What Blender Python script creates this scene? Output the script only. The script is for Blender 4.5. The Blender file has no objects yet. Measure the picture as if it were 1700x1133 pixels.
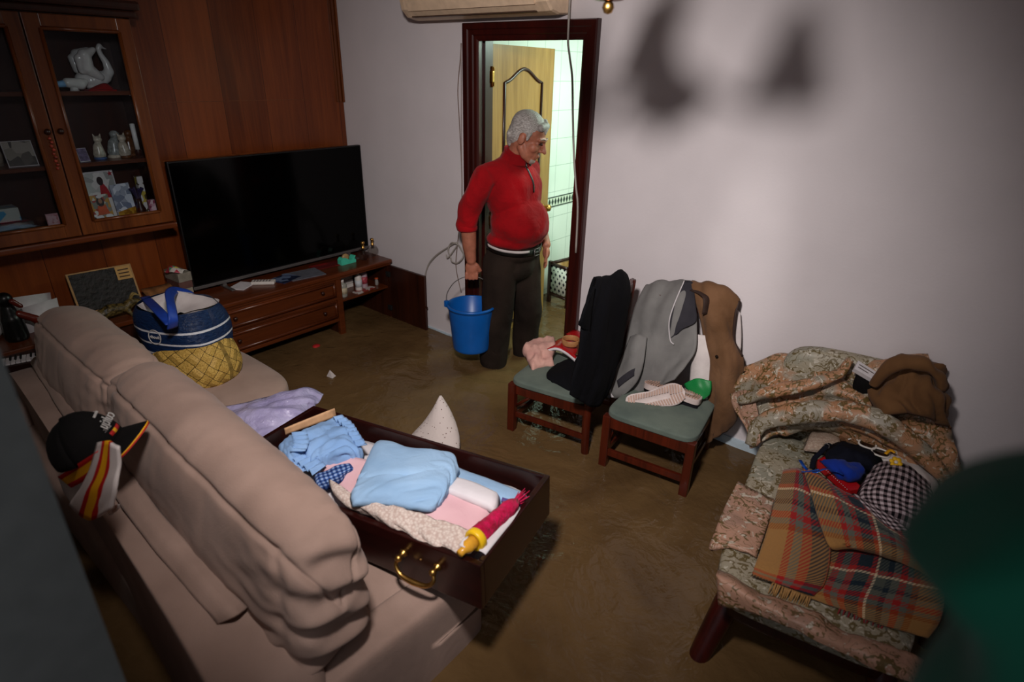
import bpy, bmesh, math, random
import numpy as np
from mathutils import Vector, Matrix, noise

# ------------------------------------------------------------------ camera, world, light, exposure
scene = bpy.context.scene
COL = scene.collection
random.seed(4)

cam_data = bpy.data.cameras.new('camera')
cam = bpy.data.objects.new('camera', cam_data)
COL.objects.link(cam)
cam_data.sensor_width = 36.0
cam_data.lens = 20.62
cam_data.clip_start = 0.02
CAM_LOC = Vector((3.721, -2.6585, 1.8643))
YAW, PITCH, ROLL = 0.678919577, 0.432045205, 0.0249984915
def camera_matrix():
    fwd = Vector((-math.sin(YAW) * math.cos(PITCH), math.cos(YAW) * math.cos(PITCH), -math.sin(PITCH)))
    right = Vector((math.cos(YAW), math.sin(YAW), 0))
    down = fwd.cross(right)
    c, s = math.cos(ROLL), math.sin(ROLL)
    r2 = right * c - down * s
    d2 = right * s + down * c
    m = Matrix.Identity(4)
    for i in range(3):
        m[i][0] = r2[i]; m[i][1] = -d2[i]; m[i][2] = -fwd[i]; m[i][3] = CAM_LOC[i]
    return m
cam.matrix_world = camera_matrix()
cam_data.dof.use_dof = True
cam_data.dof.focus_distance = 2.9
cam_data.dof.aperture_fstop = 2.4
scene.camera = cam

scene.view_settings.view_transform = 'Standard'
scene.view_settings.look = 'None'
scene.view_settings.gamma = 1.0
scene.view_settings.use_curve_mapping = False
scene.view_settings.exposure = 0.0

world = bpy.data.worlds.new('world')
scene.world = world
world.use_nodes = True
world.node_tree.nodes['Background'].inputs[0].default_value = (0.75, 0.8, 0.95, 1)
world.node_tree.nodes['Background'].inputs[1].default_value = 0.065

def lamp(name, kind, loc, target, power, color=(1, 1, 1), **kw):
    d = bpy.data.lights.new(name, kind)
    d.energy = power
    d.color = color
    for k, v in kw.items(): setattr(d, k, v)
    o = bpy.data.objects.new(name, d)
    COL.objects.link(o)
    o.location = loc
    o.rotation_euler = (Vector(target) - Vector(loc)).to_track_quat('-Z', 'Y').to_euler()
    return o
# work light held up beside the doorway, the only strong light in the living room
lamp('key_light', 'SPOT', (3.30, -2.40, 2.30), (1.88, -0.5, 0.8), 235, (1.0, 0.93, 0.91), spot_size=math.radians(103), spot_blend=1.0, shadow_soft_size=0.085)
# extra narrow spot added at the key light for the bright wall streak
beam = lamp('added_streak_spot', 'SPOT', (3.28, -2.38, 2.28), (2.92, 0.0, 0.98), 60, (1.0, 0.95, 0.92), spot_size=math.radians(30), spot_blend=1.0, shadow_soft_size=0.07)
beam.scale = (0.35, 1.0, 1.0)
# weak fill lamp added behind the camera to lift the shadows
lamp('hallway_fill', 'AREA', (3.75, -3.6, 2.0), (3.0, 0.0, 0.9), 6, (0.95, 0.95, 1.0), shape='RECTANGLE', size=1.0, size_y=1.6)
# greenish tube light of the bathroom
lamp('bathroom_light', 'AREA', (2.15, 1.15, 2.2), (1.45, 1.1, 0.0), 42, (0.76, 1.0, 0.86), shape='RECTANGLE', size=0.7, size_y=0.9)

# ------------------------------------------------------------------ materials
def lin(h):
    if isinstance(h, str):
        h = h.lstrip('#'); h = [int(h[i:i + 2], 16) for i in (0, 2, 4)]
        return tuple((x / 255 / 12.92 if x / 255 <= 0.04045 else ((x / 255 + 0.055) / 1.055) ** 2.4) for x in h) + (1,)
    return tuple(h) + (1,) if len(h) == 3 else tuple(h)

class N:
    """small node builder"""
    def __init__(self, name):
        self.m = bpy.data.materials.new(name); self.m.use_nodes = True
        self.t = self.m.node_tree; self.b = self.t.nodes['Principled BSDF']
    def new(self, kind, **props):
        n = self.t.nodes.new(kind)
        for k, v in props.items(): setattr(n, k, v)
        return n
    def link(self, a, b): self.t.links.new(a, b)
    def coord(self, which='Object'):
        return self.new('ShaderNodeTexCoord').outputs[which]
    def mapping(self, src, scale=(1, 1, 1), rot=(0, 0, 0), loc=(0, 0, 0)):
        m = self.new('ShaderNodeMapping'); self.link(src, m.inputs[0])
        m.inputs['Scale'].default_value = scale; m.inputs['Rotation'].default_value = rot; m.inputs['Location'].default_value = loc
        return m.outputs[0]
    def noise(self, src, scale, detail=3, rough=0.5, dist=0.0):
        n = self.new('ShaderNodeTexNoise'); self.link(src, n.inputs['Vector'])
        n.inputs['Scale'].default_value = scale; n.inputs['Detail'].default_value = detail
        n.inputs['Roughness'].default_value = rough; n.inputs['Distortion'].default_value = dist
        return n.outputs[0]
    def ramp(self, src, stops, const=False):
        r = self.new('ShaderNodeValToRGB'); self.link(src, r.inputs[0])
        e = r.color_ramp.elements
        r.color_ramp.interpolation = 'CONSTANT' if const else 'LINEAR'
        while len(e) < len(stops): e.new(0.5)
        for el, (p, c) in zip(e, stops):
            el.position = p; el.color = lin(c) if not isinstance(c, (int, float)) else (c, c, c, 1)
        return r.outputs[0]
    def math(self, op, a, b=None, c=None):
        n = self.new('ShaderNodeMath', operation=op)
        for i, v in enumerate((a, b, c)):
            if v is None: continue
            if isinstance(v, (int, float)): n.inputs[i].default_value = v
            else: self.link(v, n.inputs[i])
        return n.outputs[0]
    def mix(self, fac, a, b, mode='MIX'):
        n = self.new('ShaderNodeMix', data_type='RGBA', blend_type=mode)
        for key, v in ((0, fac), (6, a), (7, b)):
            if isinstance(v, (int, float)): n.inputs[key].default_value = v
            elif isinstance(v, (str, tuple, list)): n.inputs[key].default_value = lin(v)
            else: self.link(v, n.inputs[key])
        return n.outputs[2]
    def sep(self, src):
        n = self.new('ShaderNodeSeparateXYZ'); self.link(src, n.inputs[0]); return n.outputs
    def base(self, c):
        i = self.b.inputs['Base Color']
        if isinstance(c, (str, tuple, list)): i.default_value = lin(c)
        else: self.link(c, i)
    def bump(self, src, strength=0.3, dist=0.01):
        n = self.new('ShaderNodeBump'); n.inputs['Strength'].default_value = strength; n.inputs['Distance'].default_value = dist
        self.link(src, n.inputs['Height']); self.link(n.outputs[0], self.b.inputs['Normal'])
    def set(self, rough=None, metal=None, spec=None, **kw):
        if rough is not None: self.b.inputs['Roughness'].default_value = rough
        if metal is not None: self.b.inputs['Metallic'].default_value = metal
        if spec is not None: self.b.inputs['Specular IOR Level'].default_value = spec
        for k, v in kw.items(): self.b.inputs[k.replace('_', ' ')].default_value = v
        return self

def plain(name, c, rough=0.55, metal=0.0, spec=0.4, vary=0.12, scale=30, bump=0.0, bscale=200, bdist=0.002):
    n = N(name); o = n.coord()
    f = n.noise(o, scale, 3)
    d = tuple(max(0, x * (1 - vary * 2)) for x in lin(c)[:3])
    u = tuple(min(1, x * (1 + vary)) for x in lin(c)[:3])
    n.base(n.ramp(f, [(0.3, d), (0.7, u)])); n.set(rough, metal, spec)
    if bump: n.bump(n.noise(o, bscale, 3), bump, bdist)
    return n.m

def cloth(name, c, c2=None, scale=6, wrinkle=0.5, wscale=9, weave=0.25, rough=0.9):
    n = N(name); o = n.coord()
    c2 = c2 or tuple(x * 0.8 for x in lin(c)[:3])
    n.base(n.ramp(n.noise(o, scale, 4), [(0.35, c2), (0.62, c)])); n.set(rough, 0, 0.15)
    h = n.math('ADD', n.math('MULTIPLY', n.noise(o, wscale, 4, 0.55, 0.6), wrinkle), n.math('MULTIPLY', n.noise(o, 420, 2), weave * 0.15))
    n.bump(h, 0.6, 0.02)
    if max(lin(c)[:3]) > 0.05: n.b.inputs['Sheen Weight'].default_value = 0.05
    return n.m

def wood(name, dark, light, axis='z', scale=1.0, rough=0.35, spec=0.4, coat=0.0, fine=60):
    n = N(name); o = n.coord()
    s = {'x': (0.6, 9, 9), 'y': (9, 0.6, 9), 'z': (9, 9, 0.6)}[axis]
    v = n.mapping(o, tuple(q * scale for q in s))
    f = n.noise(v, 2.2, 6, 0.6, 0.7)
    s2 = {'x': (1.5, fine, fine), 'y': (fine, 1.5, fine), 'z': (fine, fine, 1.5)}[axis]
    g = n.noise(n.mapping(o, s2), 3, 2)
    f = n.math('ADD', n.math('MULTIPLY', f, 0.75), n.math('MULTIPLY', g, 0.25))
    n.base(n.ramp(f, [(0.3, dark), (0.68, light)])); n.set(rough, 0, spec)
    if coat: n.b.inputs['Coat Weight'].default_value = coat; n.b.inputs['Coat Roughness'].default_value = 0.2
    n.bump(g, 0.12, 0.002)
    return n.m

M = {}
# ------------------------------------------------------------------ mesh helpers
class MB:
    """collects verts / faces / uvs / material index of ONE mesh object"""
    def __init__(s): s.v = []; s.f = []; s.mi = []; s.uv = {}; s.sm = []
    def add(s, V, F, mi=0, uv=None, smooth=True):
        k = len(s.v)
        s.v += [tuple(map(float, p)) for p in V]
        for f in F:
            s.f.append(tuple(i + k for i in f)); s.mi.append(mi); s.sm.append(smooth)
        if uv is not None:
            for i, q in enumerate(uv): s.uv[i + k] = (float(q[0]), float(q[1]))
        return s
    def box(s, a, b, mi=0, bev=0.0, rot=None, piv=None):
        bm = bmesh.new(); bmesh.ops.create_cube(bm, size=1)
        a = Vector(a); b = Vector(b); c = (a + b) / 2; d = b - a
        for v in bm.verts: v.co = Vector((v.co.x * d.x, v.co.y * d.y, v.co.z * d.z)) + c
        if bev: bmesh.ops.bevel(bm, geom=bm.edges[:], offset=min(bev, min(map(abs, d)) * 0.45), segments=2, affect='EDGES', profile=0.6)
        if rot is not None:
            p = Vector(piv) if piv is not None else c
            for v in bm.verts: v.co = p + rot @ (v.co - p)
        bm.verts.index_update()
        s.add([v.co for v in bm.verts], [[v.index for v in f.verts] for f in bm.faces], mi, smooth=False)
        bm.free(); return s
    def lathe(s, prof, c=(0, 0, 0), n=24, mi=0, axis=None, sx=1, sy=1):
        V = []; F = []
        R = Vector((0, 0, 1)).rotation_difference(Vector(axis)).to_matrix() if axis is not None else Matrix.Identity(3)
        for r, z in prof:
            for i in range(n):
                a = 2 * math.pi * i / n
                V.append(R @ Vector((r * sx * math.cos(a), r * sy * math.sin(a), z)) + Vector(c))
        m = len(prof)
        for j in range(m - 1):
            for i in range(n):
                F.append((j * n + i, j * n + (i + 1) % n, (j + 1) * n + (i + 1) % n, (j + 1) * n + i))
        if prof[0][0] > 1e-6: F.append(tuple(range(n))[::-1])
        if prof[-1][0] > 1e-6: F.append(tuple((m - 1) * n + i for i in range(n)))
        return s.add(V, F, mi)
    def tube(s, pts, r, n=10, mi=0, smooth_path=6, flat=None, closed=False):
        P = crom(pts, smooth_path, closed) if smooth_path > 1 and len(pts) > 2 else np.array(pts, float)
        rr = np.array([r] * len(pts) if not hasattr(r, '__len__') else r, float)
        rr = np.interp(np.linspace(0, 1, len(P)), np.linspace(0, 1, len(rr)), rr)
        V = []; F = []
        T = np.gradient(P, axis=0)
        if closed: T[0] = P[1] - P[-1]; T[-1] = P[0] - P[-2]
        up = np.array((0, 0, 1.0)) if abs(T[0][2]) < 0.9 * np.linalg.norm(T[0]) else np.array((1.0, 0, 0))
        for p, t, q in zip(P, T, rr):
            t = t / (np.linalg.norm(t) + 1e-12)
            x = np.cross(up, t); x /= np.linalg.norm(x) + 1e-12; y = np.cross(t, x); up = y
            fx, fy = flat or (1, 1)
            for i in range(n):
                a = 2 * math.pi * i / n
                V.append(p + q * (fx * math.cos(a) * x + fy * math.sin(a) * y))
        m = len(P)
        for j in range(m if closed else m - 1):
            k = (j + 1) % m
            for i in range(n):
                F.append((j * n + i, j * n + (i + 1) % n, k * n + (i + 1) % n, k * n + i))
        if not closed:
            F.append(tuple(range(n))[::-1]); F.append(tuple((m - 1) * n + i for i in range(n)))
        return s.add(V, F, mi)
    def grid(s, G, thick=0.0, mi=0, uvs=(1, 1), closed_u=False, mi_back=None):
        """G: array m x n x 3 surface, optional thickness (shell)"""
        G = np.array(G, float); m, n = G.shape[:2]
        du = np.gradient(G, axis=1); dv = np.gradient(G, axis=0)
        nr = np.cross(du, dv); nr /= np.linalg.norm(nr, axis=2, keepdims=True) + 1e-12
        U, W = np.meshgrid(np.linspace(0, uvs[0], n), np.linspace(0, uvs[1], m))
        uv = np.stack([U, W], 2).reshape(-1, 2)
        def quads(off, rev):
            out = []
            for j in range(m - 1):
                for i in range(n - 1):
                    q = (off + j * n + i, off + j * n + i + 1, off + (j + 1) * n + i + 1, off + (j + 1) * n + i)
                    out.append(q[::-1] if rev else q)
            return out
        if thick <= 0:
            return s.add(G.reshape(-1, 3), quads(0, False), mi, uv)
        A = (G + nr * thick / 2).reshape(-1, 3); B = (G - nr * thick / 2).reshape(-1, 3)
        F = quads(0, False); FB = quads(m * n, True)
        rim = [j * n for j in range(m)] + [(m - 1) * n + i for i in range(1, n)] + [j * n + n - 1 for j in range(m - 2, -1, -1)] + list(range(n - 2, 0, -1))
        R = [(rim[k], rim[(k + 1) % len(rim)], rim[(k + 1) % len(rim)] + m * n, rim[k] + m * n) for k in range(len(rim))]
        k0 = len(s.f)
        s.add(np.vstack([A, B]), F + FB + R, mi, np.vstack([uv, uv]))
        if mi_back is not None:
            for k in range(k0 + len(F), k0 + len(F) + len(FB)): s.mi[k] = mi_back
        return s
    def build(s, name, mats, parent=None, world=True):
        me = bpy.data.meshes.new(name)
        V = s.v
        if parent is not None and world:
            inv = root_matrix(parent).inverted()
            V = [tuple(inv @ Vector(p)) for p in V]
        me.from_pydata(V, [], s.f); me.update()
        for m_ in (mats if isinstance(mats, (list, tuple)) else [mats]): me.materials.append(m_)
        me.polygons.foreach_set('material_index', s.mi)
        me.polygons.foreach_set('use_smooth', s.sm)
        if s.uv:
            l = me.uv_layers.new(name='UVMap')
            for lp in me.loops: l.data[lp.index].uv = s.uv.get(lp.vertex_index, (0, 0))
        bm = bmesh.new(); bm.from_mesh(me); bmesh.ops.recalc_face_normals(bm, faces=bm.faces[:]); bm.to_mesh(me); bm.free()
        o = bpy.data.objects.new(name, me); COL.objects.link(o)
        if parent is not None: o.parent = parent
        return o

def root_matrix(o):
    m = Matrix.Identity(4)
    while o is not None:
        m = (Matrix.LocRotScale(o.location, o.rotation_euler, o.scale)) @ m
        o = o.parent
    return m

def crom1(P, sub, closed=False):
    P = np.array(P, float); n = len(P)
    if n < 2: return P
    out = []
    segs = n if closed else n - 1
    for i in range(segs):
        if closed: p0, p1, p2, p3 = P[(i - 1) % n], P[i], P[(i + 1) % n], P[(i + 2) % n]
        else:
            p1, p2 = P[i], P[i + 1]
            p0 = P[i - 1] if i > 0 else 2 * p1 - p2
            p3 = P[i + 2] if i + 2 < n else 2 * p2 - p1
        for k in range(sub):
            t = k / sub
            out.append(0.5 * ((2 * p1) + (-p0 + p2) * t + (2 * p0 - 5 * p1 + 4 * p2 - p3) * t * t + (-p0 + 3 * p1 - 3 * p2 + p3) * t ** 3))
    if not closed: out.append(P[-1])
    return np.array(out)
crom = crom1

def surface(rows, sub=(6, 6)):
    """tensor Catmull-Rom through control rows"""
    n = max(len(r) for r in rows)
    R = []
    for r in rows:
        r = np.array(r, float)
        if len(r) < n:
            q = np.linspace(0, len(r) - 1, n)
            r = np.stack([np.interp(q, np.arange(len(r)), r[:, k]) for k in range(3)], 1)
        R.append(crom(r, sub[1]))
    R = np.array(R)
    return crom(R, sub[0])

def ripple(G, amp=0.006, freq=8, seed=0, along=0, aniso=3.0, detail=0.35):
    """cloth folds: noise along the surface normal, stretched along one direction"""
    G = np.array(G, float); m, n = G.shape[:2]
    du = np.gradient(G, axis=1); dv = np.gradient(G, axis=0)
    nr = np.cross(du, dv); nr /= np.linalg.norm(nr, axis=2, keepdims=True) + 1e-12
    Lu = np.cumsum(np.linalg.norm(du, axis=2), axis=1); Lv = np.cumsum(np.linalg.norm(dv, axis=2), axis=0)
    for j in range(m):
        for i in range(n):
            a, b = Lu[j, i] * freq, Lv[j, i] * freq
            if along == 0: b /= aniso
            else: a /= aniso
            h = noise.noise(Vector((a, b, seed * 7.3))) + detail * noise.noise(Vector((a * 2.3, b * 2.3, seed * 3.1 + 9)))
            G[j, i] += nr[j, i] * h * amp
    return G

def sheet(name, rows, mat, parent=None, sub=(6, 6), thick=0.004, amp=0.006, freq=8, seed=0, along=0, aniso=3.0, uvs=(1, 1), mats=None, detail=0.35):
    G = surface(rows, sub)
    if amp: G = ripple(G, amp, freq, seed, along, aniso, detail)
    b = MB(); b.grid(G, thick, 0, uvs)
    return b.build(name, mats or mat, parent)

def loft(b, rings, sub=(6, 4), mi=0, cap=True, uvs=(1, 1)):
    """closed rings (same count) -> smooth tube with caps"""
    R = np.array([crom(r, sub[1], True) for r in rings])
    R = crom(R, sub[0]) if sub[0] > 1 else R
    m, n = R.shape[:2]
    V = R.reshape(-1, 3)
    F = [(j * n + i, j * n + (i + 1) % n, (j + 1) * n + (i + 1) % n, (j + 1) * n + i) for j in range(m - 1) for i in range(n)]
    uv = [((i / n) * uvs[0], (j / (m - 1)) * uvs[1]) for j in range(m) for i in range(n)]
    V = list(map(tuple, V))
    if cap:
        V += [tuple(R[0].mean(0)), tuple(R[-1].mean(0))]
        uv += [(0, 0), (0, 1)]
        k = m * n
        F += [(k, (i + 1) % n, i) for i in range(n)] + [(k + 1, (m - 1) * n + i, (m - 1) * n + (i + 1) % n) for i in range(n)]
    return b.add(V, F, mi, uv)

def ring(c, rx, ry, n=10, rot=0.0, e=2.0, tilt=None):
    out = []
    for i in range(n):
        a = 2 * math.pi * i / n
        ca, sa = math.cos(a), math.sin(a)
        x = rx * math.copysign(abs(ca) ** (2 / e), ca); y = ry * math.copysign(abs(sa) ** (2 / e), sa)
        p = Vector((x * math.cos(rot) - y * math.sin(rot), x * math.sin(rot) + y * math.cos(rot), 0))
        if tilt is not None: p = tilt @ p
        out.append(tuple(p + Vector(c)))
    return out

def pillow(b, a, c, ex=3.5, bulge=(0.02, 0.02, 0.02), n=26, mi=0, fn=None, rot=None, piv=None):
    """soft rounded box between corners a and c (superellipsoid-like, cube-sphere topology)"""
    a = Vector(a); c = Vector(c); ctr = (a + c) / 2; h = (c - a) / 2
    bm = bmesh.new(); bmesh.ops.create_cube(bm, size=2)
    bmesh.ops.subdivide_edges(bm, edges=bm.edges[:], cuts=n, use_grid_fill=True)
    for v in bm.verts:
        x, y, z = v.co
        L = (abs(x) ** ex + abs(y) ** ex + abs(z) ** ex) ** (1 / ex)
        x, y, z = x / L, y / L, z / L
        p = Vector((x * (h.x + bulge[0] * (1 - y * y) * (1 - z * z)), y * (h.y + bulge[1] * (1 - x * x) * (1 - z * z)), z * (h.z + bulge[2] * (1 - x * x) * (1 - y * y))))
        p = ctr + p
        if fn: p = Vector(fn(p, (x, y, z)))
        if rot is not None: q = Vector(piv) if piv is not None else ctr; p = q + rot @ (p - q)
        v.co = p
    bm.verts.index_update()
    b.add([v.co for v in bm.verts], [[v.index for v in f.verts] for f in bm.faces], mi)
    bm.free(); return b

def blob(name, prims, mat, parent=None, voxel=0.006, smooth=4, extra=None, post=None):
    """smooth union of capsules and ellipsoids as ONE continuous surface"""
    bm = bmesh.new()
    def ell(c, r, rot=None):
        k = bmesh.ops.create_icosphere(bm, subdivisions=3, radius=1.0)['verts']
        for v in k:
            p = Vector((v.co.x * r[0], v.co.y * r[1], v.co.z * r[2]))
            if rot is not None: p = rot @ p
            v.co = p + Vector(c)
    def cap(p, q, r0, r1):
        p = Vector(p); q = Vector(q); d = q - p; L = d.length
        R = Vector((0, 0, 1)).rotation_difference(d).to_matrix() if L > 1e-9 else Matrix.Identity(3)
        k = bmesh.ops.create_icosphere(bm, subdivisions=3, radius=1.0)['verts']
        for v in k:
            t = v.co.copy()
            if t.z > 0: w = Vector((t.x * r1, t.y * r1, L + t.z * r1))
            else: w = Vector((t.x * r0, t.y * r0, t.z * r0))
            v.co = p + R @ w
    for pr in prims:
        if pr[0] == 'e': ell(*pr[1:])
        else:
            pts, rs = pr[1], pr[2]
            for i in range(len(pts) - 1): cap(pts[i], pts[i + 1], rs[i], rs[i + 1])
    me = bpy.data.meshes.new(name + '_src'); bm.to_mesh(me); bm.free()
    o = bpy.data.objects.new(name + '_src', me); COL.objects.link(o)
    r = o.modifiers.new('r', 'REMESH'); r.mode = 'VOXEL'; r.voxel_size = voxel; r.use_smooth_shade = True
    if smooth:
        s = o.modifiers.new('s', 'SMOOTH'); s.factor = 0.5; s.iterations = smooth
    dg = bpy.context.evaluated_depsgraph_get(); dg.update()
    out = bpy.data.meshes.new_from_object(o.evaluated_get(dg))
    bpy.data.objects.remove(o); bpy.data.meshes.remove(me)
    co = np.empty(len(out.vertices) * 3); out.vertices.foreach_get('co', co); co = co.reshape(-1, 3)
    if post is not None: co = post(co)
    if parent is not None:
        inv = np.array(root_matrix(parent).inverted()); co = co @ inv[:3, :3].T + inv[:3, 3]
    out.vertices.foreach_set('co', co.reshape(-1)); out.update()
    out.name = name
    out.materials.clear()
    for m_ in (mat if isinstance(mat, (list, tuple)) else [mat]): out.materials.append(m_)
    out.polygons.foreach_set('use_smooth', [True] * len(out.polygons))
    ob = bpy.data.objects.new(name, out); COL.objects.link(ob)
    if parent is not None: ob.parent = parent
    return ob

def tag(o, label=None, cat=None, group=None, kind=None):
    if label: o['label'] = label
    if cat: o['category'] = cat
    if group: o['group'] = group
    if kind: o['kind'] = kind
    return o
def thing(name, label, cat, loc=(0, 0, 0), rotz=0.0, group=None):
    o = bpy.data.objects.new(name, None); o.empty_display_size = 0.05
    COL.objects.link(o); o.location = loc; o.rotation_euler = (0, 0, rotz)
    return tag(o, label, cat, group)
def struct(o, label=None): o['kind'] = 'structure'; return tag(o, label) if label else o
def writing(name, body, size, loc, xdir, up, mat, parent=None, extr=0.0006, align='CENTER'):
    """raised lettering lying in the plane spanned by xdir and up"""
    c = bpy.data.curves.new(name, 'FONT'); c.body = body; c.size = size; c.extrude = extr; c.align_x = align; c.align_y = 'CENTER'
    o = bpy.data.objects.new(name, c); COL.objects.link(o)
    dg = bpy.context.evaluated_depsgraph_get(); dg.update()
    me = bpy.data.meshes.new_from_object(o.evaluated_get(dg)); bpy.data.objects.remove(o); bpy.data.curves.remove(c)
    x = Vector(xdir).normalized(); z = x.cross(Vector(up)).normalized(); y = z.cross(x)
    m = Matrix.Identity(4)
    for i in range(3): m[i][0] = x[i]; m[i][1] = y[i]; m[i][2] = z[i]; m[i][3] = loc[i]
    if parent is not None: m = root_matrix(parent).inverted() @ m
    me.transform(m); me.name = name; me.materials.append(mat)
    ob = bpy.data.objects.new(name, me); COL.objects.link(ob)
    if parent is not None: ob.parent = parent
    return ob
def rotz(a): return Matrix.Rotation(a, 3, 'Z')

# ------------------------------------------------------------------ materials of the room
def wall_mat(name, c):
    n = N(name); o = n.coord()
    n.base(n.ramp(n.noise(o, 3, 4), [(0.3, tuple(x * 0.93 for x in lin(c)[:3])), (0.7, c)])); n.set(0.75, 0, 0.25)
    n.bump(n.noise(o, 90, 4, 0.6), 0.18, 0.004); return n.m
M['wall'] = wall_mat('plaster', '#d2cacb')
M['ceiling'] = wall_mat('ceiling_paint', '#c9c4c2')
M['floor'] = plain('floor_tiles', '#5a4630', 0.5)
M['mahog'] = wood('mahogany', '#1c0504', '#3e0f09', 'z', 1.0, 0.32, 0.45, 0.15)
M['mahogx'] = wood('mahogany_lengthwise', '#1c0504', '#3e0f09', 'x', 1.0, 0.32, 0.45, 0.15)
M['unit'] = wood('wall_unit_wood', '#48200a', '#753d17', 'z', 1.0, 0.3, 0.4, 0.1)
M['unity'] = wood('wall_unit_wood_lengthwise', '#3e1a08', '#662f12', 'y', 1.0, 0.3, 0.4, 0.1)
M['unitdark'] = wood('wall_unit_dark_wood', '#1e0b05', '#3a180b', 'z', 1.0, 0.35, 0.4)
M['black'] = plain('black_gap', '#050404', 0.8)
M['brass'] = plain('brass', '#d3a45a', 0.34, 1.0, vary=0.08)
M['white_plastic'] = plain('white_plastic', '#cfc8c0', 0.4, vary=0.04)
M['bronze'] = plain('bronze', '#6a3a1c', 0.3, 1.0, vary=0.1)

def tile_mat():
    n = N('bathroom_tiles'); o = n.coord()
    x, y, z = n.sep(o)[:3]
    fr = n.math('FRACT', n.math('DIVIDE', z, 0.2)); fy = n.math('FRACT', n.math('DIVIDE', n.math('ADD', n.math('ADD', x, y), 3.0), 0.2))
    j = n.math('MAXIMUM', n.math('LESS_THAN', fr, 0.02), n.math('LESS_THAN', fy, 0.02))
    n.base(n.mix(j, '#dfe6dc', '#a8b4aa')); n.set(0.12, 0, 0.5)
    w = n.noise(o, 2.5, 2)
    n.bump(w, 0.12, 0.05); return n.m
M['tile'] = tile_mat()

# ------------------------------------------------------------------ shell
def slab(name, boxes, mat):
    b = MB()
    for q in boxes: b.box(*q)
    return struct(b.build(name, mat))
slab('floor', [((-0.2, -4.2, -0.1), (4.8, 2.6, 0.0))], M['floor'])
slab('wall_left', [((-0.12, -2.8, 0), (0.0, 0.12, 2.5))], M['wall'])
DX0, DX1, DH = 1.285, 1.99, 2.02            # door opening
slab('wall_back', [((0, 0, 0), (DX0 - 0.03, 0.12, 2.5)), ((DX1 + 0.03, 0, 0), (4.72, 0.12, 2.5)), ((DX0 - 0.03, 0, DH + 0.03), (DX1 + 0.03, 0.12, 2.5))], M['wall'])
slab('wall_right', [((4.6, -2.8, 0), (4.72, 0.0, 2.5))], M['wall'])
slab('wall_front', [((0, -2.80, 0), (2.97, -2.575, 2.5)), ((4.25, -2.80, 0), (4.6, -2.575, 2.5)), ((2.97, -2.80, 2.15), (4.25, -2.575, 2.5))], M['wall'])
slab('ceiling', [((-0.12, -2.8, 2.5), (4.72, 0.12, 2.6))], M['ceiling'])
slab('trim_3', [((2.945, -2.80, 0), (2.972, -2.57, 2.15)), ((4.248, -2.80, 0), (4.275, -2.57, 2.15))], plain('grey_jamb_lining', '#6d716f', 0.6, vary=0.05))  # doorway lining in one even grey, darker than the walls
# bathroom beyond the door
slab('wall_bathroom_left', [((0.88, 0.12, 0), (1.0, 2.4, 2.45))], M['tile'])
slab('wall_bathroom_back', [((0.88, 2.4, 0), (3.0, 2.52, 2.45))], M['tile'])
slab('wall_bathroom_right', [((2.9, 0.12, 0), (3.0, 2.4, 2.45))], M['tile'])
slab('ceiling_bathroom', [((0.88, 0.12, 2.3), (3.0, 2.52, 2.4))], M['ceiling'])
def frieze_mat():
    n = N('tile_frieze'); o = n.coord(); x, y, z = n.sep(o)[:3]
    s = n.math('ADD', x, y)
    d = n.math('ABSOLUTE', n.math('SUBTRACT', n.math('FRACT', n.math('DIVIDE', s, 0.04)), 0.5))
    zz = n.math('ABSOLUTE', n.math('DIVIDE', n.math('SUBTRACT', z, 0.925), 0.075))
    dia = n.math('LESS_THAN', n.math('ADD', d, zz), 0.42)
    edge = n.math('GREATER_THAN', zz, 0.42)
    n.base(n.mix(n.math('MAXIMUM', dia, edge), '#cfd6c4', '#25352f')); n.set(0.15); return n.m
slab('trim_2', [((1.0, 0.14, 0.885), (1.006, 2.4, 0.965)), ((1.0, 2.394, 0.885), (2.9, 2.4, 0.965))], frieze_mat())

# baseboard along the back wall, standing a hand above the water
M['baseboard'] = plain('pale_blue_tile', '#b9c9d2', 0.25, vary=0.05)
slab('baseboard_back', [((DX1 + 0.10, -0.012, 0), (4.6, 0, 0.205)), ((0.0, -0.012, 0), (DX0 - 0.14, 0, 0.17))], M['baseboard'])

# door casing swept round the opening, with mitred corners
def casing():
    prof = [(-0.0, 0.0), (-0.0, 0.012), (0.012, 0.018), (0.03, 0.02), (0.036, 0.028), (0.062, 0.030), (0.068, 0.038), (0.098, 0.040), (0.104, 0.030), (0.104, 0.0)]
    rows = []
    for o, p in prof:
        o -= 0.016
        rows.append([(DX0 - o, -p, 0), (DX0 - o, -p, DH + o * 0.85), (DX1 + o * 0.85, -p, DH + o * 0.85), (DX1 + o * 0.85, -p, 0)])
    b = MB()
    R = np.array(rows)
    for j in range(len(R) - 1):
        for i in range(3):
            b.add([R[j, i], R[j, i + 1], R[j + 1, i + 1], R[j + 1, i]], [(0, 1, 2, 3)], smooth=False)
    # lining of the opening
    b.box((DX0 - 0.03, 0.0, 0), (DX0, 0.125, DH)); b.box((DX1, 0.0, 0), (DX1 + 0.03, 0.125, DH)); b.box((DX0 - 0.03, 0.0, DH), (DX1 + 0.03, 0.125, DH + 0.03))
    b.box((DX0, 0.045, 0), (DX0 + 0.014, 0.08, DH)); b.box((DX1 - 0.014, 0.045, 0), (DX1, 0.08, DH))
    return struct(b.build('trim_1', M['mahog']))
casing()

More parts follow.
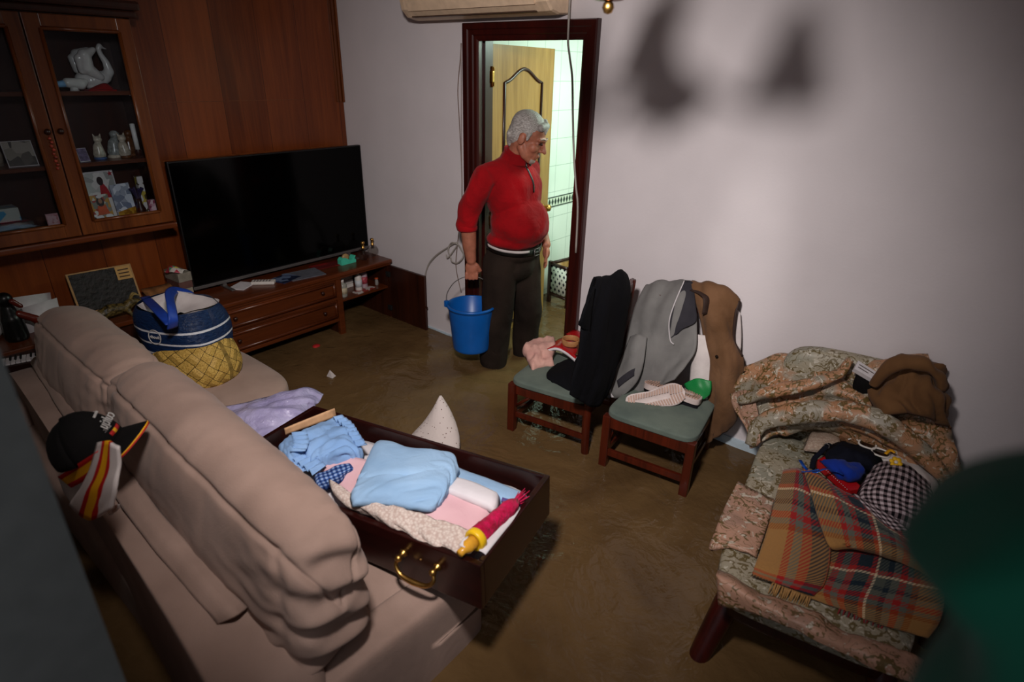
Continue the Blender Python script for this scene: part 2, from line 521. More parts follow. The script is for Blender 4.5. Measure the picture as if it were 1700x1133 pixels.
# open door leaf, hinged on the far jamb
M['leaf'] = wood('door_leaf_oak', '#7a5526', '#ab8248', 'z', 1.0, 0.35, 0.4, 0.1)
dl = thing('door_1', None, None, (1.245, 0.115, 0), math.radians(95))
dl['kind'] = 'structure'; dl['label'] = 'open oak door leaf with arched panel leading to the bathroom'
W_, T_ = 0.70, 0.035
b = MB().box((0.004, -T_, 0.01), (W_, 0, 2.0), bev=0.002); b.build('door_leaf', M['leaf'], dl, world=False)
b = MB().box((0, -T_ - 0.001, 0.01), (0.0045, 0.001, 2.0)); b.build('leaf_edge', M['mahog'], dl, world=False)
def arch(z0, z1, rise):
    p = [(0.13, z0), (0.13, z1)]
    for t in np.linspace(0, 1, 21)[1:-1]:
        p.append((0.13 + 0.42 * t, z1 + rise * (math.sin(math.pi * t) ** 2)))
    p += [(0.55, z1), (0.55, z0)]
    return p
for z0, z1, r in ((1.02, 1.80, 0.075), (0.22, 0.86, 0.0)):
    pts = [(x, -T_ - 0.001, z) for x, z in arch(z0, z1, r)]
    b = MB(); b.tube(pts + [pts[0]], 0.011, 8, smooth_path=1, flat=(1, 1)); b.build('panel_moulding', M['mahog'], dl, world=False)
for z in (1.83, 1.0, 0.3):
    b = MB().box((-0.002, -0.058, z - 0.05), (0.001, -0.036, z + 0.05), bev=0.004).box((-0.022, -0.062, z - 0.03), (-0.004, -0.036, z + 0.03), bev=0.006)
    b.tube([(-0.004, -0.044, z - 0.055), (-0.004, -0.044, z + 0.055)], 0.007, 8, smooth_path=1); b.build('hinge', M['brass'], dl, world=False)
b = MB().lathe([(0.0, 0.06), (0.02, 0.055), (0.026, 0.04), (0.018, 0.02), (0.01, 0.012), (0.024, 0.004), (0.024, 0)], (0.64, -T_, 0.98), 16, axis=(0, -1, 0)); b.build('door_knob', M['brass'], dl, world=False)

# ------------------------------------------------------------------ flood water
def water():
    n = N('muddy_water'); o = n.coord()
    f = n.noise(o, 1.4, 4, 0.6, 0.8)
    n.base(n.ramp(f, [(0.3, '#4c3822'), (0.7, '#6a5234')])); n.set(0.06, 0, 0.5)
    w = n.math('ADD', n.math('MULTIPLY', n.noise(o, 5.5, 3, 0.5, 1.2), 0.8), n.math('MULTIPLY', n.noise(o, 22, 3, 0.55, 1.2), 0.22))
    n.bump(w, 0.27, 0.05)
    n.b.inputs['IOR'].default_value = 1.33
    return n.m
M['water'] = water()
def make_water():
    nx, ny = 190, 260
    X = np.linspace(0.001, 4.6, nx); Y = np.linspace(-2.57, 2.39, ny)
    G = np.zeros((ny, nx, 3))
    for j, y in enumerate(Y):
        for i, x in enumerate(X):
            h = 0.0045 * noise.noise(Vector((x * 4, y * 4, 1))) + 0.002 * noise.noise(Vector((x * 11, y * 11, 4)))
            d = math.hypot(x - 1.55, y + 0.05)
            h += 0.006 * math.sin(d * 42) * math.exp(-d * 3.2)
            G[j, i] = (x, y, 0.16 + h)
    b = MB(); b.grid(G, 0); o = b.build('flood_water', M['water'])
    return tag(o, 'muddy brown flood water covering the whole floor', kind='stuff')
make_water()

# ------------------------------------------------------------------ air conditioner
ac = thing('air_conditioner', 'cream wall-mounted air conditioner above the doorway', 'air conditioner', (1.38, 0, 2.24))
M['ac'] = plain('aged_cream_plastic', '#dcc0a2', 0.45, vary=0.06)
M['acdark'] = plain('vent_shadow_plastic', '#4a3427', 0.6)
def ac_prof(s=0.0):
    return [(0.0, 2.115), (-0.09, 2.108), (-0.15, 2.12), (-0.19, 2.155), (-0.205, 2.21), (-0.205, 2.36), (-0.19, 2.385), (0.0, 2.39)]
rings = []
for x, k in ((0.875, 0.94), (0.885, 0.985), (0.91, 1.0), (1.85, 1.0), (1.875, 0.985), (1.885, 0.94)):
    rings.append([(x, y * k, 2.25 + (z - 2.25) * k) for y, z in ac_prof()])
b = MB(); R = np.array(rings); m, n_ = R.shape[:2]
b.add(R.reshape(-1, 3), [(j * n_ + i, j * n_ + (i + 1) % n_, (j + 1) * n_ + (i + 1) % n_, (j + 1) * n_ + i) for j in range(m - 1) for i in range(n_)] + [tuple(range(n_)), tuple((m - 1) * n_ + i for i in range(n_))[::-1]], smooth=False)
b.build('housing', M['ac'], ac)
for (p, q) in (((0.97, -0.187, 2.145), (1.80, -0.205, 2.197)),):
    b = MB()
    d = Vector((0, -0.012, 0.001))
    A = [Vector((0.945, -0.182, 2.152)), Vector((1.815, -0.182, 2.152)), Vector((1.815, -0.205, 2.205)), Vector((0.945, -0.205, 2.205))]
    o_ = Vector((0, -0.012, -0.006))
    V = A + [v + o_ for v in A]
    b.add(V, [(0, 1, 2, 3), (4, 5, 6, 7), (0, 1, 5, 4), (1, 2, 6, 5), (2, 3, 7, 6), (3, 0, 4, 7)], smooth=False); b.build('louvre', M['ac'], ac)
b = MB().box((0.94, -0.2075, 2.213), (1.82, -0.2, 2.217)).box((0.95, -0.172, 2.118), (1.80, -0.12, 2.1235)); b.build('vent_slot', M['acdark'], ac)
b = MB().box((0.93, -0.212, 2.235), (1.83, -0.2, 2.365), bev=0.004); b.build('front_panel', M['ac'], ac)

# ------------------------------------------------------------------ chandelier (only its bowl hangs into view)
CH = Vector((2.92, -1.35, 0))
ch = thing('chandelier', 'bronze chandelier with a brass ball under its bowl', 'ceiling lamp', (CH.x, CH.y, 2.5))
b = MB().lathe([(0.0, 2.010), (0.03, 2.013), (0.06, 2.026), (0.08, 2.046), (0.088, 2.066), (0.075, 2.088), (0.03, 2.105), (0.016, 2.13), (0.02, 2.2), (0.035, 2.24), (0.02, 2.28), (0.012, 2.33), (0.012, 2.46)], CH, 32); b.build('bowl', M['bronze'], ch)
b = MB().lathe([(0, 1.985), (0.009, 1.988), (0.0135, 1.998), (0.0115, 2.007), (0.006, 2.012), (0.0, 2.016)], CH, 20); b.build('finial', M['brass'], ch)
b = MB().lathe([(0.0, 2.44), (0.05, 2.45), (0.06, 2.499), (0, 2.499)], CH, 24); b.build('ceiling_rose', M['bronze'], ch)
M['shade'] = plain('parchment_shade', '#cdb994', 0.8)
for k in range(3):
    a = math.radians(2 + 120 * k)
    d = Vector((math.cos(a), math.sin(a), 0))
    b = MB(); b.tube([CH + Vector((0, 0, 2.13)) + d * 0.02, CH + d * 0.09 + Vector((0, 0, 2.085)), CH + d * 0.17 + Vector((0, 0, 2.06)), CH + d * 0.225 + Vector((0, 0, 2.09)), CH + d * 0.23 + Vector((0, 0, 2.16))], 0.011, 8)
    arm = b.build('arm', M['bronze'], ch)
    c = CH + d * 0.23
    b = MB().lathe([(0.078, 2.068), (0.022, 2.225), (0.019, 2.225), (0.074, 2.068)], c, 24); b.build('lamp_shade', M['shade'], arm)

# ------------------------------------------------------------------ wall unit: panelling, display cabinet, console
def board_mat():
    n = N('panel_boards'); o = n.coord(); x, y, z = n.sep(o)[:3]
    v = n.mapping(o, (9, 9, 0.6)); f = n.noise(v, 2.0, 6, 0.6, 0.8)
    g = n.noise(n.mapping(o, (60, 60, 1.5)), 3, 2)
    bd = n.math('FLOOR', n.math('DIVIDE', n.math('ADD', y, 5.0), 0.27))
    wn = n.new('ShaderNodeTexWhiteNoise', noise_dimensions='1D'); n.link(bd, wn.inputs['W'])
    f = n.math('ADD', n.math('ADD', n.math('MULTIPLY', f, 0.55), n.math('MULTIPLY', g, 0.2)), n.math('MULTIPLY', wn.outputs[0], 0.22))
    seam = n.math('LESS_THAN', n.math('FRACT', n.math('DIVIDE', n.math('ADD', y, 5.0), 0.27)), 0.012)
    n.base(n.mix(seam, n.ramp(f, [(0.28, '#52220b'), (0.7, '#824018')]), '#3a1808')); n.set(0.32, 0, 0.4)
    n.bump(g, 0.1, 0.002); return n.m
M['boards'] = board_mat()
pn = thing('wall_panelling', 'tall brown wood panelling behind the television', 'wood panelling', (0, -1.25, 0))
b = MB().box((0.0, -2.56, 0.0), (0.02, -0.004, 2.5)); b.build('panel', M['boards'], pn)
b = MB()
for dx, w in ((0.0, 0.014), (0.02, 0.02), (0.046, 0.012)): b.box((0.018, -0.004 - dx - w, 1.64), (0.034 if dx else 0.042, -0.004 - dx, 2.5), bev=0.004)
b.build('corner_moulding', M['unit'], pn)
b = MB().box((0.018, -1.36, 1.35), (0.024, -0.08, 1.358)).box((0.018, -1.36, 1.66), (0.0215, -0.08, 1.663)); b.build('rail', M['unit'], pn)

# display cabinet with two glazed doors
Z0, Z1, XF = 1.075, 2.05, 0.30
cb = thing('display_cabinet', 'brown wooden display cabinet with two glazed doors', 'cabinet', (0.02, -1.8, Z0))
b = MB().box((0.02, -2.26, Z0), (XF - 0.02, -1.365, Z0 + 0.025)).box((0.02, -2.26, Z1 - 0.03), (XF - 0.02, -1.365, Z1)).box((0.02, -1.39, Z0), (XF - 0.02, -1.365, Z1)).box((0.02, -2.26, Z0), (XF - 0.02, -2.235, Z1)).box((0.02, -1.815, Z0), (XF - 0.03, -1.79, Z1)).box((0.02, -2.26, Z0), (0.03, -1.365, Z1))
b.build('carcass', M['unitdark'], cb)
b = MB().box((0.02, -2.29, Z1), (XF + 0.02, -1.345, Z1 + 0.03), bev=0.008).box((0.02, -2.28, Z1 + 0.03), (XF + 0.045, -1.33, Z1 + 0.07), bev=0.012); b.build('cornice', M['unitdark'], cb)
b = MB().box((0.02, -2.28, Z0 - 0.03), (XF + 0.012, -1.36, Z0), bev=0.008); b.build('base_moulding', M['unity'], cb)
for z in (1.73, 1.41):
    b = MB().box((0.03, -2.235, z - 0.018), (XF - 0.045, -1.815, z)).box((0.03, -1.79, z - 0.018), (XF - 0.045, -1.39, z)); b.build('shelf', M['unity'], cb)
def glass_mat(name, tint=(0.9, 0.93, 0.95), fac=0.08):
    n = N(name); t = n.t
    tr = n.new('ShaderNodeBsdfTransparent'); tr.inputs[0].default_value = tint + (1,)
    gl = n.new('ShaderNodeBsdfGlossy'); gl.inputs['Roughness'].default_value = 0.03
    lw = n.new('ShaderNodeLayerWeight'); lw.inputs['Blend'].default_value = 0.5
    mx = n.new('ShaderNodeMixShader'); n.link(n.math('MULTIPLY_ADD', n.math('POWER', lw.outputs['Facing'], 4.0), 0.6, 0.03 + fac * 0.1), mx.inputs[0]); n.link(tr.outputs[0], mx.inputs[1]); n.link(gl.outputs[0], mx.inputs[2])
    n.link(mx.outputs[0], t.nodes['Material Output'].inputs[0]); return n.m
M['glass'] = glass_mat('cabinet_glass')
def cab_door(y0, y1, ky):
    dz0, dz1 = Z0 + 0.005, Z1 - 0.005
    b = MB(); s = 0.062
    b.box((XF - 0.02, y0, dz0), (XF, y0 + s, dz1), bev=0.003); b.box((XF - 0.02, y1 - s, dz0), (XF, y1, dz1), bev=0.003)
    b.box((XF - 0.02, y0 + s, dz0), (XF, y1 - s, dz0 + 0.066), bev=0.003); b.box((XF - 0.02, y0 + s, dz1 - s), (XF, y1 - s, dz1), bev=0.003)
    d = b.build('glazed_door', M['unit'], cb)
    b = MB(); q = 0.058
    P_ = [(XF + 0.001, y0 + q, dz0 + q + 0.004), (XF + 0.001, y1 - q, dz0 + q + 0.004), (XF + 0.001, y1 - q, dz1 - q), (XF + 0.001, y0 + q, dz1 - q)]
    for i in range(4): b.tube([P_[i], P_[(i + 1) % 4]], 0.0085, 8, smooth_path=1)
    b.build('glazing_bead', M['unit'], d)
    b = MB().box((XF - 0.013, y0 + s - 0.004, dz0 + s), (XF - 0.009, y1 - s + 0.004, dz1 - s + 0.004)); b.build('glass_pane', M['glass'], d)
    b = MB().lathe([(0.006, 0), (0.005, 0.008), (0.012, 0.014), (0.0135, 0.02), (0.009, 0.027), (0, 0.029)], (XF, ky, 1.565), 16, axis=(1, 0, 0)); b.build('knob', M['unitdark'], d)
cab_door(-1.797, -1.372, -1.775)
cab_door(-2.228, -1.803, -1.826)
# bead charm hung on the left knob
M['charm'] = plain('coloured_beads', '#9a3a2a', 0.4, vary=0.5, scale=90)
b = MB()
for k in range(9):
    b.lathe([(0, -0.008), (0.007, -0.004), (0.0075, 0.003), (0, 0.008)], (XF + 0.012 - 0.0006 * k, -1.824 + 0.004 * (k % 2), 1.535 - 0.0165 * k), 8)
b.tube([(XF + 0.02, -1.826, 1.566), (XF + 0.013, -1.824, 1.54)], 0.0015, 6, smooth_path=1)
tag(b.build('bead_charm', M['charm']), 'string of red and gold beads hanging from the cabinet knob', 'charm')

# ---- ornaments inside the cabinet
M['porcelain'] = plain('porcelain', '#d8d6d2', 0.18, vary=0.05, spec=0.5)
M['bluebird'] = plain('blue_porcelain', '#7fb0d8', 0.2, vary=0.15)
M['redcloth'] = cloth('red_felt', '#8c1414')
SH1, SH2, SH0 = 1.73, 1.41, Z0 + 0.025
def swan():
    t = thing('swan_figurine', 'white porcelain swan with raised wings on the upper cabinet shelf', 'figurine', (0.15, -1.535, SH1))
    o = Vector((0.15, -1.535, SH1))
    def q(y, z, x=0): return tuple(o + Vector((x, y, z)))
    blob('body', [('c', [q(-0.05, 0.05), q(0.0, 0.045), q(0.05, 0.06)], [0.03, 0.042, 0.028]), ('c', [q(0.05, 0.06), q(0.075, 0.085), q(0.07, 0.125), q(0.055, 0.16), q(0.05, 0.185), q(0.058, 0.197)], [0.026, 0.021, 0.016, 0.012, 0.011, 0.013]), ('c', [q(0.058, 0.196), q(0.085, 0.185)], [0.008, 0.003]), ('e', q(0, 0.018), (0.035, 0.045, 0.018))], M['porcelain'], t, 0.004, 3)
    for s in (-1, 1):
        blob('wing', [('c', [q(0.02, 0.06, 0.03 * s), q(-0.03, 0.10, 0.04 * s), q(-0.03, 0.155, 0.045 * s), q(0.015, 0.18, 0.04 * s)], [0.018, 0.03, 0.028, 0.012]), ('c', [q(-0.05, 0.09, 0.035 * s), q(-0.055, 0.14, 0.042 * s)], [0.018, 0.02])], M['porcelain'], t, 0.004, 3)
swan()
def bird():
    t = thing('bird_figurine', 'blue and white porcelain bird lying beside the swan', 'figurine', (0.19, -1.65, SH1))
    o = Vector((0.19, -1.65, SH1))
    blob('body', [('c', [o + Vector((0, -0.01, 0.035)), o + Vector((0, 0.04, 0.03)), o + Vector((0, 0.062, 0.04))], [0.022, 0.026, 0.014])], M['porcelain'], t, 0.004, 2)
    blob('tail', [('c', [o + Vector((0, -0.0, 0.035)), o + Vector((0, -0.05, 0.028)), o + Vector((0, -0.085, 0.022))], [0.018, 0.014, 0.009])], M['bluebird'], t, 0.004, 2)
    b = MB().lathe([(0.02, 0), (0.016, 0.014), (0.012, 0.02)], o + Vector((0, 0.01, 0)), 12); b.build('foot', M['porcelain'], t)
bird()
b = MB().box((0.13, -1.60, SH1), (0.25, -1.48, SH1 + 0.006)); b.grid(surface([[(0.252, -1.6, SH1 + .004), (0.255, -1.55, SH1 + .01), (0.252, -1.5, SH1 + .004)], [(0.235, -1.59, SH1 + .01), (0.23, -1.52, SH1 + .035), (0.236, -1.49, SH1 + .012)]], (4, 4)), 0.003)
tag(b.build('red_doily', M['redcloth']), 'small red cloth under the porcelain swan', 'cloth')
def animal(name, label, y, x, h, mats, lean=0.0, ears=True):
    t = thing(name, label, 'figurine', (x, y, SH2))
    o = Vector((x, y, SH2)); s = h / 0.1
    q = lambda dy, dz, dx=0: tuple(o + Vector((dx * s, (dy + lean * dz) * s, dz * s)))
    pr = [('c', [q(0, 0.022), q(0, 0.05), q(0.004, 0.066)], [0.024 * s, 0.019 * s, 0.012 * s]), ('e', q(0.006, 0.083), (0.016 * s, 0.017 * s, 0.015 * s))]
    if ears: pr += [('c', [q(-0.004, 0.092), q(-0.008, 0.106)], [0.006 * s, 0.002 * s]), ('c', [q(0.016, 0.092), q(0.02, 0.106)], [0.006 * s, 0.002 * s])]
    blob('body', pr, mats[0], t, 0.003, 2)
    b = MB().lathe([(0.024 * s, 0), (0.026 * s, 0.006 * s), (0.02 * s, 0.012 * s), (0, 0.012 * s)], o, 16); b.build('base', mats[1], t)
M['cream_glaze'] = plain('cream_glaze', '#b8ad9b', 0.25, vary=0.2, scale=60)
M['blue_glaze'] = plain('blue_glaze', '#38507c', 0.25, vary=0.3, scale=60)
M['brown_glaze'] = plain('brown_glaze', '#5a3418', 0.25, vary=0.25, scale=60)
animal('cat_figurine', 'squat cream and blue cat figurine on the middle cabinet shelf', -1.600, 0.17, 0.115, (M['cream_glaze'], M['blue_glaze']))
animal('dog_figurine', 'upright grey glazed figurine between the cats on the middle shelf', -1.527, 0.15, 0.135, (plain('grey_glaze', '#8f9490', 0.25, vary=0.3, scale=60), M['cream_glaze']), 0.1, False)
animal('owl_figurine', 'cream animal figurine on a tan base, middle cabinet shelf', -1.485, 0.18, 0.115, (M['cream_glaze'], M['brown_glaze']), -0.1)
animal('brown_figurine', 'dark brown figurine behind the cream ones on the middle shelf', -1.445, 0.13, 0.135, (M['brown_glaze'], M['brown_glaze']), 0, False)
b = MB().lathe([(0.016, 0), (0.017, 0.03), (0.016, 0.034), (0.0, 0.034)], (0.16, -1.418, SH2), 16).lathe([(0.0115, 0.034), (0.0115, 0.16), (0, 0.162)], (0.16, -1.418, SH2), 14, mi=1)
tag(b.build('candle', [M['unitdark'], M['porcelain']]), 'white candle in a dark holder on the middle cabinet shelf', 'candle')
def art(name, pal, scale=14, seed=0):
    n = N(name); o = n.mapping(n.coord(), (1, 1, 1), (0, 0, 0), (seed, seed * .7, 0))
    v = n.new('ShaderNodeTexVoronoi'); n.link(o, v.inputs['Vector']); v.inputs['Scale'].default_value = scale
    s = n.sep(v.outputs['Color'])
    n.base(n.ramp(s[0], [(i / len(pal), c) for i, c in enumerate(pal)], True)); n.set(0.4); return n.m
def card(name, label, cat, a, bq, h, mat, frame=None, lean=0.03, thick=0.006):
    """upright picture card between floor points a and bq"""
    t = thing(name, label, cat, ((a[0] + bq[0]) / 2, (a[1] + bq[1]) / 2, a[2]))
    a = Vector(a); q = Vector(bq); up = Vector((-lean, 0, h)); nrm = (q - a).cross(up).normalized()
    if nrm.x < 0: nrm = -nrm
    V = [a, q, q + up, a + up]; V = V + [v - nrm * thick for v in V]
    b = MB().add(V, [(0, 1, 2, 3), (7, 6, 5, 4), (0, 4, 5, 1), (1, 5, 6, 2), (2, 6, 7, 3), (3, 7, 4, 0)], smooth=False)
    b.build('card', frame or mat, t)
    m = 0.06
    c = (V[0] + V[1] + V[2] + V[3]) / 4
    P_ = [c + (v - c) * (1 - m) + nrm * 0.0012 for v in V[:4]]
    P_ += [p - nrm * 0.001 for p in P_]
    b = MB().add(P_, [(0, 1, 2, 3), (7, 6, 5, 4), (0, 4, 5, 1), (1, 5, 6, 2), (2, 6, 7, 3), (3, 7, 4, 0)], smooth=False)
    b.build('picture', mat, t)
    return t, a, q, up, nrm
M['paper'] = plain('paper', '#c9c3c4', 0.7, vary=0.04)
card('small_picture', 'tiny framed violet picture beside the cat figurine', 'picture', (0.21, -1.70, SH2), (0.2, -1.655, SH2), 0.06, plain('violet_print', '#6a5a78', 0.5, vary=0.3, scale=60), M['paper'])
# photographs on the bottom shelf
t, a, q, up, nr = card('photo_print', 'large bright photo print with red stars at the back of the bottom cabinet shelf', 'photo', (0.14, -1.705, SH0), (0.12, -1.54, SH0), 0.245, art('photo_grey', ['#b4b6b0', '#d0cdc8', '#9a9c98', '#dad6d0'], 30), M['paper'])
fig = plain('photo_red', '#a81e28', 0.5); drk = plain('photo_dark', '#241416', 0.5); skin_p = plain('photo_skin', '#9a6a50', 0.5); gold_p = art('photo_gold', ['#a8761c', '#8a5a14', '#bd9030'], 60)
def flatpatch(name, parent, a, q, up, nr, uv, mat, off=0.002):
    V = [a + (q - a) * u + up * v + nr * off for u, v in uv]; k = len(V)
    V += [p - nr * 0.001 for p in V]
    F = [tuple(range(k)), tuple(range(k, 2 * k))[::-1]] + [(i, i + k, (i + 1) % k + k, (i + 1) % k) for i in range(k)]
    return MB().add(V, F, smooth=False).build(name, mat, parent)
def disc(cu, cv, ru, rv, n=14): return [(cu + ru * math.cos(2 * math.pi * i / n), cv + rv * math.sin(2 * math.pi * i / n)) for i in range(n)]
def star(cu, cv, r): return [(cu + r * (1 if i % 2 == 0 else 0.45) * math.sin(math.pi * i / 5), cv + 0.72 * r * (1 if i % 2 == 0 else 0.45) * math.cos(math.pi * i / 5)) for i in range(10)]
for cu, cv in ((0.1, 0.93), (0.9, 0.93), (0.1, 0.45)): flatpatch('star', t, a, q, up, nr, star(cu, cv, 0.08), fig, 0.003)
flatpatch('printed_figure', t, a, q, up, nr, [(0.46, 0.45), (0.78, 0.45), (0.7, 0.66), (0.62, 0.76), (0.52, 0.7)], fig, 0.003)
flatpatch('printed_hair', t, a, q, up, nr, disc(0.56, 0.80, 0.09, 0.09), drk, 0.0035)
t, a, q, up, nr = card('snow_photo', 'photo of a pale winter scene leaning at the right of the bottom shelf', 'photo', (0.17, -1.585, SH0), (0.14, -1.485, SH0), 0.175, art('photo_snow', ['#a4abb8', '#ced4de', '#7d879a', '#e0e4ea'], 40, 3), None)
flatpatch('printed_ground', t, a, q, up, nr, [(0.02, 0.02), (0.98, 0.02), (0.98, 0.3), (0.02, 0.22)], gold_p, 0.003)
t, a, q, up, nr = card('seated_photo', 'cut-out photo of a seated person in orange at the front of the bottom shelf', 'photo', (0.205, -1.70, SH0), (0.19, -1.61, SH0), 0.14, art('photo_mix', ['#a8761c', '#8f2020', '#bdb9b2', '#6d6a60'], 50, 5), None)
flatpatch('printed_dress', t, a, q, up, nr, [(0.2, 0.3), (0.82, 0.3), (0.72, 0.62), (0.3, 0.62)], plain('photo_orange', '#b8451c', 0.5), 0.003)
flatpatch('printed_hair', t, a, q, up, nr, disc(0.5, 0.75, 0.2, 0.17), drk, 0.003)
flatpatch('printed_face', t, a, q, up, nr, disc(0.5, 0.78, 0.1, 0.09), skin_p, 0.0036)
flatpatch('printed_hat', t, a, q, up, nr, disc(0.5, 0.93, 0.14, 0.06), M['paper'], 0.0038)
for u in (0.25, 0.75): flatpatch('printed_leg', t, a, q, up, nr, disc(u, 0.2, 0.2, 0.1), M['paper'], 0.0036)
t, a, q, up, nr = card('passport_photo', 'tiny portrait photo in the bottom left corner of the right cabinet door', 'photo', (0.235, -1.72, SH0), (0.23, -1.69, SH0), 0.05, M['paper'], None)
flatpatch('printed_head', t, a, q, up, nr, disc(0.5, 0.5, 0.25, 0.28), drk, 0.003)
def carton(name, label, a, bq, mats, cat='box'):
    b = MB().box(a, bq, bev=0.001); return tag(b.build(name, mats), label, cat)
carton('tall_box', 'tall white and yellow packet at the right end of the bottom shelf', (0.11, -1.452, SH0), (0.15, -1.425, SH0 + 0.205), art('yellow_packet', ['#c9c3c0', '#b5a040', '#c9c3c0', '#4a3a20'], 40, 2))
carton('pink_box', 'small pink patterned packet in front of the tall packet', (0.17, -1.438, SH0), (0.195, -1.405, SH0 + 0.085), art('pink_packet', ['#c89aa4', '#b87886', '#d8b8bc', '#8a3a50'], 70, 4))
b = MB().lathe([(0.018, 0), (0.024, 0.01), (0.024, 0.04), (0.012, 0.07), (0.014, 0.095), (0.0115, 0.095), (0.01, 0.07), (0.02, 0.04), (0, 0.006)], (0.16, -1.47, SH0), 16)
for k in range(6):
    a_ = k * 1.05; b.tube([(0.16, -1.47, SH0 + 0.06), (0.16 + 0.015 * math.cos(a_), -1.47 + 0.015 * math.sin(a_), SH0 + 0.12), (0.16 + 0.03 * math.cos(a_), -1.47 + 0.03 * math.sin(a_), SH0 + 0.15)], [0.002, 0.004, 0.007], 6, mi=1)
tag(b.build('small_vase', [M['unitdark'], plain('violet_petals', '#2c2048', 0.7)]), 'dark little vase of violet flowers beside the tall packet', 'vase')
# left compartment
card('baby_photo', 'grey photo leaning on the middle shelf behind the left cabinet door', 'photo', (0.2, -1.98, SH2), (0.2, -1.865, SH2), 0.11, art('photo_bw', ['#8a8478', '#5a544c', '#a39c90', '#403c36'], 26, 1), M['paper'])
carton('pink_card', 'pink framed card on the bottom shelf behind the left door', (0.2, -1.905, SH0), (0.212, -1.855, SH0 + 0.085), art('pink_card', ['#b88a90', '#a86a72', '#c8a4a8'], 70, 6), 'card')
carton('blue_box', 'blue and white box on the stack behind the left cabinet door', (0.12, -2.13, SH0 + 0.075), (0.22, -2.0, SH0 + 0.135), art('blue_label', ['#9a9c98', '#2a7aa0', '#9a9c98', '#9a9c98'], 18, 1))
b = MB().box((0.1, -2.14, SH0), (0.24, -1.96, SH0 + 0.07), bev=0.012); tag(b.build('clear_case', plain('smoky_plastic', '#3a3834', 0.15)), 'smoky plastic case under the blue and white box', 'case')
b = MB().lathe([(0.03, 0), (0.035, 0.05), (0.03, 0.1), (0.018, 0.13), (0.024, 0.16), (0.016, 0.19), (0, 0.2)], (0.12, -2.01, SH2), 20); tag(b.build('ornament_vase', M['cream_glaze']), 'pale ornament behind the grey photo in the left cabinet', 'ornament')
b = MB().lathe([(0.06, 0), (0.075, 0.02), (0.08, 0.2), (0.06, 0.23), (0.0, 0.235)], (0.13, -2.07, SH1), 24); tag(b.build('glass_jar', plain('pale_glass', '#7a8790', 0.08)), 'large pale glass jar on the top shelf behind the left door', 'jar')

# ------------------------------------------------------------------ TV console
CT = 0.61
cs = thing('tv_console', 'long low brown wooden console under the television', 'console', (0.02, -1.3, 0))
b = MB().box((0.02, -1.36, CT - 0.028), (0.475, -0.035, CT), bev=0.008).box((0.02, -1.36, CT - 0.045), (0.46, -0.04, CT - 0.028), bev=0.004).box((0.02, -2.5, CT - 0.028), (0.33, -1.36, CT), bev=0.006); b.build('top', M['unity'], cs)
b = MB()
b.box((0.02, -0.06, 0.0), (0.44, -0.04, CT - 0.04)).box((0.02, -0.5, 0.0), (0.44, -0.465, CT - 0.04)).box((0.02, -1.36, 0.24), (0.44, -1.335, CT - 0.04)).box((0.02, -1.36, 0.245), (0.42, -0.5, 0.27)).box((0.02, -1.36, 0.0), (0.03, -0.04, CT - 0.04)).box((0.02, -2.5, 0.0), (0.3, -1.37, CT - 0.028)).box((0.02, -1.36, 0.0), (0.06, -0.5, 0.25))
b.build('carcass', M['unitdark'], cs)
b = MB().box((0.03, -0.465, 0.388), (0.435, -0.06, 0.403)); b.build('shelf', M['unity'], cs)
b = MB().box((0.42, -0.505, 0.12), (0.45, -0.462, CT - 0.045), bev=0.004).box((0.42, -1.36, 0.262), (0.45, -0.505, 0.285), bev=0.004).box((0.42, -1.36, 0.418), (0.452, -0.505, 0.436), bev=0.004).box((0.42, -1.36, 0.555), (0.45, -0.505, CT - 0.045), bev=0.004); b.build('face_frame', M['unity'], cs)
for z0, z1 in ((0.288, 0.415), (0.439, 0.553)):
    y0, y1 = -1.345, -0.51
    b = MB().box((0.40, y0, z0), (0.447, y1, z1), bev=0.003)
    dr = b.build('drawer', M['unity'], cs)
    b = MB()
    for i, (p, q) in enumerate((((y0 + .012, z0 + .014), (y1 - .012, z0 + .014)), ((y0 + .012, z1 - .014), (y1 - .012, z1 - .014)), ((y0 + .012, z0 + .014), (y0 + .012, z1 - .014)), ((y1 - .012, z0 + .014), (y1 - .012, z1 - .014)))):
        b.tube([(0.449, p[0], p[1]), (0.449, q[0], q[1])], 0.010, 8, smooth_path=1)
    b.build('moulding', M['unity'], dr)
    for ky in (-1.215, -0.62):
        b = MB().lathe([(0.006, 0), (0.005, 0.008), (0.012, 0.013), (0.0135, 0.02), (0.008, 0.027), (0, 0.028)], (0.447, ky, (z0 + z1) / 2 + 0.005), 14, axis=(1, 0, 0)); b.build('knob', M['unitdark'], dr)
b = MB().box((0.452, -0.058, 0.08), (0.83, -0.038, 0.565), bev=0.002)
cd = b.build('cupboard_door', M['unitdark'], cs)
b = MB().box((0.832, -0.056, 0.33), (0.845, -0.044, 0.342), bev=0.003); b.build('latch', M['unitdark'], cd)
for z in (0.5, 0.24):
    b = MB().box((0.435, -0.075, z - 0.018), (0.475, -0.058, z + 0.018), bev=0.004); b.build('hinge', M['black'], cd)

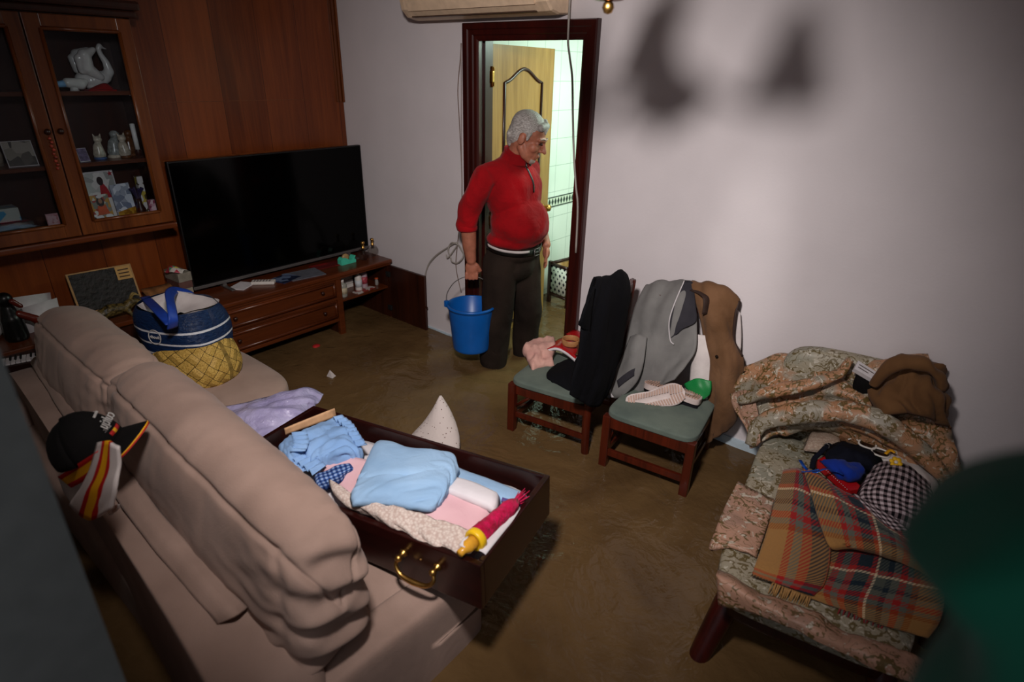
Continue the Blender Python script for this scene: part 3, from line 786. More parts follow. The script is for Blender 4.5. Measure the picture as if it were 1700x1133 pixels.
# ------------------------------------------------------------------ television
M['screen'] = plain('tv_screen', '#020202', 0.1, vary=0.0, spec=0.12)
M['bezel'] = plain('tv_bezel', '#0a0a0b', 0.35, vary=0.0)
M['silver'] = plain('silver_trim', '#6f6a68', 0.35, 0.6, vary=0.05)
tv = thing('television', 'large black flat-screen television on the console', 'television', (0.19, -0.665, CT))
b = MB().box((0.165, -1.305, 0.645), (0.198, -0.025, 1.372), bev=0.004); b.build('bezel', M['bezel'], tv)
b = MB().box((0.1975, -1.297, 0.662), (0.1995, -0.033, 1.364)); b.build('screen', M['screen'], tv)
b = MB().box((0.166, -1.305, 0.636), (0.202, -0.025, 0.655), bev=0.003); b.build('silver_strip', M['silver'], tv)
for y in (-1.12, -0.2):
    b = MB().box((0.10, y - 0.012, CT), (0.30, y + 0.012, CT + 0.008), bev=0.003).box((0.17, y - 0.012, CT + 0.006), (0.195, y + 0.012, 0.645)); b.build('foot', M['silver'], tv)
b = MB().box((0.10, -0.95, 0.75), (0.166, -0.38, 1.2), bev=0.01); b.build('rear_housing', M['bezel'], tv)

b = MB(); b.tube([(0.15, -0.03, 0.86), (0.13, -0.012, 0.80), (0.10, -0.01, 0.72), (0.14, -0.03, 0.63)], 0.004, 6); b.build('power_cable', M['bezel'], tv)
# ------------------------------------------------------------------ things on the console
def flat(name, label, cat, quad, z, h, mat, parent=None):
    V = [(x, y, z) for x, y in quad] + [(x, y, z + h) for x, y in quad]
    o = MB().add(V, [(3, 2, 1, 0), (4, 5, 6, 7), (0, 1, 5, 4), (1, 2, 6, 5), (2, 3, 7, 6), (3, 0, 4, 7)], smooth=False).build(name, mat, parent)
    return tag(o, label, cat) if label else o
def quad(cx, cy, w, d, a):
    c, s = math.cos(math.radians(a)), math.sin(math.radians(a))
    return [(cx + x * c - y * s, cy + x * s + y * c) for x, y in ((-w / 2, -d / 2), (w / 2, -d / 2), (w / 2, d / 2), (-w / 2, d / 2))]
t = thing('remote_control', 'cream remote control with buttons at the front of the console', 'remote control', (0.31, -0.93, CT))
o_ = flat('body', None, None, quad(0.31, -0.93, 0.15, 0.05, 55), CT, 0.018, M['white_plastic'], None); bpy.data.objects.remove(o_)
R55 = rotz(math.radians(48))
b = MB().box((0.235, -0.955, CT), (0.375, -0.905, CT + 0.02), bev=0.006, rot=R55, piv=(0.305, -0.93, CT)); b.build('body', M['white_plastic'], t)
b = MB()
for i in range(6):
    for j in range(3):
        b.box((0.25 + i * 0.018, -0.948 + j * 0.014, CT + 0.019), (0.26 + i * 0.018, -0.94 + j * 0.014, CT + 0.0225), bev=0.001, rot=R55, piv=(0.305, -0.93, CT))
b.build('buttons', plain('grey_keys', '#6a625e', 0.5), t)
flat('notepad', 'white notepad lying between the television foot and the remote', 'notepad', quad(0.255, -1.045, 0.10, 0.13, 30), CT, 0.006, M['paper'])
flat('booklet', 'dark blue booklet lying beside the remote control', 'booklet', quad(0.32, -0.79, 0.13, 0.15, 15), CT, 0.006, art('navy_cover', ['#141c34', '#1d2a4a', '#141c34', '#5a6a86'], 22, 2))
flat('magazine', 'grey magazine lying flat at the front middle of the console', 'magazine', quad(0.33, -0.66, 0.17, 0.23, -8), CT, 0.005, plain('grey_cover', '#5d6068', 0.5))
flat('red_leaflet', 'red and white leaflet under the right part of the television', 'leaflet', quad(0.27, -0.43, 0.10, 0.24, -6), CT, 0.004, art('red_print', ['#7c1a18', '#b8b0ac', '#7c1a18', '#5a1010'], 9, 3))
# turquoise tape dispenser
M['turq'] = plain('turquoise_plastic', '#46c0a0', 0.35, vary=0.05)
t = thing('tape_dispenser', 'turquoise desk tape dispenser on the console', 'tape dispenser', (0.325, -0.315, CT))
prof = [(-0.06, 0), (0.06, 0), (0.062, 0.018), (0.05, 0.03), (0.062, 0.048), (0.05, 0.05), (0.035, 0.03), (0.02, 0.024), (0.005, 0.03), (-0.02, 0.046), (-0.045, 0.05), (-0.06, 0.036)]
V = [(0.325 + s, -0.315 + y, CT + z) for s in (-0.022, 0.022) for y, z in prof]; k = len(prof)
b = MB().add(V, [tuple(range(k))[::-1], tuple(range(k, 2 * k))] + [(i, (i + 1) % k, (i + 1) % k + k, i + k) for i in range(k)], smooth=False); b.build('body', M['turq'], t)
b = MB().lathe([(0.013, -0.009), (0.026, -0.009), (0.026, 0.009), (0.013, 0.009)], (0.325, -0.325, CT + 0.045), 24, axis=(1, 0, 0)); b.build('tape_roll', plain('sticky_tape', '#a98a5c', 0.3), t)
# ball-shaped glass flasks
M['flask'] = glass_mat('flask_glass', (0.82, 0.8, 0.78), 0.2)
def flask(x, y, r, label):
    t = thing('glass_flask', label, 'bottle', (x, y, CT), group=None)
    pr = [(0.0, 0.0), (r * 0.5, 0.001)] + [(r * math.sin(a), r * (1 - math.cos(a)) + 0.002) for a in np.linspace(0.55, 2.85, 18)] + [(r * 0.26, 2 * r + 0.008)]
    MB().lathe(pr, (x, y, CT), 28).build('bulb', M['flask'], t)
    h = 2 * r
    MB().lathe([(r * 0.28, h - 0.004), (r * 0.3, h + 0.008), (r * 0.22, h + 0.012), (r * 0.2, h + 0.03), (r * 0.33, h + 0.036), (r * 0.34, h + 0.046), (r * 0.2, h + 0.05), (0, h + 0.05)], (x, y, CT), 20).build('stopper', M['brass'], t)
flask(0.345, -0.185, 0.042, 'round clear glass flask with brass stopper in front of the television corner')
flask(0.31, -0.075, 0.040, 'round clear glass flask with brass stopper nearest the white wall')
# books stacked at the left of the television
for i, (c, z0, h) in enumerate((('#6a5a50', 0, 0.045), ('#8a8070', 0.046, 0.03), ('#5a3a34', 0.077, 0.04), ('#7c7468', 0.118, 0.05))):
    flat('book', ['brown book at the bottom of the stack beside the television', 'tan book lying second from the bottom beside the television', 'dark red book near the top of the stack beside the television', 'grey book on top of the stack beside the television'][i], 'book', quad(0.2, -1.375, 0.15, 0.075, 3 * i - 4), CT + z0, h, plain('book_cover_%d' % i, c, 0.6), None)
b = MB(); b.grid(ripple(surface([[(0.15, -1.41, CT + 0.172), (0.2, -1.38, CT + 0.176), (0.25, -1.34, CT + 0.172)], [(0.17, -1.43, CT + 0.175), (0.22, -1.40, CT + 0.20), (0.26, -1.36, CT + 0.178)], [(0.2, -1.44, CT + 0.172), (0.25, -1.42, CT + 0.176), (0.28, -1.38, CT + 0.172)]], (5, 5)), 0.01, 20), 0.004)
tag(b.build('crumpled_leaflet', art('bright_print', ['#a83040', '#c8b050', '#5a8a70', '#b8b0a8'], 30, 2)), 'crumpled colourful leaflet on top of the books', 'leaflet')
# things in the open cupboard
M['clearplastic'] = plain('clear_plastic', '#8f8f84', 0.15, vary=0.05)
SZ = 0.403
def bottle(name, label, x, y, r, h, mat, neck=0.35, cap=None, labelmat=None, pump=False):
    t = thing(name, label, 'bottle', (x, y, SZ))
    MB().lathe([(r * 0.9, 0), (r, 0.006), (r, h * 0.68), (r * 0.85, h * 0.76), (r * neck, h * 0.82), (r * neck, h * 0.86), (0, h * 0.86)], (x, y, SZ), 20).build('body', mat, t)
    b = MB().lathe([(r * neck * 1.2, h * 0.84), (r * neck * 1.2, h * 0.94), (r * neck, h), (0, h)], (x, y, SZ), 16)
    if pump: b.lathe([(0.003, h), (0.003, h * 1.12), (0, h * 1.12)], (x, y, SZ), 8); b.box((x - 0.006, y - 0.03, SZ + h * 1.10), (x + 0.006, y + 0.008, SZ + h * 1.16), bev=0.003)
    b.build('pump' if pump else 'cap', cap or M['white_plastic'], t)
    if labelmat: MB().lathe([(r * 1.012, h * 0.2), (r * 1.012, h * 0.55)], (x, y, SZ), 20).build('label', labelmat, t)
bottle('soap_dispenser', 'clear pump soap bottle with a cream label at the left of the cupboard shelf', 0.385, -0.412, 0.03, 0.125, M['clearplastic'], labelmat=plain('cream_label', '#b9ad90', 0.6, vary=0.15, scale=120), pump=True)
bottle('white_bottle', 'white bottle with a blue ring mark in the middle of the cupboard shelf', 0.36, -0.26, 0.025, 0.145, M['white_plastic'], labelmat=plain('white_label', '#c2c6c8', 0.6))
bottle('pink_bottle', 'clear and pink bottle at the right of the cupboard shelf', 0.33, -0.19, 0.026, 0.15, plain('pinkish_plastic', '#a89098', 0.2), labelmat=plain('pink_label', '#a8404c', 0.5, vary=0.3, scale=90))
bottle('pale_bottle', 'pale tall carton-like bottle behind the soap dispenser', 0.27, -0.42, 0.024, 0.14, plain('pale_pink_plastic', '#b8a4a0', 0.3))
bottle('orange_pot', 'small orange-capped pot near the open cupboard door', 0.36, -0.10, 0.013, 0.055, plain('clear_pot', '#8a8680', 0.2), neck=0.9, cap=plain('orange_cap', '#b4481c', 0.4))
flat('cosmetic_tray', 'white and red tray under the bottles on the cupboard shelf', 'tray', quad(0.385, -0.235, 0.06, 0.17, 8), SZ, 0.006, art('tray_print', ['#b8b0aa', '#8a3028', '#b8b0aa'], 30, 2))
for i, z in enumerate((0.0, 0.03, 0.06)):
    flat('white_case', ['white case at the bottom of the pile at the back of the cupboard', 'white case in the middle of the pile at the back of the cupboard', 'white case on top of the pile at the back of the cupboard'][i], 'case', quad(0.2, -0.3, 0.12, 0.13, 5 * i), SZ + z, 0.026, M['white_plastic'])

# ------------------------------------------------------------------ low area left of the television
M['carving'] = plain('dark_carving', '#1a1410', 0.6, vary=0.4, scale=40, bump=0.8, bscale=40, bdist=0.01)
M['kraft'] = plain('kraft_card', '#a07a4c', 0.7, vary=0.08)
t, a, q, up, nr = card('framed_picture', 'dark picture in a thin tan frame leaning against the panelling', 'picture', (0.160,-1.878,0.642), (0.160,-1.573,0.635), 0.21, M['carving'], M['kraft'], 0.05, 0.012)
flatpatch('caption_label', t, a, q, up, nr, [(0.73, 0.64), (0.97, 0.64), (0.97, 0.97), (0.73, 0.97)], plain('label_card', '#b48c50', 0.7, vary=0.05), 0.004)
ink = plain('label_ink', '#3a2412', 0.7)
for k in range(3):
    flatpatch('caption_lines', t, a, q, up, nr, [(0.765, 0.87 - 0.085 * k), (0.935, 0.87 - 0.085 * k), (0.935, 0.90 - 0.085 * k), (0.765, 0.90 - 0.085 * k)], ink, 0.0048)
# small carved animal in front of the picture
t = thing('carved_animal', 'dark olive carved crouching animal in front of the framed picture', 'figurine', (0.27, -1.74, CT))
o = Vector((0.27, -1.74, CT))
V3 = lambda x, y, z: o + Vector((x, y, z))
blob('body', [('c', [V3(0, -0.08, 0.04), V3(0, -0.03, 0.055), V3(0, 0.04, 0.05), V3(0, 0.08, 0.075)], [0.028, 0.034, 0.028, 0.022]), ('c', [V3(0, 0.08, 0.075), V3(0.01, 0.115, 0.07)], [0.022, 0.012]), ('c', [V3(0, -0.09, 0.04), V3(0, -0.13, 0.015)], [0.012, 0.006])] + [('c', [V3(sx * 0.02, y, 0.035), V3(sx * 0.03, y + 0.012, 0.006)], [0.012, 0.008]) for sx in (-1, 1) for y in (-0.07, 0.05)], plain('olive_carving', '#5a4a26', 0.4, vary=0.5, scale=60, bump=0.8, bscale=70, bdist=0.006), t, 0.005, 1)
b = MB()
for k in range(2): b.tube([V3(0.0, 0.075, 0.09), V3(0.012 * (1 if k else -1), 0.095, 0.115), V3(0.02 * (1 if k else -1), 0.12, 0.105)], [0.007, 0.005, 0.002], 8)
b.build('horns', plain('pale_horn', '#8a7440', 0.4), t)
# brown cardboard box and papers between picture and books
flat('papers', 'grey printed papers under the cardboard flap behind the bag', 'papers', quad(0.24, -1.50, 0.13, 0.12, 12), CT, 0.01, plain('grey_print', '#7a7068', 0.7, vary=0.15))
b = MB(); b.grid(surface([[(0.13, -1.56, CT + 0.085), (0.15, -1.47, CT + 0.088), (0.15, -1.40, CT + 0.092)], [(0.22, -1.56, CT + 0.05), (0.24, -1.47, CT + 0.05), (0.24, -1.40, CT + 0.055)]], (3, 3)), 0.004)
b.box((0.12, -1.55, CT + 0.005), (0.2, -1.42, CT + 0.06), bev=0.003)
tag(b.build('cardboard_box', plain('printed_kraft', '#8a5c34', 0.7, vary=0.3, scale=22)), 'brown printed cardboard box with raised flap beside the books', 'box')
for i, (p0, p1, p2, p3) in enumerate((((0.12, -2.16, CT), (0.1, -1.98, CT), (0.05, -1.95, CT + 0.15), (0.07, -2.12, CT + 0.17)), ((0.16, -2.12, CT), (0.15, -1.96, CT), (0.10, -1.94, CT + 0.13), (0.11, -2.1, CT + 0.12)))):
    b = MB(); b.grid(np.array([[p0, p1], [p3, p2]]), 0.003); tag(b.build('envelope', M['paper']), ['white envelope leaning behind another at the far left of the panelling', 'white envelope leaning in front of the other at the far left'][i], 'envelope')
# dark figure, vase and fan-like ornament at the left edge
t = thing('dark_statuette', 'dark statuette with reddish arms at the left edge behind the sofa', 'statuette', (0.2, -2.16, CT))
o = Vector((0.2, -2.16, CT))
blob('body', [('c', [o + Vector((0, 0, 0.02)), o + Vector((0, 0, 0.1)), o + Vector((0, 0.0, 0.16))], [0.05, 0.045, 0.03]), ('e', o + Vector((0, 0.0, 0.205)), (0.032, 0.034, 0.038))], plain('dark_lacquer', '#0d0c0c', 0.3), t, 0.006, 2)
blob('arms', [('c', [o + Vector((0.02, 0.03, 0.13)), o + Vector((0.03, 0.085, 0.09)), o + Vector((0.02, 0.11, 0.05))], [0.018, 0.02, 0.03]), ('c', [o + Vector((0.03, 0.02, 0.2)), o + Vector((0.035, 0.045, 0.17))], [0.014, 0.012])], plain('red_lacquer', '#5a1a0e', 0.3), t, 0.006, 2)
b = MB().lathe([(0.03, 0), (0.05, 0.03), (0.055, 0.09), (0.03, 0.14), (0.036, 0.16), (0.03, 0.16), (0.024, 0.14), (0, 0.12)], (0.1, -2.24, CT), 20); tag(b.build('white_vase', M['porcelain']), 'white vase behind the dark statuette at the left edge', 'vase')
t = thing('music_keyboard', 'toy piano with black and white keys at the left edge behind the sofa', 'toy piano', (0.42, -2.23, CT - 0.05))
R = rotz(math.radians(-15)); pv = (0.42, -2.23, CT)
b = MB().box((0.3, -2.33, CT - 0.06), (0.47, -2.08, CT - 0.02), bev=0.004, rot=R, piv=pv); b.build('case', plain('dark_red_lacquer', '#24100c', 0.3), t)
b = MB()
for k in range(12): b.box((0.385, -2.32 + k * 0.019, CT - 0.02), (0.46, -2.303 + k * 0.019, CT - 0.012), bev=0.001, rot=R, piv=pv)
b.build('white_keys', M['paper'], t)
b = MB()
for k in (0, 1, 3, 4, 5, 7, 8, 10): b.box((0.385, -2.3055 + k * 0.019, CT - 0.012), (0.43, -2.2985 + k * 0.019, CT - 0.004), rot=R, piv=pv)
b.build('black_keys', M['black'], t)
b = MB().box((0.36, -2.30, 0.0), (0.47, -2.12, CT - 0.06), bev=0.004, rot=R, piv=pv); tag(b.build('side_stand', plain('dark_stand', '#1a0c08', 0.4)), 'dark low stand under the toy piano', 'stand')

# ------------------------------------------------------------------ sofa
def sofa_mat():
    n = N('taupe_upholstery'); o = n.coord()
    n.base(n.ramp(n.noise(o, 5, 4), [(0.3, '#8f776b'), (0.7, '#a58b7e')])); n.set(0.9, 0, 0.12)
    w = n.noise(o, 320, 2); v = n.noise(o, 7, 3, 0.5, 0.5)
    n.bump(n.math('ADD', n.math('MULTIPLY', w, 0.12), n.math('MULTIPLY', v, 0.5)), 0.4, 0.02)
    n.b.inputs['Sheen Weight'].default_value = 0.08; return n.m
M['sofa'] = sofa_mat()
sf = thing('sofa', 'taupe two-seat sofa seen from behind with plump back cushions', 'sofa', (1.75, -1.95, 0.0))
b = MB()
pillow(b, (0.62, -2.36, 0.05), (2.78, -1.62, 0.38), 14, (0.0, 0.0, 0.0), 14)
b.build('base', M['sofa'], sf)
# back frame with a rounded ledge, falling towards its right end
def backfn(p, u):
    d = max(0.0, (p.x - 2.35) / 0.45); k = (1 - u[1]) / 2
    return (p.x, p.y * (1 - k) + k * (-2.232 - 0.065 * p.x), p.z - (0.07 * d * d if p.z > 0.4 else 0))
b = MB(); pillow(b, (0.50, -2.40, 0.05), (2.80, -2.14, 0.625), 9, (0.0, 0.0, 0.0), 26, fn=backfn); b.build('back_frame', M['sofa'], sf)
b = MB(); pillow(b, (2.66, -2.40, 0.05), (2.80, -1.62, 0.47), 9, (0.0, 0.0, 0.0), 18, fn=lambda p, u: (p.x, p.y, p.z - (0.09 * max(0, (p.y + 2.1)) if p.z > 0.3 else 0))); b.build('end_panel', M['sofa'], sf)
b = MB(); pillow(b, (0.52, -2.40, 0.05), (0.66, -1.62, 0.47), 9, (0.0, 0.0, 0.0), 12); b.build('end_panel', M['sofa'], sf)
# seat cushions
def seatfn(p, u): return (p.x, p.y - 0.05 * (abs(u[0]) ** 6) * (1 if u[1] > 0 else 0), p.z)
b = MB(); pillow(b, (0.58, -2.24, 0.33), (1.40, -1.37, 0.485), 5, (0.01, 0.02, 0.02), 24, fn=seatfn); b.build('seat_cushion', M['sofa'], sf)
b = MB(); pillow(b, (1.41, -2.24, 0.31), (2.73, -1.47, 0.452), 5, (0.005, 0.015, 0.008), 24); b.build('seat_cushion', M['sofa'], sf)
def fold(p, seed, amp, fr): return amp * noise.noise(Vector((p[0] * fr[0] + seed, p[1] * fr[1], p[2] * fr[2])))
def back_cushion(x0, x1, yb0, yf0, z0, z1, lean, seed, endwr, dz=(0, 0)):
    """plump cushion leaning back on the frame, pleated towards its ends"""
    def fn(p, u):
        t = (p.z - z0) / (z1 - z0)
        y = p.y + lean * (1 - t) * (1 - u[1]) / 2 - 0.03 * (p.x - 1.7)
        e = max(0.0, abs(u[0]) - 0.45) / 0.55
        x = p.x + 0.012 * math.sin(t * 30 + 3 * u[1]) * e ** 3 * endwr
        up_ = max(0, t - 0.5) * 2
        z = p.z - 0.035 * up_ * (abs(u[1]) ** 2) + (dz[0] * (1 - u[0]) / 2 + dz[1] * (1 + u[0]) / 2) * t
        cr = 0.0
        if u[2] > 0:
            for sg in (-1, 1):
                cr += math.exp(-((u[2] + sg * u[1]) / 0.05) ** 2) * (1 if sg * u[1] < 0 else 0)
        cr += math.exp(-((abs(u[0]) - max(abs(u[1]), abs(u[2]))) / 0.05) ** 2) * 0.6
        w = -0.008 * cr + 0.006 * noise.noise(Vector((p.x * 4 + seed, p.y * 6, p.z * 6))) + 0.010 * e * noise.noise(Vector((p.x * 14 + seed, p.y * 10, p.z * 22))) + 0.003 * noise.noise(Vector((p.x * 22 + seed, p.y * 5, p.z * 5)))
        # wrinkles sagging down the front and end faces
        w += endwr * 0.005 * math.sin(p.z * 110 + p.x * 14 + 4 * noise.noise(Vector((p.x * 4, p.y * 4, seed)))) * max(0, 0.75 - t) * min(1, e * 2.2 + 0.15)
        return (x + w * u[0], y + w * u[1] * 1.2, z + w * max(u[2], 0))
    b = MB(); pillow(b, (x0, yb0, z0), (x1, yf0, z1), 6.0, (0.012, 0.025, 0.012), 64, fn=fn)
    c = b.build('back_cushion', M['sofa'], sf)
    # seams along the two long top edges and round the end
    b = MB()
    for y, dzz in ((yb0 + 0.045, -0.062), (yf0 - 0.045, -0.075)):
        pts = []
        for k in range(17):
            x = x0 + 0.05 + (x1 - x0 - 0.1) * k / 16
            u = (x - x0) / (x1 - x0)
            pts.append((x, y, z1 + dzz + dz[0] * (1 - u) + dz[1] * u))
    return c
back_cushion(0.56, 1.545, -2.19, -1.96, 0.46, 0.905, -0.05, 2.0, 0.6, (-0.03, 0.0))
back_cushion(1.50, 2.765, -2.185, -1.965, 0.45, 0.925, -0.05, 9.0, 1.0, (0.0, -0.02))
# loose strip of the slip cover between ledge and cushion
b = MB(); b.grid(ripple(surface([[(0.60, -2.205, 0.63), (1.48, -2.275, 0.635), (2.06, -2.315, 0.635), (2.54, -2.315, 0.615)], [(0.60, -2.185, 0.65), (1.48, -2.245, 0.655), (2.06, -2.285, 0.655), (2.57, -2.285, 0.635)], [(0.60, -2.16, 0.64), (1.48, -2.21, 0.65), (2.06, -2.25, 0.65), (2.56, -2.25, 0.625)]], (5, 10)), 0.006, 6, 3), 0.008)
b.build('cover_strip', M['sofa'], sf)

# ------------------------------------------------------------------ cap and striped band on the sofa back
M['capcloth'] = cloth('black_twill', '#0f0d0d', '#080707', 8, 0.15, 9, 0.6)
M['red'] = plain('red_trim', '#b01a1a', 0.7, vary=0.08); M['yellow'] = plain('yellow_trim', '#e0a012', 0.7, vary=0.06)
M['whitecloth'] = cloth('white_cotton', '#cfc6c2', '#bdb3b0', 8, 0.4, 14)
cp = thing('baseball_cap', 'black baseball cap with red and yellow trim perched on the sofa back', 'cap', (1.959,-2.342,0.875))
cx = Vector((1.959,-2.342,0.875))
CS = 0.90
upv = Vector((-0.22, -0.30, 0.92)).normalized()
bd = Vector((0.56, 0.72, 0.50)); bd = (bd - upv * bd.dot(upv)).normalized()              # direction the brim points
sd = bd.cross(upv)
def cpt(a, f, h): return cx + (sd * a + bd * f + upv * h) * CS
rows = []
for i in range(9):
    th = i / 8 * math.pi / 2
    r = math.cos(th); h = math.sin(th) * 0.125
    rows.append([cpt(0.095 * r * math.cos(p), 0.102 * r * math.sin(p), h * (1 + 0.04 * math.sin(p))) for p in np.linspace(0, 2 * math.pi, 33)])
b = MB(); b.grid(np.array(rows), 0.003); b.build('crown', M['capcloth'], cp)
b = MB().lathe([(0.0, 0.006), (0.007, 0.004), (0.009, 0)], cpt(0, 0, 0.125), 12, axis=upv); b.build('button', M['capcloth'], cp)
rows = []
for k in range(9):
    u = k / 8
    rows.append([cpt(s * 0.088 * (1 - 0.05 * u), 0.10 * math.sqrt(max(0, 1 - (s * 0.88) ** 2)) + u * (0.085 * (1 - 0.32 * s * s)), 0.012 - 0.030 * s * s - 0.012 * u) for s in np.linspace(-1, 1, 21)])
br = MB(); br.grid(np.array(rows), 0.004); br = br.build('brim', M['capcloth'], cp)
b = MB(); edge = rows[-1]; b.tube(edge[:], 0.0024, 6, smooth_path=1); b.build('yellow_edge', M['yellow'], br)
b = MB(); b.tube([p - upv * 0.004 + bd * 0.001 for p in edge], 0.0022, 6, smooth_path=1); b.build('red_edge', M['red'], br)
def crownpt(phi, th, off=0.002):
    r = math.cos(th); n = cpt(0.095 * r * math.cos(phi), 0.102 * r * math.sin(phi), 0.125 * math.sin(th) * (1 + 0.04 * math.sin(phi)))
    return n + (n - cpt(0, 0, 0.02)).normalized() * off
FR = math.pi / 2
b = MB()
for (p0, p1, mt) in ((-0.30, -0.02, 0), (-0.02, 0.14, 1), (0.14, 0.30, 0)):
    G = np.array([[crownpt(FR + 0.0 - p, 0.16 + dt, 0.003) for p in np.linspace(p0, p1, 6)] for dt in (0, 0.10)]); b.grid(G, 0.002, mt)
b.build('flag_patch', [M['red'], M['yellow']], cp)
M['thread'] = plain('white_thread', '#b8b4b0', 0.7)
def cap_text(txt, size, phi, th):
    c = crownpt(FR + phi, th, 0.004); a = crownpt(FR + phi - 0.02, th, 0.004); u = crownpt(FR + phi, th + 0.02, 0.004)
    writing('lettering', txt, size, c, a - c, u - c, M['thread'], cp, 0.001)
cap_text('cultiu', 0.040, 0.12, 0.48); cap_text('S.A.T.', 0.012, -0.22, 0.36); cap_text('abonos', 0.014, 0.20, 0.76)
# dark band lining hanging to the white band with flag stripes
bandm = N('flag_band'); uvn = bandm.coord('UV'); su = bandm.sep(uvn)
bandm.base(bandm.ramp(su[0], [(0, '#c9c0bc'), (0.26, '#b01a1a'), (0.37, '#e0a012'), (0.58, '#b01a1a'), (0.69, '#c9c0bc')], True)); bandm.set(0.85, 0, 0.1)
band2 = N('flag_stripe'); su = band2.sep(band2.coord('UV'))
band2.base(band2.ramp(su[1], [(0, '#b01a1a'), (0.28, '#e0a012'), (0.72, '#b01a1a')], True)); band2.set(0.85, 0, 0.1)
t = thing('striped_headband', 'white band with red and yellow stripes hanging below the black cap', 'headband', (2.1, -2.42, 0.7))
sheet('band', [[(2.171,-2.360,1.003), (2.245,-2.355,1.039), (2.296,-2.350,1.043)], [(2.146,-2.385,0.931), (2.229,-2.375,0.965), (2.293,-2.360,0.990)], [(2.059,-2.410,0.830), (2.170,-2.400,0.868), (2.298,-2.380,0.939)], [(1.905,-2.420,0.698), (2.072,-2.415,0.735), (2.270,-2.395,0.873)]], bandm.m, t, (6, 6), 0.006, 0.004, 20, 3)
sheet('rear_band', [[(1.636,-2.385,0.644), (1.910,-2.370,0.821), (2.072,-2.345,0.925)], [(1.646,-2.385,0.576), (1.799,-2.365,0.674), (1.938,-2.345,0.774)], [(1.765,-2.390,0.577), (1.869,-2.375,0.656), (1.990,-2.360,0.750)]], M['whitecloth'], t, (6, 6), 0.006, 0.005, 16, 5)
sheet('stripe', [[(1.771,-2.405,0.720), (2.030,-2.390,0.887), (2.192,-2.370,0.994)], [(1.920,-2.405,0.758), (2.050,-2.390,0.843), (2.137,-2.370,0.915)]], band2.m, t, (5, 6), 0.004, 0.0, 16, 5)
sheet('hem', [[(2.073,-2.370,0.743), (2.103,-2.360,0.766), (2.167,-2.360,0.806)], [(2.078,-2.370,0.725), (2.089,-2.360,0.733), (2.161,-2.360,0.791)]], M['whitecloth'], t, (4, 4), 0.006, 0.002, 30, 6)

# ------------------------------------------------------------------ woven basket bag and the navy bag standing in it
def wicker():
    n = N('woven_straw'); uv = n.coord('UV'); m_ = n.mapping(uv, (1, 1, 1), (0, 0, math.radians(45)))
    x, y, _ = n.sep(m_)[:3]
    cx_ = n.math('FLOOR', n.math('MULTIPLY', x, 22)); cy_ = n.math('FLOOR', n.math('MULTIPLY', y, 22))
    par = n.math('MODULO', n.math('ABSOLUTE', n.math('ADD', cx_, cy_)), 2.0)
    fx = n.math('FRACT', n.math('MULTIPLY', x, 22)); fy = n.math('FRACT', n.math('MULTIPLY', y, 22))
    ax = n.math('ABSOLUTE', n.math('SUBTRACT', fx, 0.5)); ay = n.math('ABSOLUTE', n.math('SUBTRACT', fy, 0.5))
    h = n.mix(par, ax, ay); hh = n.math('SUBTRACT', 0.5, n.sep(h)[0])
    st = n.noise(n.mapping(uv, (40, 40, 1)), 4, 3)
    n.base(n.mix(n.math('LESS_THAN', hh, 0.05), n.ramp(st, [(0.3, '#94702c'), (0.7, '#d2ae5c')]), '#3a2a10')); n.set(0.6, 0, 0.25)
    n.bump(hh, 0.7, 0.02); return n.m
M['wicker'] = wicker()
bk = thing('woven_basket', 'yellow woven straw basket standing on the far sofa seat', 'basket', (0.98, -1.66, 0.49))
c0 = Vector((0.985, -1.66, 0))
rg = []
for z, rx, ry, dx, dy in ((0.49, 0.15, 0.115, 0, 0), (0.50, 0.18, 0.14, 0, 0), (0.56, 0.195, 0.155, 0, 0), (0.63, 0.185, 0.145, -0.01, 0), (0.69, 0.165, 0.125, -0.02, 0)):
    rg.append(ring((c0.x + dx, c0.y + dy, z), rx, ry, 12, math.radians(25), 2.6))
b = MB(); loft(b, rg, (5, 4), cap=True, uvs=(1.0, 0.28)); b.build('body', M['wicker'], bk)
def navy():
    n = N('navy_woven_plastic'); uv = n.coord('UV'); v = n.sep(uv)[1]
    w = n.noise(uv, 30, 3)
    st = None
    for c in (0.12, 0.34, 0.56):
        k = n.math('LESS_THAN', n.math('ABSOLUTE', n.math('SUBTRACT', v, c)), 0.018)
        st = k if st is None else n.math('MAXIMUM', st, k)
    n.base(n.mix(st, n.ramp(w, [(0.3, '#081a38'), (0.7, '#122c52')]), '#c8c8cc')); n.set(0.45, 0, 0.25)
    n.bump(n.noise(uv, 22, 4, 0.5, 0.8), 0.4, 0.02); return n.m
M['navybag'] = navy()
bg = thing('tote_bag', 'navy tote bag with white stripes set inside the straw basket', 'bag', (0.9, -1.66, 0.6))
def wob(r, k, s): return [(p[0] + k * noise.noise(Vector((p[0] * 9, p[1] * 9, p[2] * 9 + s))), p[1] + k * noise.noise(Vector((p[1] * 9, p[2] * 9, s + p[0] * 9))), p[2] + k * noise.noise(Vector((s, p[1] * 9, p[0] * 9)))) for p in r]
cb0 = Vector((0.895, -1.655, 0))
rg = []
for z, rx, ry, dx in ((0.625, 0.205, 0.155, 0.03), (0.68, 0.215, 0.16, 0.015), (0.74, 0.218, 0.165, 0.0), (0.80, 0.208, 0.155, -0.01), (0.835, 0.185, 0.135, -0.01)):
    rg.append(wob(ring((cb0.x + dx, cb0.y, z), rx, ry, 14, math.radians(20), 2.4), 0.012, 3))
b = MB(); loft(b, rg, (5, 4), cap=False, uvs=(2.0, 1.0)); b.build('body', M['navybag'], bg)
rg = []
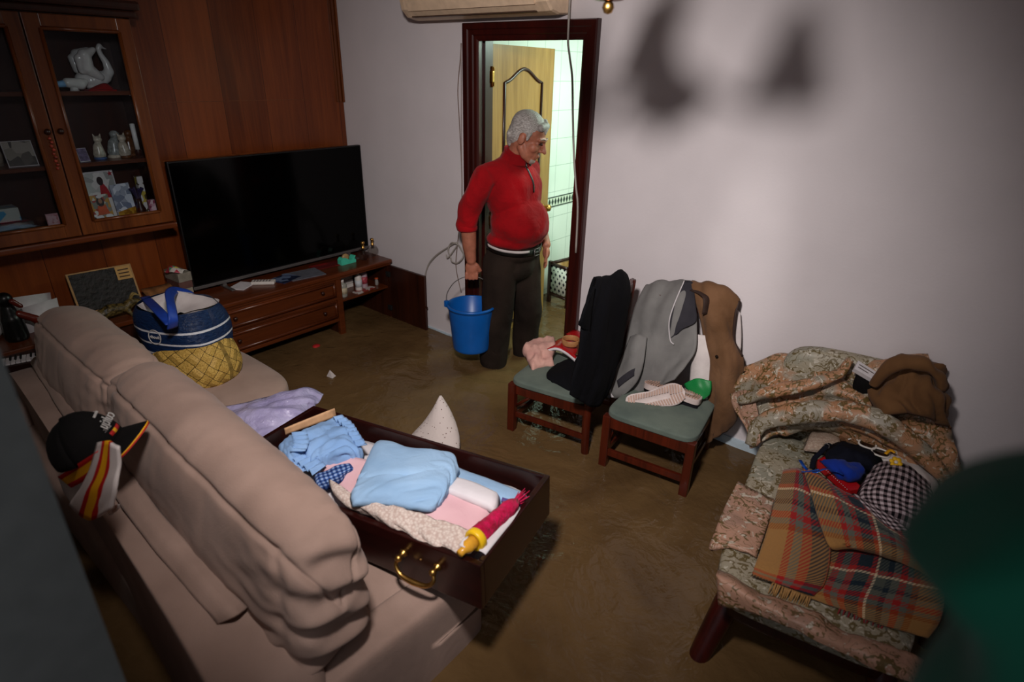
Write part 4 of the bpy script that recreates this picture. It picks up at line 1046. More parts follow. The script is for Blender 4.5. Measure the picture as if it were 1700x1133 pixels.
for z, rx, ry in ((0.835, 0.183, 0.133), (0.825, 0.165, 0.118), (0.80, 0.14, 0.1), (0.775, 0.08, 0.06), (0.77, 0.02, 0.02)):
    rg.append(wob(ring((cb0.x - 0.01, cb0.y, z), rx, ry, 14, math.radians(20), 2.4), 0.022, 8))
b = MB(); loft(b, rg, (5, 4), cap=False); G = b.build('white_liner', M['whitecloth'], bg)
M['bluestrap'] = plain('blue_webbing', '#1c3f9c', 0.5, vary=0.1)
b = MB(); b.tube([(1.177,-1.800,0.840), (1.199,-1.795,0.887), (1.138,-1.770,0.917), (0.947,-1.700,0.905), (0.694,-1.580,0.837), (0.689,-1.530,0.813), (0.736,-1.530,0.799)], 0.024, 8, flat=(1.0, 0.14)); b.build('handle', M['bluestrap'], bg)
b = MB(); b.tube([(0.616,-1.700,0.812), (0.837,-1.750,0.852), (1.040,-1.790,0.877), (1.174,-1.800,0.859)], 0.022, 8, flat=(1.0, 0.14)); b.build('handle', M['bluestrap'], bg)
from mathutils.bvhtree import BVHTree
bb_ = bpy.data.objects['tote_bag']; body_ = [o for o in bb_.children if o.name.startswith('body')][0]
bt_ = BVHTree.FromPolygons([root_matrix(body_) @ v.co for v in body_.data.vertices], [tuple(p.vertices) for p in body_.data.polygons])
aim = Vector((0.624,-1.700,0.596)); dr_ = (aim - CAM_LOC).normalized()
hit_, ln, _, _ = bt_.ray_cast(CAM_LOC, dr_)
if hit_ is None: hit_, ln = aim, -dr_
ln = ln if ln.dot(dr_) < 0 else -ln
lc = hit_ + ln * 0.004
b = MB(); xa = Vector((0, 0, 1)).cross(ln).normalized(); ya = ln.cross(xa)
b.tube([lc + xa * 0.034 * math.cos(a) + ya * 0.034 * math.sin(a) for a in np.linspace(0, 2 * math.pi, 25)[:-1]], 0.0022, 6, smooth_path=1, closed=True); b.build('logo_ring', M['thread'], bg)
writing('logo_lettering', 'nbook', 0.022, lc, xa, ya, M['thread'], bg, 0.001)

# ------------------------------------------------------------------ lilac plastic sheet on the seat
def film():
    n = N('lilac_plastic'); o = n.coord()
    n.base(n.ramp(n.noise(o, 9, 4), [(0.3, '#9d94c0'), (0.7, '#c0b8dc')])); n.set(0.12, 0, 0.7)
    n.bump(n.noise(o, 40, 5, 0.6, 1.0), 0.7, 0.012); n.b.inputs['Alpha'].default_value = 0.93; return n.m
t = sheet('plastic_bag', [[(1.377,-1.756,0.500), (1.428,-1.673,0.520), (1.470,-1.568,0.530), (1.515,-1.476,0.530), (1.517,-1.412,0.510), (1.567,-1.366,0.490)], [(1.521,-1.777,0.510), (1.589,-1.729,0.545), (1.615,-1.621,0.550), (1.636,-1.535,0.550), (1.624,-1.457,0.520), (1.640,-1.439,0.500)], [(1.656,-1.786,0.500), (1.703,-1.729,0.530), (1.697,-1.632,0.530), (1.689,-1.557,0.530), (1.657,-1.495,0.510), (1.636,-1.462,0.490)], [(1.765,-1.772,0.485), (1.770,-1.722,0.490), (1.738,-1.635,0.490), (1.714,-1.564,0.490), (1.690,-1.511,0.485), (1.665,-1.474,0.482)]], film(), None, (12, 12), 0.003, 0.020, 13, 4, aniso=2.2, detail=0.7, along=1)
tag(t, 'shiny lilac plastic bag lying on the sofa behind the loose drawer', 'plastic bag')

# ------------------------------------------------------------------ loose drawer across the sofa seat
ang = math.radians(11.5)
DA = Vector((2.93, -1.79, 0.655)); DLn = Vector((-math.cos(ang), -math.sin(ang), -0.05)); DWd = Vector((-math.sin(ang), math.cos(ang), 0)); DUp = Vector((-0.05, 0, 1)).normalized()
LEN, WID, HGT = 1.06, 0.45, 0.158
M['drawerwood'] = wood('dark_drawer_wood', '#110403', '#2a0a07', 'x', 1.0, 0.25, 0.5, 0.2)
dw = thing('loose_drawer', 'dark mahogany drawer full of linen set across the sofa seat', 'drawer', DA + DLn * LEN / 2 + DWd * WID / 2 - DUp * HGT)
def dpt(s, t, h): return DA + DLn * s + DWd * t + DUp * h
def dbox(s0, s1, t0, t1, h0, h1):
    V = [dpt(s, t, h) for h in (h0, h1) for s, t in ((s0, t0), (s1, t0), (s1, t1), (s0, t1))]
    return V, [(3, 2, 1, 0), (4, 5, 6, 7), (0, 1, 5, 4), (1, 2, 6, 5), (2, 3, 7, 6), (3, 0, 4, 7)]
def dpart(name, boxes, mat, bev=0.003):
    b = MB()
    for q in boxes:
        bm = bmesh.new(); V, F = dbox(*q); vs = [bm.verts.new(v) for v in V]
        for f in F: bm.faces.new([vs[i] for i in f])
        if bev: bmesh.ops.bevel(bm, geom=bm.edges[:], offset=bev, segments=2, affect='EDGES', profile=0.6)
        bm.verts.index_update(); b.add([v.co for v in bm.verts], [[v.index for v in f.verts] for f in bm.faces], smooth=False); bm.free()
    return b.build(name, mat, dw)
fr = dpart('drawer_front', [(0, LEN, 0, 0.02, -HGT, 0)], M['drawerwood'])
dpart('drawer_back', [(0.016, LEN - 0.016, WID - 0.016, WID, -HGT, 0)], M['drawerwood'])
dpart('drawer_side', [(0, 0.018, 0.02, WID, -HGT, 0)], M['drawerwood'])
dpart('drawer_side', [(LEN - 0.018, LEN, 0.02, WID, -HGT, 0)], M['drawerwood'])
dpart('drawer_bottom', [(0.016, LEN - 0.016, 0.018, WID - 0.014, -HGT + 0.008, -HGT + 0.016)], M['drawerwood'], 0)
h0, h1 = dpt(0.262, 0, -0.062), dpt(0.142, 0, -0.062)
b = MB()
for h in (h0, h1): b.lathe([(0.0135, 0), (0.012, 0.004), (0.008, 0.008), (0.0075, 0.018), (0.0105, 0.021), (0.011, 0.027), (0.007, 0.033), (0, 0.034)], h, 16, axis=tuple(-DWd))
a0, a1 = h0 - DWd * 0.024, h1 - DWd * 0.024; md = (a0 + a1) / 2
b.tube([a0, a0 - DUp * 0.022 - DWd * 0.008 + DLn * 0.006, md + (a0 - md) * 0.75 - DUp * 0.044 - DWd * 0.014, md - DUp * 0.050 - DWd * 0.016, md + (a1 - md) * 0.75 - DUp * 0.044 - DWd * 0.014, a1 - DUp * 0.022 - DWd * 0.008 - DLn * 0.006, a1], [0.0055, 0.006, 0.007, 0.009, 0.007, 0.006, 0.0055], 10)
b.build('bail_handle', M['brass'], fr)
b = MB().lathe([(0.003, 0), (0.0035, 0.002), (0, 0.003)], dpt(0.2, 0, -0.06), 10, axis=tuple(-DWd)); b.build('screw', M['brass'], fr)

# ---- linen in the drawer
def pad(name, rows, h, mat, parent=None, sub=(6, 6), amp=0.006, freq=10, seed=0, aniso=2.0, thick=0.004, edge=0.12, along=0, uvs=(1, 1), detail=0.35, up=(0, 0, 1)):
    """soft folded cloth: a bulged top whose rim drops by h"""
    G = surface(rows, sub); m, n = G.shape[:2]
    if amp: G = ripple(G, amp, freq, seed, along, aniso, detail)
    for j in range(m):
        for i in range(n):
            d = min(j / (m - 1), 1 - j / (m - 1), i / (n - 1), 1 - i / (n - 1)) / edge
            k = 1 - math.sqrt(max(0, 1 - (1 - min(1, d)) ** 2))
            G[j, i] -= np.array(up) * h * k
    b = MB(); b.grid(G, thick, 0, uvs)
    return b.build(name, mat, parent)
M['skyblue'] = cloth('sky_blue_cotton', '#93b2d0', '#84a5c6', 5, 0.5, 11, 0.3)
M['blue2'] = cloth('mid_blue_cotton', '#86a8d2', '#7396c2', 5, 0.5, 14, 0.3)
M['pinkcloth'] = cloth('pink_cotton', '#d8b0b4', '#cfa4aa', 5, 0.35, 10, 0.3)
M['whitesheet'] = cloth('white_linen', '#d6d0d2', '#c8c2c6', 5, 0.3, 10, 0.3)
def lace_mat():
    n = N('crochet_lace'); o = n.coord()
    v = n.new('ShaderNodeTexVoronoi'); n.link(o, v.inputs['Vector']); v.inputs['Scale'].default_value = 120
    f = v.outputs['Distance']
    n.base(n.ramp(f, [(0.2, '#cfc2b8'), (0.75, '#b5a096')])); n.set(0.95, 0, 0.1)
    n.bump(n.math('ADD', n.math('MULTIPLY', f, -0.4), n.noise(o, 40, 3)), 0.4, 0.008); return n.m
M['lace'] = lace_mat()
t = pad('linen_pile', [[dpt(s, 0.03, -0.045) for s in (0.03, 0.35, 0.7, 1.03)], [dpt(s, 0.22, -0.03) for s in (0.03, 0.35, 0.7, 1.03)], [dpt(s, 0.42, -0.045) for s in (0.03, 0.35, 0.7, 1.03)]], 0.07, M['whitesheet'], None, (8, 12), 0.008, 9, 21)
tag(t, 'white linen lying under everything else in the loose drawer', 'linen')
t = pad('pink_sheet', [[(2.179,-1.808,0.635), (2.239,-1.715,0.650), (2.406,-1.654,0.660), (2.610,-1.561,0.660), (2.786,-1.526,0.655)], [(2.267,-1.809,0.630), (2.366,-1.749,0.645), (2.508,-1.691,0.660), (2.663,-1.642,0.665), (2.809,-1.581,0.655)], [(2.343,-1.829,0.620), (2.469,-1.782,0.635), (2.624,-1.744,0.650), (2.725,-1.716,0.655), (2.849,-1.693,0.645)], [(2.400,-1.848,0.615), (2.554,-1.805,0.620), (2.697,-1.788,0.630), (2.774,-1.778,0.630), (2.853,-1.761,0.625)]], 0.035, M['pinkcloth'], None, (6, 6), 0.006, 10, 22, edge=0.06)
tag(t, 'pale pink folded sheet in the middle of the loose drawer', 'sheet')
t = sheet('lace_cloth', [[(2.310,-1.835,0.655), (2.451,-1.834,0.665), (2.562,-1.807,0.672), (2.660,-1.775,0.675), (2.760,-1.738,0.672), (2.821,-1.719,0.668)], [(2.359,-1.855,0.645), (2.489,-1.852,0.660), (2.587,-1.828,0.668), (2.686,-1.799,0.670), (2.780,-1.770,0.668), (2.840,-1.754,0.660)], [(2.398,-1.862,0.630), (2.518,-1.854,0.650), (2.625,-1.838,0.660), (2.717,-1.816,0.660), (2.793,-1.795,0.656), (2.843,-1.782,0.650)], [(2.438,-1.852,0.615), (2.545,-1.843,0.630), (2.648,-1.836,0.645), (2.736,-1.823,0.645), (2.802,-1.804,0.640), (2.839,-1.795,0.635)]], M['lace'], None, (6, 7), 0.006, 0.012, 20, 5, aniso=1.6, detail=0.4)
tag(t, 'cream crocheted lace cloth along the near side of the loose drawer', 'lace cloth')
t = pad('folded_white_sheet', [[(2.621,-1.572,0.672), (2.693,-1.550,0.672), (2.782,-1.536,0.668)], [(2.639,-1.618,0.680), (2.724,-1.597,0.682), (2.811,-1.575,0.676)], [(2.643,-1.647,0.676), (2.728,-1.629,0.678), (2.823,-1.605,0.672)]], 0.02, M['whitesheet'], None, (7, 7), 0.002, 10, 23)
tag(t, 'white sheet folded flat between blue and pink linen in the drawer', 'sheet')
t = pad('folded_blue_sheet', [[(2.393,-1.509,0.630), (2.582,-1.490,0.635), (2.720,-1.463,0.635), (2.835,-1.443,0.630)], [(2.425,-1.565,0.645), (2.608,-1.545,0.650), (2.742,-1.518,0.650), (2.856,-1.495,0.645)], [(2.450,-1.588,0.645), (2.622,-1.574,0.650), (2.758,-1.550,0.650), (2.858,-1.521,0.640)]], 0.03, M['skyblue'], None, (6, 6), 0.003, 10, 24)
tag(t, 'blue sheet folded along the far side of the loose drawer', 'sheet')
b = MB(); b.grid(surface([[(2.771,-1.499,0.640), (2.828,-1.496,0.640), (2.856,-1.501,0.640)], [(2.797,-1.547,0.650), (2.842,-1.543,0.650), (2.866,-1.544,0.645)]], (4, 4)), 0.006); tag(b.build('violet_cloth', cloth('violet_cloth', '#5a4a86')), 'small violet cloth in the right corner of the drawer', 'cloth')
t = pad('blue_pillowcase', [[(2.316,-1.679,0.665), (2.278,-1.603,0.680), (2.394,-1.574,0.680), (2.465,-1.539,0.680)], [(2.370,-1.747,0.690), (2.396,-1.669,0.700), (2.463,-1.596,0.700), (2.536,-1.514,0.690)], [(2.426,-1.813,0.690), (2.508,-1.736,0.710), (2.578,-1.674,0.710), (2.639,-1.587,0.690)]], 0.02, M['skyblue'], None, (6, 6), 0.006, 11, 25)
tag(t, 'light blue cloth with a raised corner under the blue folded sheet', 'cloth')
t = pad('blue_folded_cover', [[(2.380,-1.755,0.685), (2.388,-1.688,0.690), (2.435,-1.598,0.690), (2.526,-1.499,0.685), (2.607,-1.535,0.680)], [(2.428,-1.819,0.690), (2.471,-1.730,0.700), (2.539,-1.651,0.705), (2.602,-1.588,0.700), (2.644,-1.595,0.685)], [(2.455,-1.855,0.685), (2.527,-1.799,0.700), (2.602,-1.722,0.700), (2.656,-1.667,0.695), (2.671,-1.662,0.682)], [(2.483,-1.870,0.675), (2.553,-1.811,0.678), (2.628,-1.770,0.680), (2.679,-1.739,0.680), (2.678,-1.700,0.675)]], 0.016, M['skyblue'], None, (12, 12), 0.006, 34, 26, aniso=5.0, edge=0.05, detail=0.8, along=1)
tag(t, 'light blue folded cover on top in the middle of the drawer', 'cover')
t = thing('ruffled_dress', 'cornflower blue dress with gathered ruffles at the left end of the drawer', 'dress', dpt(0.9, 0.25, -0.05))
pad('skirt', [[(2.006,-1.747,0.660), (2.004,-1.662,0.665), (2.022,-1.591,0.660), (2.087,-1.590,0.655)], [(2.094,-1.804,0.680), (2.120,-1.737,0.690), (2.158,-1.668,0.690), (2.192,-1.634,0.670)], [(2.187,-1.829,0.680), (2.215,-1.778,0.690), (2.251,-1.719,0.690), (2.276,-1.672,0.670)], [(2.213,-1.805,0.650), (2.242,-1.771,0.660), (2.273,-1.726,0.660), (2.280,-1.692,0.650)]], 0.035, M['blue2'], t, (12, 12), 0.016, 40, 27, aniso=4.0, along=1, detail=0.7)
def ruffle(name, pts, w, mat, parent, amp=0.012, fr=9, up=(0, 0, 1)):
    P = crom(pts, 36); L = np.cumsum(np.r_[0, np.linalg.norm(np.diff(P, axis=0), axis=1)]); T = np.gradient(P, axis=0)
    rows = []
    for v in np.linspace(0, 1, 5):
        r = []
        for p, s, tt in zip(P, L, T):
            sd_ = np.cross(tt / (np.linalg.norm(tt) + 1e-9), up)
            r.append(p + sd_ * w * (v - 0.5) + np.array(up) * amp * math.sin(s / 0.0042 * fr / 9) * (0.25 + v) * 0.6)
        rows.append(r)
    b = MB(); b.grid(np.array(rows), 0.003); return b.build(name, mat, parent)
ruffle('ruffle', [(2.070,-1.782,0.700), (2.129,-1.812,0.700), (2.166,-1.849,0.700)], 0.05, M['blue2'], t)
ruffle('ruffle', [(2.068,-1.625,0.690), (2.144,-1.633,0.690), (2.223,-1.661,0.690), (2.280,-1.674,0.680)], 0.035, M['blue2'], t)
pad('sleeve', [[(2.015,-1.835,0.660), (2.004,-1.790,0.670), (2.028,-1.759,0.660)], [(2.095,-1.874,0.680), (2.123,-1.850,0.700), (2.123,-1.812,0.680)], [(2.142,-1.876,0.660), (2.159,-1.854,0.670), (2.161,-1.824,0.660)]], 0.03, M['blue2'], t, (8, 8), 0.012, 34, 28, aniso=1.5, detail=0.8)
ruffle('frill', [(2.107,-1.872,0.665), (2.166,-1.864,0.660), (2.218,-1.865,0.650)], 0.06, M['blue2'], t, 0.010)
ruffle('frill', [(2.125,-1.837,0.670), (2.204,-1.831,0.665), (2.247,-1.827,0.655)], 0.06, M['blue2'], t, 0.010)
def gingham(name, c1, c2, k, bg='#c8c0c0', both=None):
    n = N(name); uv = n.coord('UV'); x, y, _ = n.sep(uv)[:3]
    sx = n.math('LESS_THAN', n.math('FRACT', n.math('MULTIPLY', x, k)), 0.5); sy = n.math('LESS_THAN', n.math('FRACT', n.math('MULTIPLY', y, k)), 0.5)
    s = n.math('ADD', sx, sy)
    n.base(n.ramp(n.math('MULTIPLY', s, 0.5), [(0, bg), (0.25, c1), (0.75, c2)], True)); n.set(0.9, 0, 0.1)
    n.bump(n.noise(uv, 60, 3), 0.2, 0.003); return n.m
t = pad('patterned_apron', [[(2.242,-1.848,0.640), (2.257,-1.788,0.650), (2.282,-1.722,0.650)], [(2.284,-1.870,0.650), (2.317,-1.817,0.660), (2.320,-1.742,0.655)], [(2.303,-1.868,0.630), (2.321,-1.812,0.635), (2.315,-1.755,0.635)]], 0.015, gingham('dark_gingham', '#3c5a94', '#1c2c5c', 9, '#8fa4c8'), None, (7, 7), 0.008, 22, 29, uvs=(1, 0.6))
tag(t, 'dark blue checked cloth below the ruffled dress', 'cloth')
b = MB(); b.grid(surface([[(1.952,-1.774,0.660), (1.962,-1.711,0.665), (1.981,-1.579,0.670)], [(1.946,-1.771,0.630), (1.964,-1.712,0.635), (1.987,-1.580,0.635)]], (4, 5)), 0.006); tag(b.build('cardboard_flap', plain('peach_card', '#cda078', 0.7)), 'peach cardboard sleeve standing at the left end of the drawer', 'cardboard')
# magenta roll with a yellow cap
t = thing('feather_duster', 'magenta feather duster packed in a clear tube with yellow collar', 'duster', (2.843,-1.687,0.660))
M['magenta'] = cloth('magenta_pile', '#c0124c', '#96082f', 40, 1.0, 60, 0.8)
p0, p1 = Vector((2.846,-1.531,0.665)), Vector((2.856,-1.714,0.668))
b = MB(); q = [p0 + (p1 - p0) * u for u in np.linspace(0, 1, 9)]
b.tube(q, [0.012, 0.022, 0.026, 0.024, 0.027, 0.025, 0.027, 0.028, 0.028], 16, smooth_path=2)
b.v = [tuple(Vector(v) + Vector((0, 0, 1)) * 0.004 * noise.noise(Vector(v) * 70)) for v in b.v]
b.build('roll', M['magenta'], t)
random.seed(5)
b = MB(); dv = (p0 - p1).normalized(); s1 = dv.cross(Vector((0, 0, 1))).normalized()
for k in range(26):
    a_ = k * 0.9; o_ = (s1 * math.cos(a_) + Vector((0, 0, 1)) * math.sin(a_)) * random.uniform(0.003, 0.016)
    b.tube([p0 + o_ * 0.5 - dv * 0.01, p0 + dv * 0.018 + o_, p0 + dv * random.uniform(0.03, 0.05) + o_ * 1.5], [0.003, 0.003, 0.001], 5)
b.build('bristles', M['magenta'], t)
p2 = Vector((2.865,-1.736,0.672)); ax = (p1 - p0).normalized()
MB().lathe([(0.030, -0.012), (0.033, -0.008), (0.033, 0.008), (0.03, 0.012), (0.02, 0.012), (0.02, -0.012)], p2, 24, axis=tuple(ax)).build('collar', plain('yellow_plastic', '#e0b41c', 0.35, vary=0.05), t)
MB().lathe([(0.021, 0.0), (0.019, 0.04), (0.011, 0.055), (0.0105, 0.07), (0, 0.071)], p2, 20, axis=tuple(ax)).build('neck', plain('amber_plastic', '#c8902c', 0.25, vary=0.1), t)
b = MB(); b.grid(surface([[(2.849,-1.772,0.690), (2.853,-1.753,0.690)], [(2.855,-1.793,0.685), (2.873,-1.789,0.685)]], (3, 3)), 0.001); b.build('tag', M['paper'], t)
b = MB(); b.grid(surface([[(2.847,-1.532,0.655), (2.860,-1.536,0.655), (2.872,-1.539,0.650)], [(2.868,-1.650,0.660), (2.885,-1.645,0.660), (2.893,-1.644,0.655)], [(2.892,-1.753,0.660), (2.905,-1.751,0.660), (2.913,-1.749,0.655)]], (5, 3)), 0.003); tag(b.build('paper_strip', M['paper']), 'strip of white paper beside the magenta duster in the drawer', 'paper')

# ------------------------------------------------------------------ things floating in the water
def dotted():
    n = N('spotted_cotton'); o = n.coord()
    v = n.new('ShaderNodeTexVoronoi'); n.link(o, v.inputs['Vector']); v.inputs['Scale'].default_value = 62; v.inputs['Randomness'].default_value = 0.6
    n.base(n.mix(n.math('LESS_THAN', v.outputs['Distance'], 0.17), '#cfc2bc', '#6a5048')); n.set(0.9, 0, 0.1); n.bump(n.noise(o, 14, 3), 0.4, 0.02); return n.m
cA, cB, cC = Vector((1.760,-1.081,0.200)), Vector((2.051,-1.001,0.200)), Vector((1.856,-0.905,0.400))
b = MB(); mid = (cA + cB) / 2
rings_ = []
for u, w, d in ((0.0, 1.0, 0.055), (0.25, 0.88, 0.07), (0.5, 0.62, 0.065), (0.75, 0.33, 0.045), (0.93, 0.12, 0.02), (1.0, 0.03, 0.008)):
    c = Vector(mid) * (1 - u) + cC * u + Vector((0.02, -0.02, -0.05 * (1 - u))); c += (cB - cA) * 0.10 * math.sin(u * 3.1)
    sx = (cB - cA) * 0.5 * w; nrm = (cB - cA).cross(Vector((0, 0, 1))).normalized() * d
    rings_.append([tuple(c + sx * math.cos(a_) + nrm * math.sin(a_)) for a_ in np.linspace(0, 2 * math.pi, 13)[:-1]])
loft(b, rings_, (6, 4))
tag(b.build('cushion', dotted()), 'white spotted cushion poking its corner out of the water', 'cushion')
f0 = Vector((0.911,-0.917,0.165))
b = MB().add([f0 + Vector((-0.03, -0.02, -0.03)), f0 + Vector((0.045, -0.01, -0.03)), f0 + Vector((0.03, 0.04, -0.03)), f0 + Vector((-0.005, 0.005, 0.035))], [(0, 2, 1), (0, 1, 3), (1, 2, 3), (2, 0, 3)], smooth=False); tag(b.build('floating_scrap', M['whitecloth']), 'small white corner of cloth poking out of the water', 'cloth')
f1 = Vector((0.482,-0.728,0.160))
blob('floating_ball', [('e', f1, (0.022, 0.028, 0.012))], M['red'], None, 0.004, 1); tag(bpy.data.objects['floating_ball'], 'small red object floating in the shade before the console', 'floating toy')

# ------------------------------------------------------------------ the man in the doorway
from mathutils.bvhtree import BVHTree
M['skin'] = plain('weathered_skin', '#a5664f', 0.5, vary=0.12, scale=35, bump=0.25, bscale=160, bdist=0.003)
M['skin'].node_tree.nodes['Principled BSDF'].inputs['Subsurface Weight'].default_value = 0.05
def hair_mat():
    n = N('grey_hair'); o = n.coord(); m_ = n.mapping(o, (14, 120, 120), (0.3, 0.6, 0.38))
    f = n.noise(m_, 2.4, 4); n.base(n.ramp(f, [(0.3, '#6e6762'), (0.72, '#c6c0ba')])); n.set(0.55, 0, 0.3); n.bump(f, 0.35, 0.003); return n.m
M['hair'] = hair_mat()
M['jersey'] = cloth('red_jersey', '#a00812', '#7c050c', 4, 1.2, 12, 0.3)
M['trousers'] = cloth('dark_brown_trousers', '#2a201a', '#1b1410', 4, 0.9, 8, 0.3)
M['leather'] = plain('black_leather', '#0c0a09', 0.4)
# head frame
yw, pt_ = math.radians(22), math.radians(24)
HF = Vector((math.cos(pt_) * math.cos(yw), math.cos(pt_) * math.sin(yw), -math.sin(pt_)))
HR = HF.cross(Vector((0, 0, 1))).normalized(); HU = HR.cross(HF)
HC = Vector((1.654,0.000,1.537))
hd = lambda f, r, u: HC + HF * f + HR * r + HU * u
HROT = Matrix((HF, HR, HU)).transposed()
man = blob('person', [
    ('e', hd(-0.012, 0, 0.034), (0.098, 0.076, 0.088), HROT), ('e', hd(0.03, 0, -0.035), (0.062, 0.060, 0.078), HROT),
    ('e', hd(0.062, 0, -0.098), (0.028, 0.030, 0.024), HROT), ('c', [hd(0.0, -0.046, -0.055), hd(0.03, -0.040, -0.085), hd(0.06, -0.012, -0.104)], [0.026, 0.022, 0.018]), ('c', [hd(0.0, 0.046, -0.055), hd(0.03, 0.040, -0.085), hd(0.06, 0.012, -0.104)], [0.026, 0.022, 0.018]),
    ('c', [hd(0.088, 0, 0.018), hd(0.106, 0, -0.012), hd(0.118, 0, -0.030)], [0.009, 0.010, 0.0115]), ('c', [hd(0.099, -0.012, -0.033), hd(0.099, 0.012, -0.033)], [0.0085, 0.0085]),
    ('c', [hd(0.075, -0.045, 0.022), hd(0.09, -0.014, 0.026), hd(0.09, 0.014, 0.026), hd(0.075, 0.045, 0.022)], [0.010, 0.012, 0.012, 0.010]),
    ('e', hd(0.055, -0.040, -0.028), (0.030, 0.026, 0.028), HROT), ('e', hd(0.055, 0.040, -0.028), (0.030, 0.026, 0.028), HROT),
    ('c', [hd(0.082, -0.022, -0.066), hd(0.094, 0, -0.064), hd(0.082, 0.022, -0.066)], [0.007, 0.009, 0.007]), ('c', [hd(0.080, -0.02, -0.077), hd(0.090, 0, -0.077), hd(0.080, 0.02, -0.077)], [0.007, 0.009, 0.007]),
    ('e', hd(-0.012, 0.079, -0.010), (0.020, 0.009, 0.032), HROT), ('e', hd(-0.012, -0.079, -0.010), (0.020, 0.009, 0.032), HROT),
    ('e', hd(0.07, 0.03, 0.002), (0.012, 0.015, 0.010), HROT), ('e', hd(0.07, -0.03, 0.002), (0.012, 0.015, 0.010), HROT),
    ('c', [hd(-0.02, 0, -0.03), (1.575, 0, 1.42), (1.545, 0, 1.34)], [0.062, 0.060, 0.07]),
    # trunk inside the clothes
    ('e', (1.55, 0, 1.2), (0.10, 0.15, 0.2)), ('e', (1.57, 0, 1.0), (0.12, 0.15, 0.16)), ('e', (1.555, 0, 0.86), (0.11, 0.15, 0.12)),
    ('c', [(1.53, -0.15, 1.33), (1.55, 0.15, 1.33)], [0.05, 0.05]),
    # right arm and hand, holding the bucket
    ('c', [(1.525, -0.185, 1.325), (1.46, -0.245, 1.16), (1.435, -0.25, 1.06), (1.438, -0.243, 0.93), (1.445, -0.237, 0.852)], [0.05, 0.046, 0.046, 0.041, 0.030]),
    # left arm and hand, hanging behind the belly
    ('c', [(1.52, 0.185, 1.325), (1.50, 0.235, 1.15), (1.54, 0.235, 1.04), (1.62, 0.22, 0.95), (1.665, 0.20, 0.90)], [0.05, 0.046, 0.044, 0.036, 0.028]),
    ('e', (1.675, 0.19, 0.855), (0.026, 0.018, 0.042)),
] + [('c', [(1.675 + 0.010 * (i - 1.5), 0.19 - 0.012 * (i - 1.5), 0.825), (1.682 + 0.012 * (i - 1.5), 0.183 - 0.014 * (i - 1.5), 0.79), (1.676 + 0.012 * (i - 1.5), 0.177 - 0.014 * (i - 1.5), 0.762 + 0.006 * abs(i - 1.5))], [0.0095, 0.0088, 0.0075]) for i in range(4)]
  + [('c', [(1.692, 0.173, 0.875), (1.705, 0.155, 0.842), (1.70, 0.147, 0.812)], [0.011, 0.0095, 0.008])]
  # legs inside the trousers
  + [('c', [(1.555, -0.09, 0.84), (1.545, -0.115, 0.5), (1.525, -0.13, 0.08)], [0.08, 0.06, 0.045]), ('c', [(1.565, 0.09, 0.84), (1.61, 0.10, 0.5), (1.56, 0.15, 0.08)], [0.08, 0.06, 0.045])]
  + (lambda H, e1, z, nn: [('e', H, (0.040, 0.018, 0.048), Matrix((e1, nn, z)).transposed())]
     + [('c', [H + e1 * (-0.031 + 0.0205 * i) - z * 0.032 - nn * 0.004, H + e1 * (-0.032 + 0.0205 * i) - z * (0.062 + 0.003 * (i in (1, 2))) - nn * 0.006, H + e1 * (-0.032 + 0.0205 * i) - z * (0.070 + 0.003 * (i in (1, 2))) + nn * 0.018, H + e1 * (-0.031 + 0.0205 * i) - z * 0.045 + nn * 0.026], [0.0100, 0.0095, 0.0088, 0.0078]) for i in range(4)]
     + [('c', [H + e1 * 0.030 + z * 0.018, H + e1 * 0.050 - z * 0.016 + nn * 0.010, H + e1 * 0.034 - z * 0.042 + nn * 0.034], [0.0125, 0.0108, 0.0088])])(Vector((1.447, -0.235, 0.803)), Vector((0.77, 0.64, 0)).normalized(), Vector((0, 0, 1)), Vector((-0.64, 0.77, 0)).normalized()),
    M['skin'], None, 0.0044, 4)
tag(man, 'person in a red half-zip jersey wading through the doorway with a blue bucket', 'person')
# hair
def hairpost(co):
    out = co.copy()
    for i, p in enumerate(co):
        q = HROT.transposed() @ (Vector(p) - HC)
        w = noise.noise(Vector((q.x * 14, q.y * 70, q.z * 30 + q.x * 30))) * 0.0018
        d = Vector(p) - HC; out[i] = p + np.array(d.normalized() * w)
    return out
blob('hair', [('e', hd(-0.024, 0, 0.050), (0.097, 0.081, 0.086), HROT), ('e', hd(-0.055, 0, 0.008), (0.062, 0.073, 0.082), HROT),
    ('c', [hd(0.046, -0.052, 0.082), hd(0.066, 0.0, 0.096), hd(0.056, 0.05, 0.084)], [0.022, 0.020, 0.020]),
    ('c', [hd(0.045, -0.02, 0.108), hd(0.076, 0.02, 0.092), hd(0.088, 0.045, 0.066)], [0.017, 0.013, 0.006]),
    ('c', [hd(0.015, 0.073, 0.03), hd(0.016, 0.075, 0.0)], [0.014, 0.007]), ('c', [hd(0.015, -0.073, 0.03), hd(0.016, -0.075, 0.0)], [0.014, 0.007]),
    ('c', [hd(-0.085, -0.03, -0.02), hd(-0.075, 0, -0.065), hd(-0.085, 0.03, -0.02)], [0.03, 0.028, 0.03])],
    M['hair'], man, 0.0046, 3, post=hairpost)
b = MB()
for s in (-1, 1):
    b.tube([hd(0.098, 0.012 * s, 0.030), hd(0.094, 0.030 * s, 0.036), hd(0.078, 0.050 * s, 0.028)], [0.0025, 0.0032, 0.002], 8)
b.build('eyebrows', M['hair'], man)
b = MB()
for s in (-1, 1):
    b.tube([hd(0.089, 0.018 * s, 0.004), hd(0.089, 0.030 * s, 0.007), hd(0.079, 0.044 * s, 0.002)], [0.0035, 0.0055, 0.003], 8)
b.build('eyelids', plain('shaded_eyelid', '#3a1c16', 0.5), man)
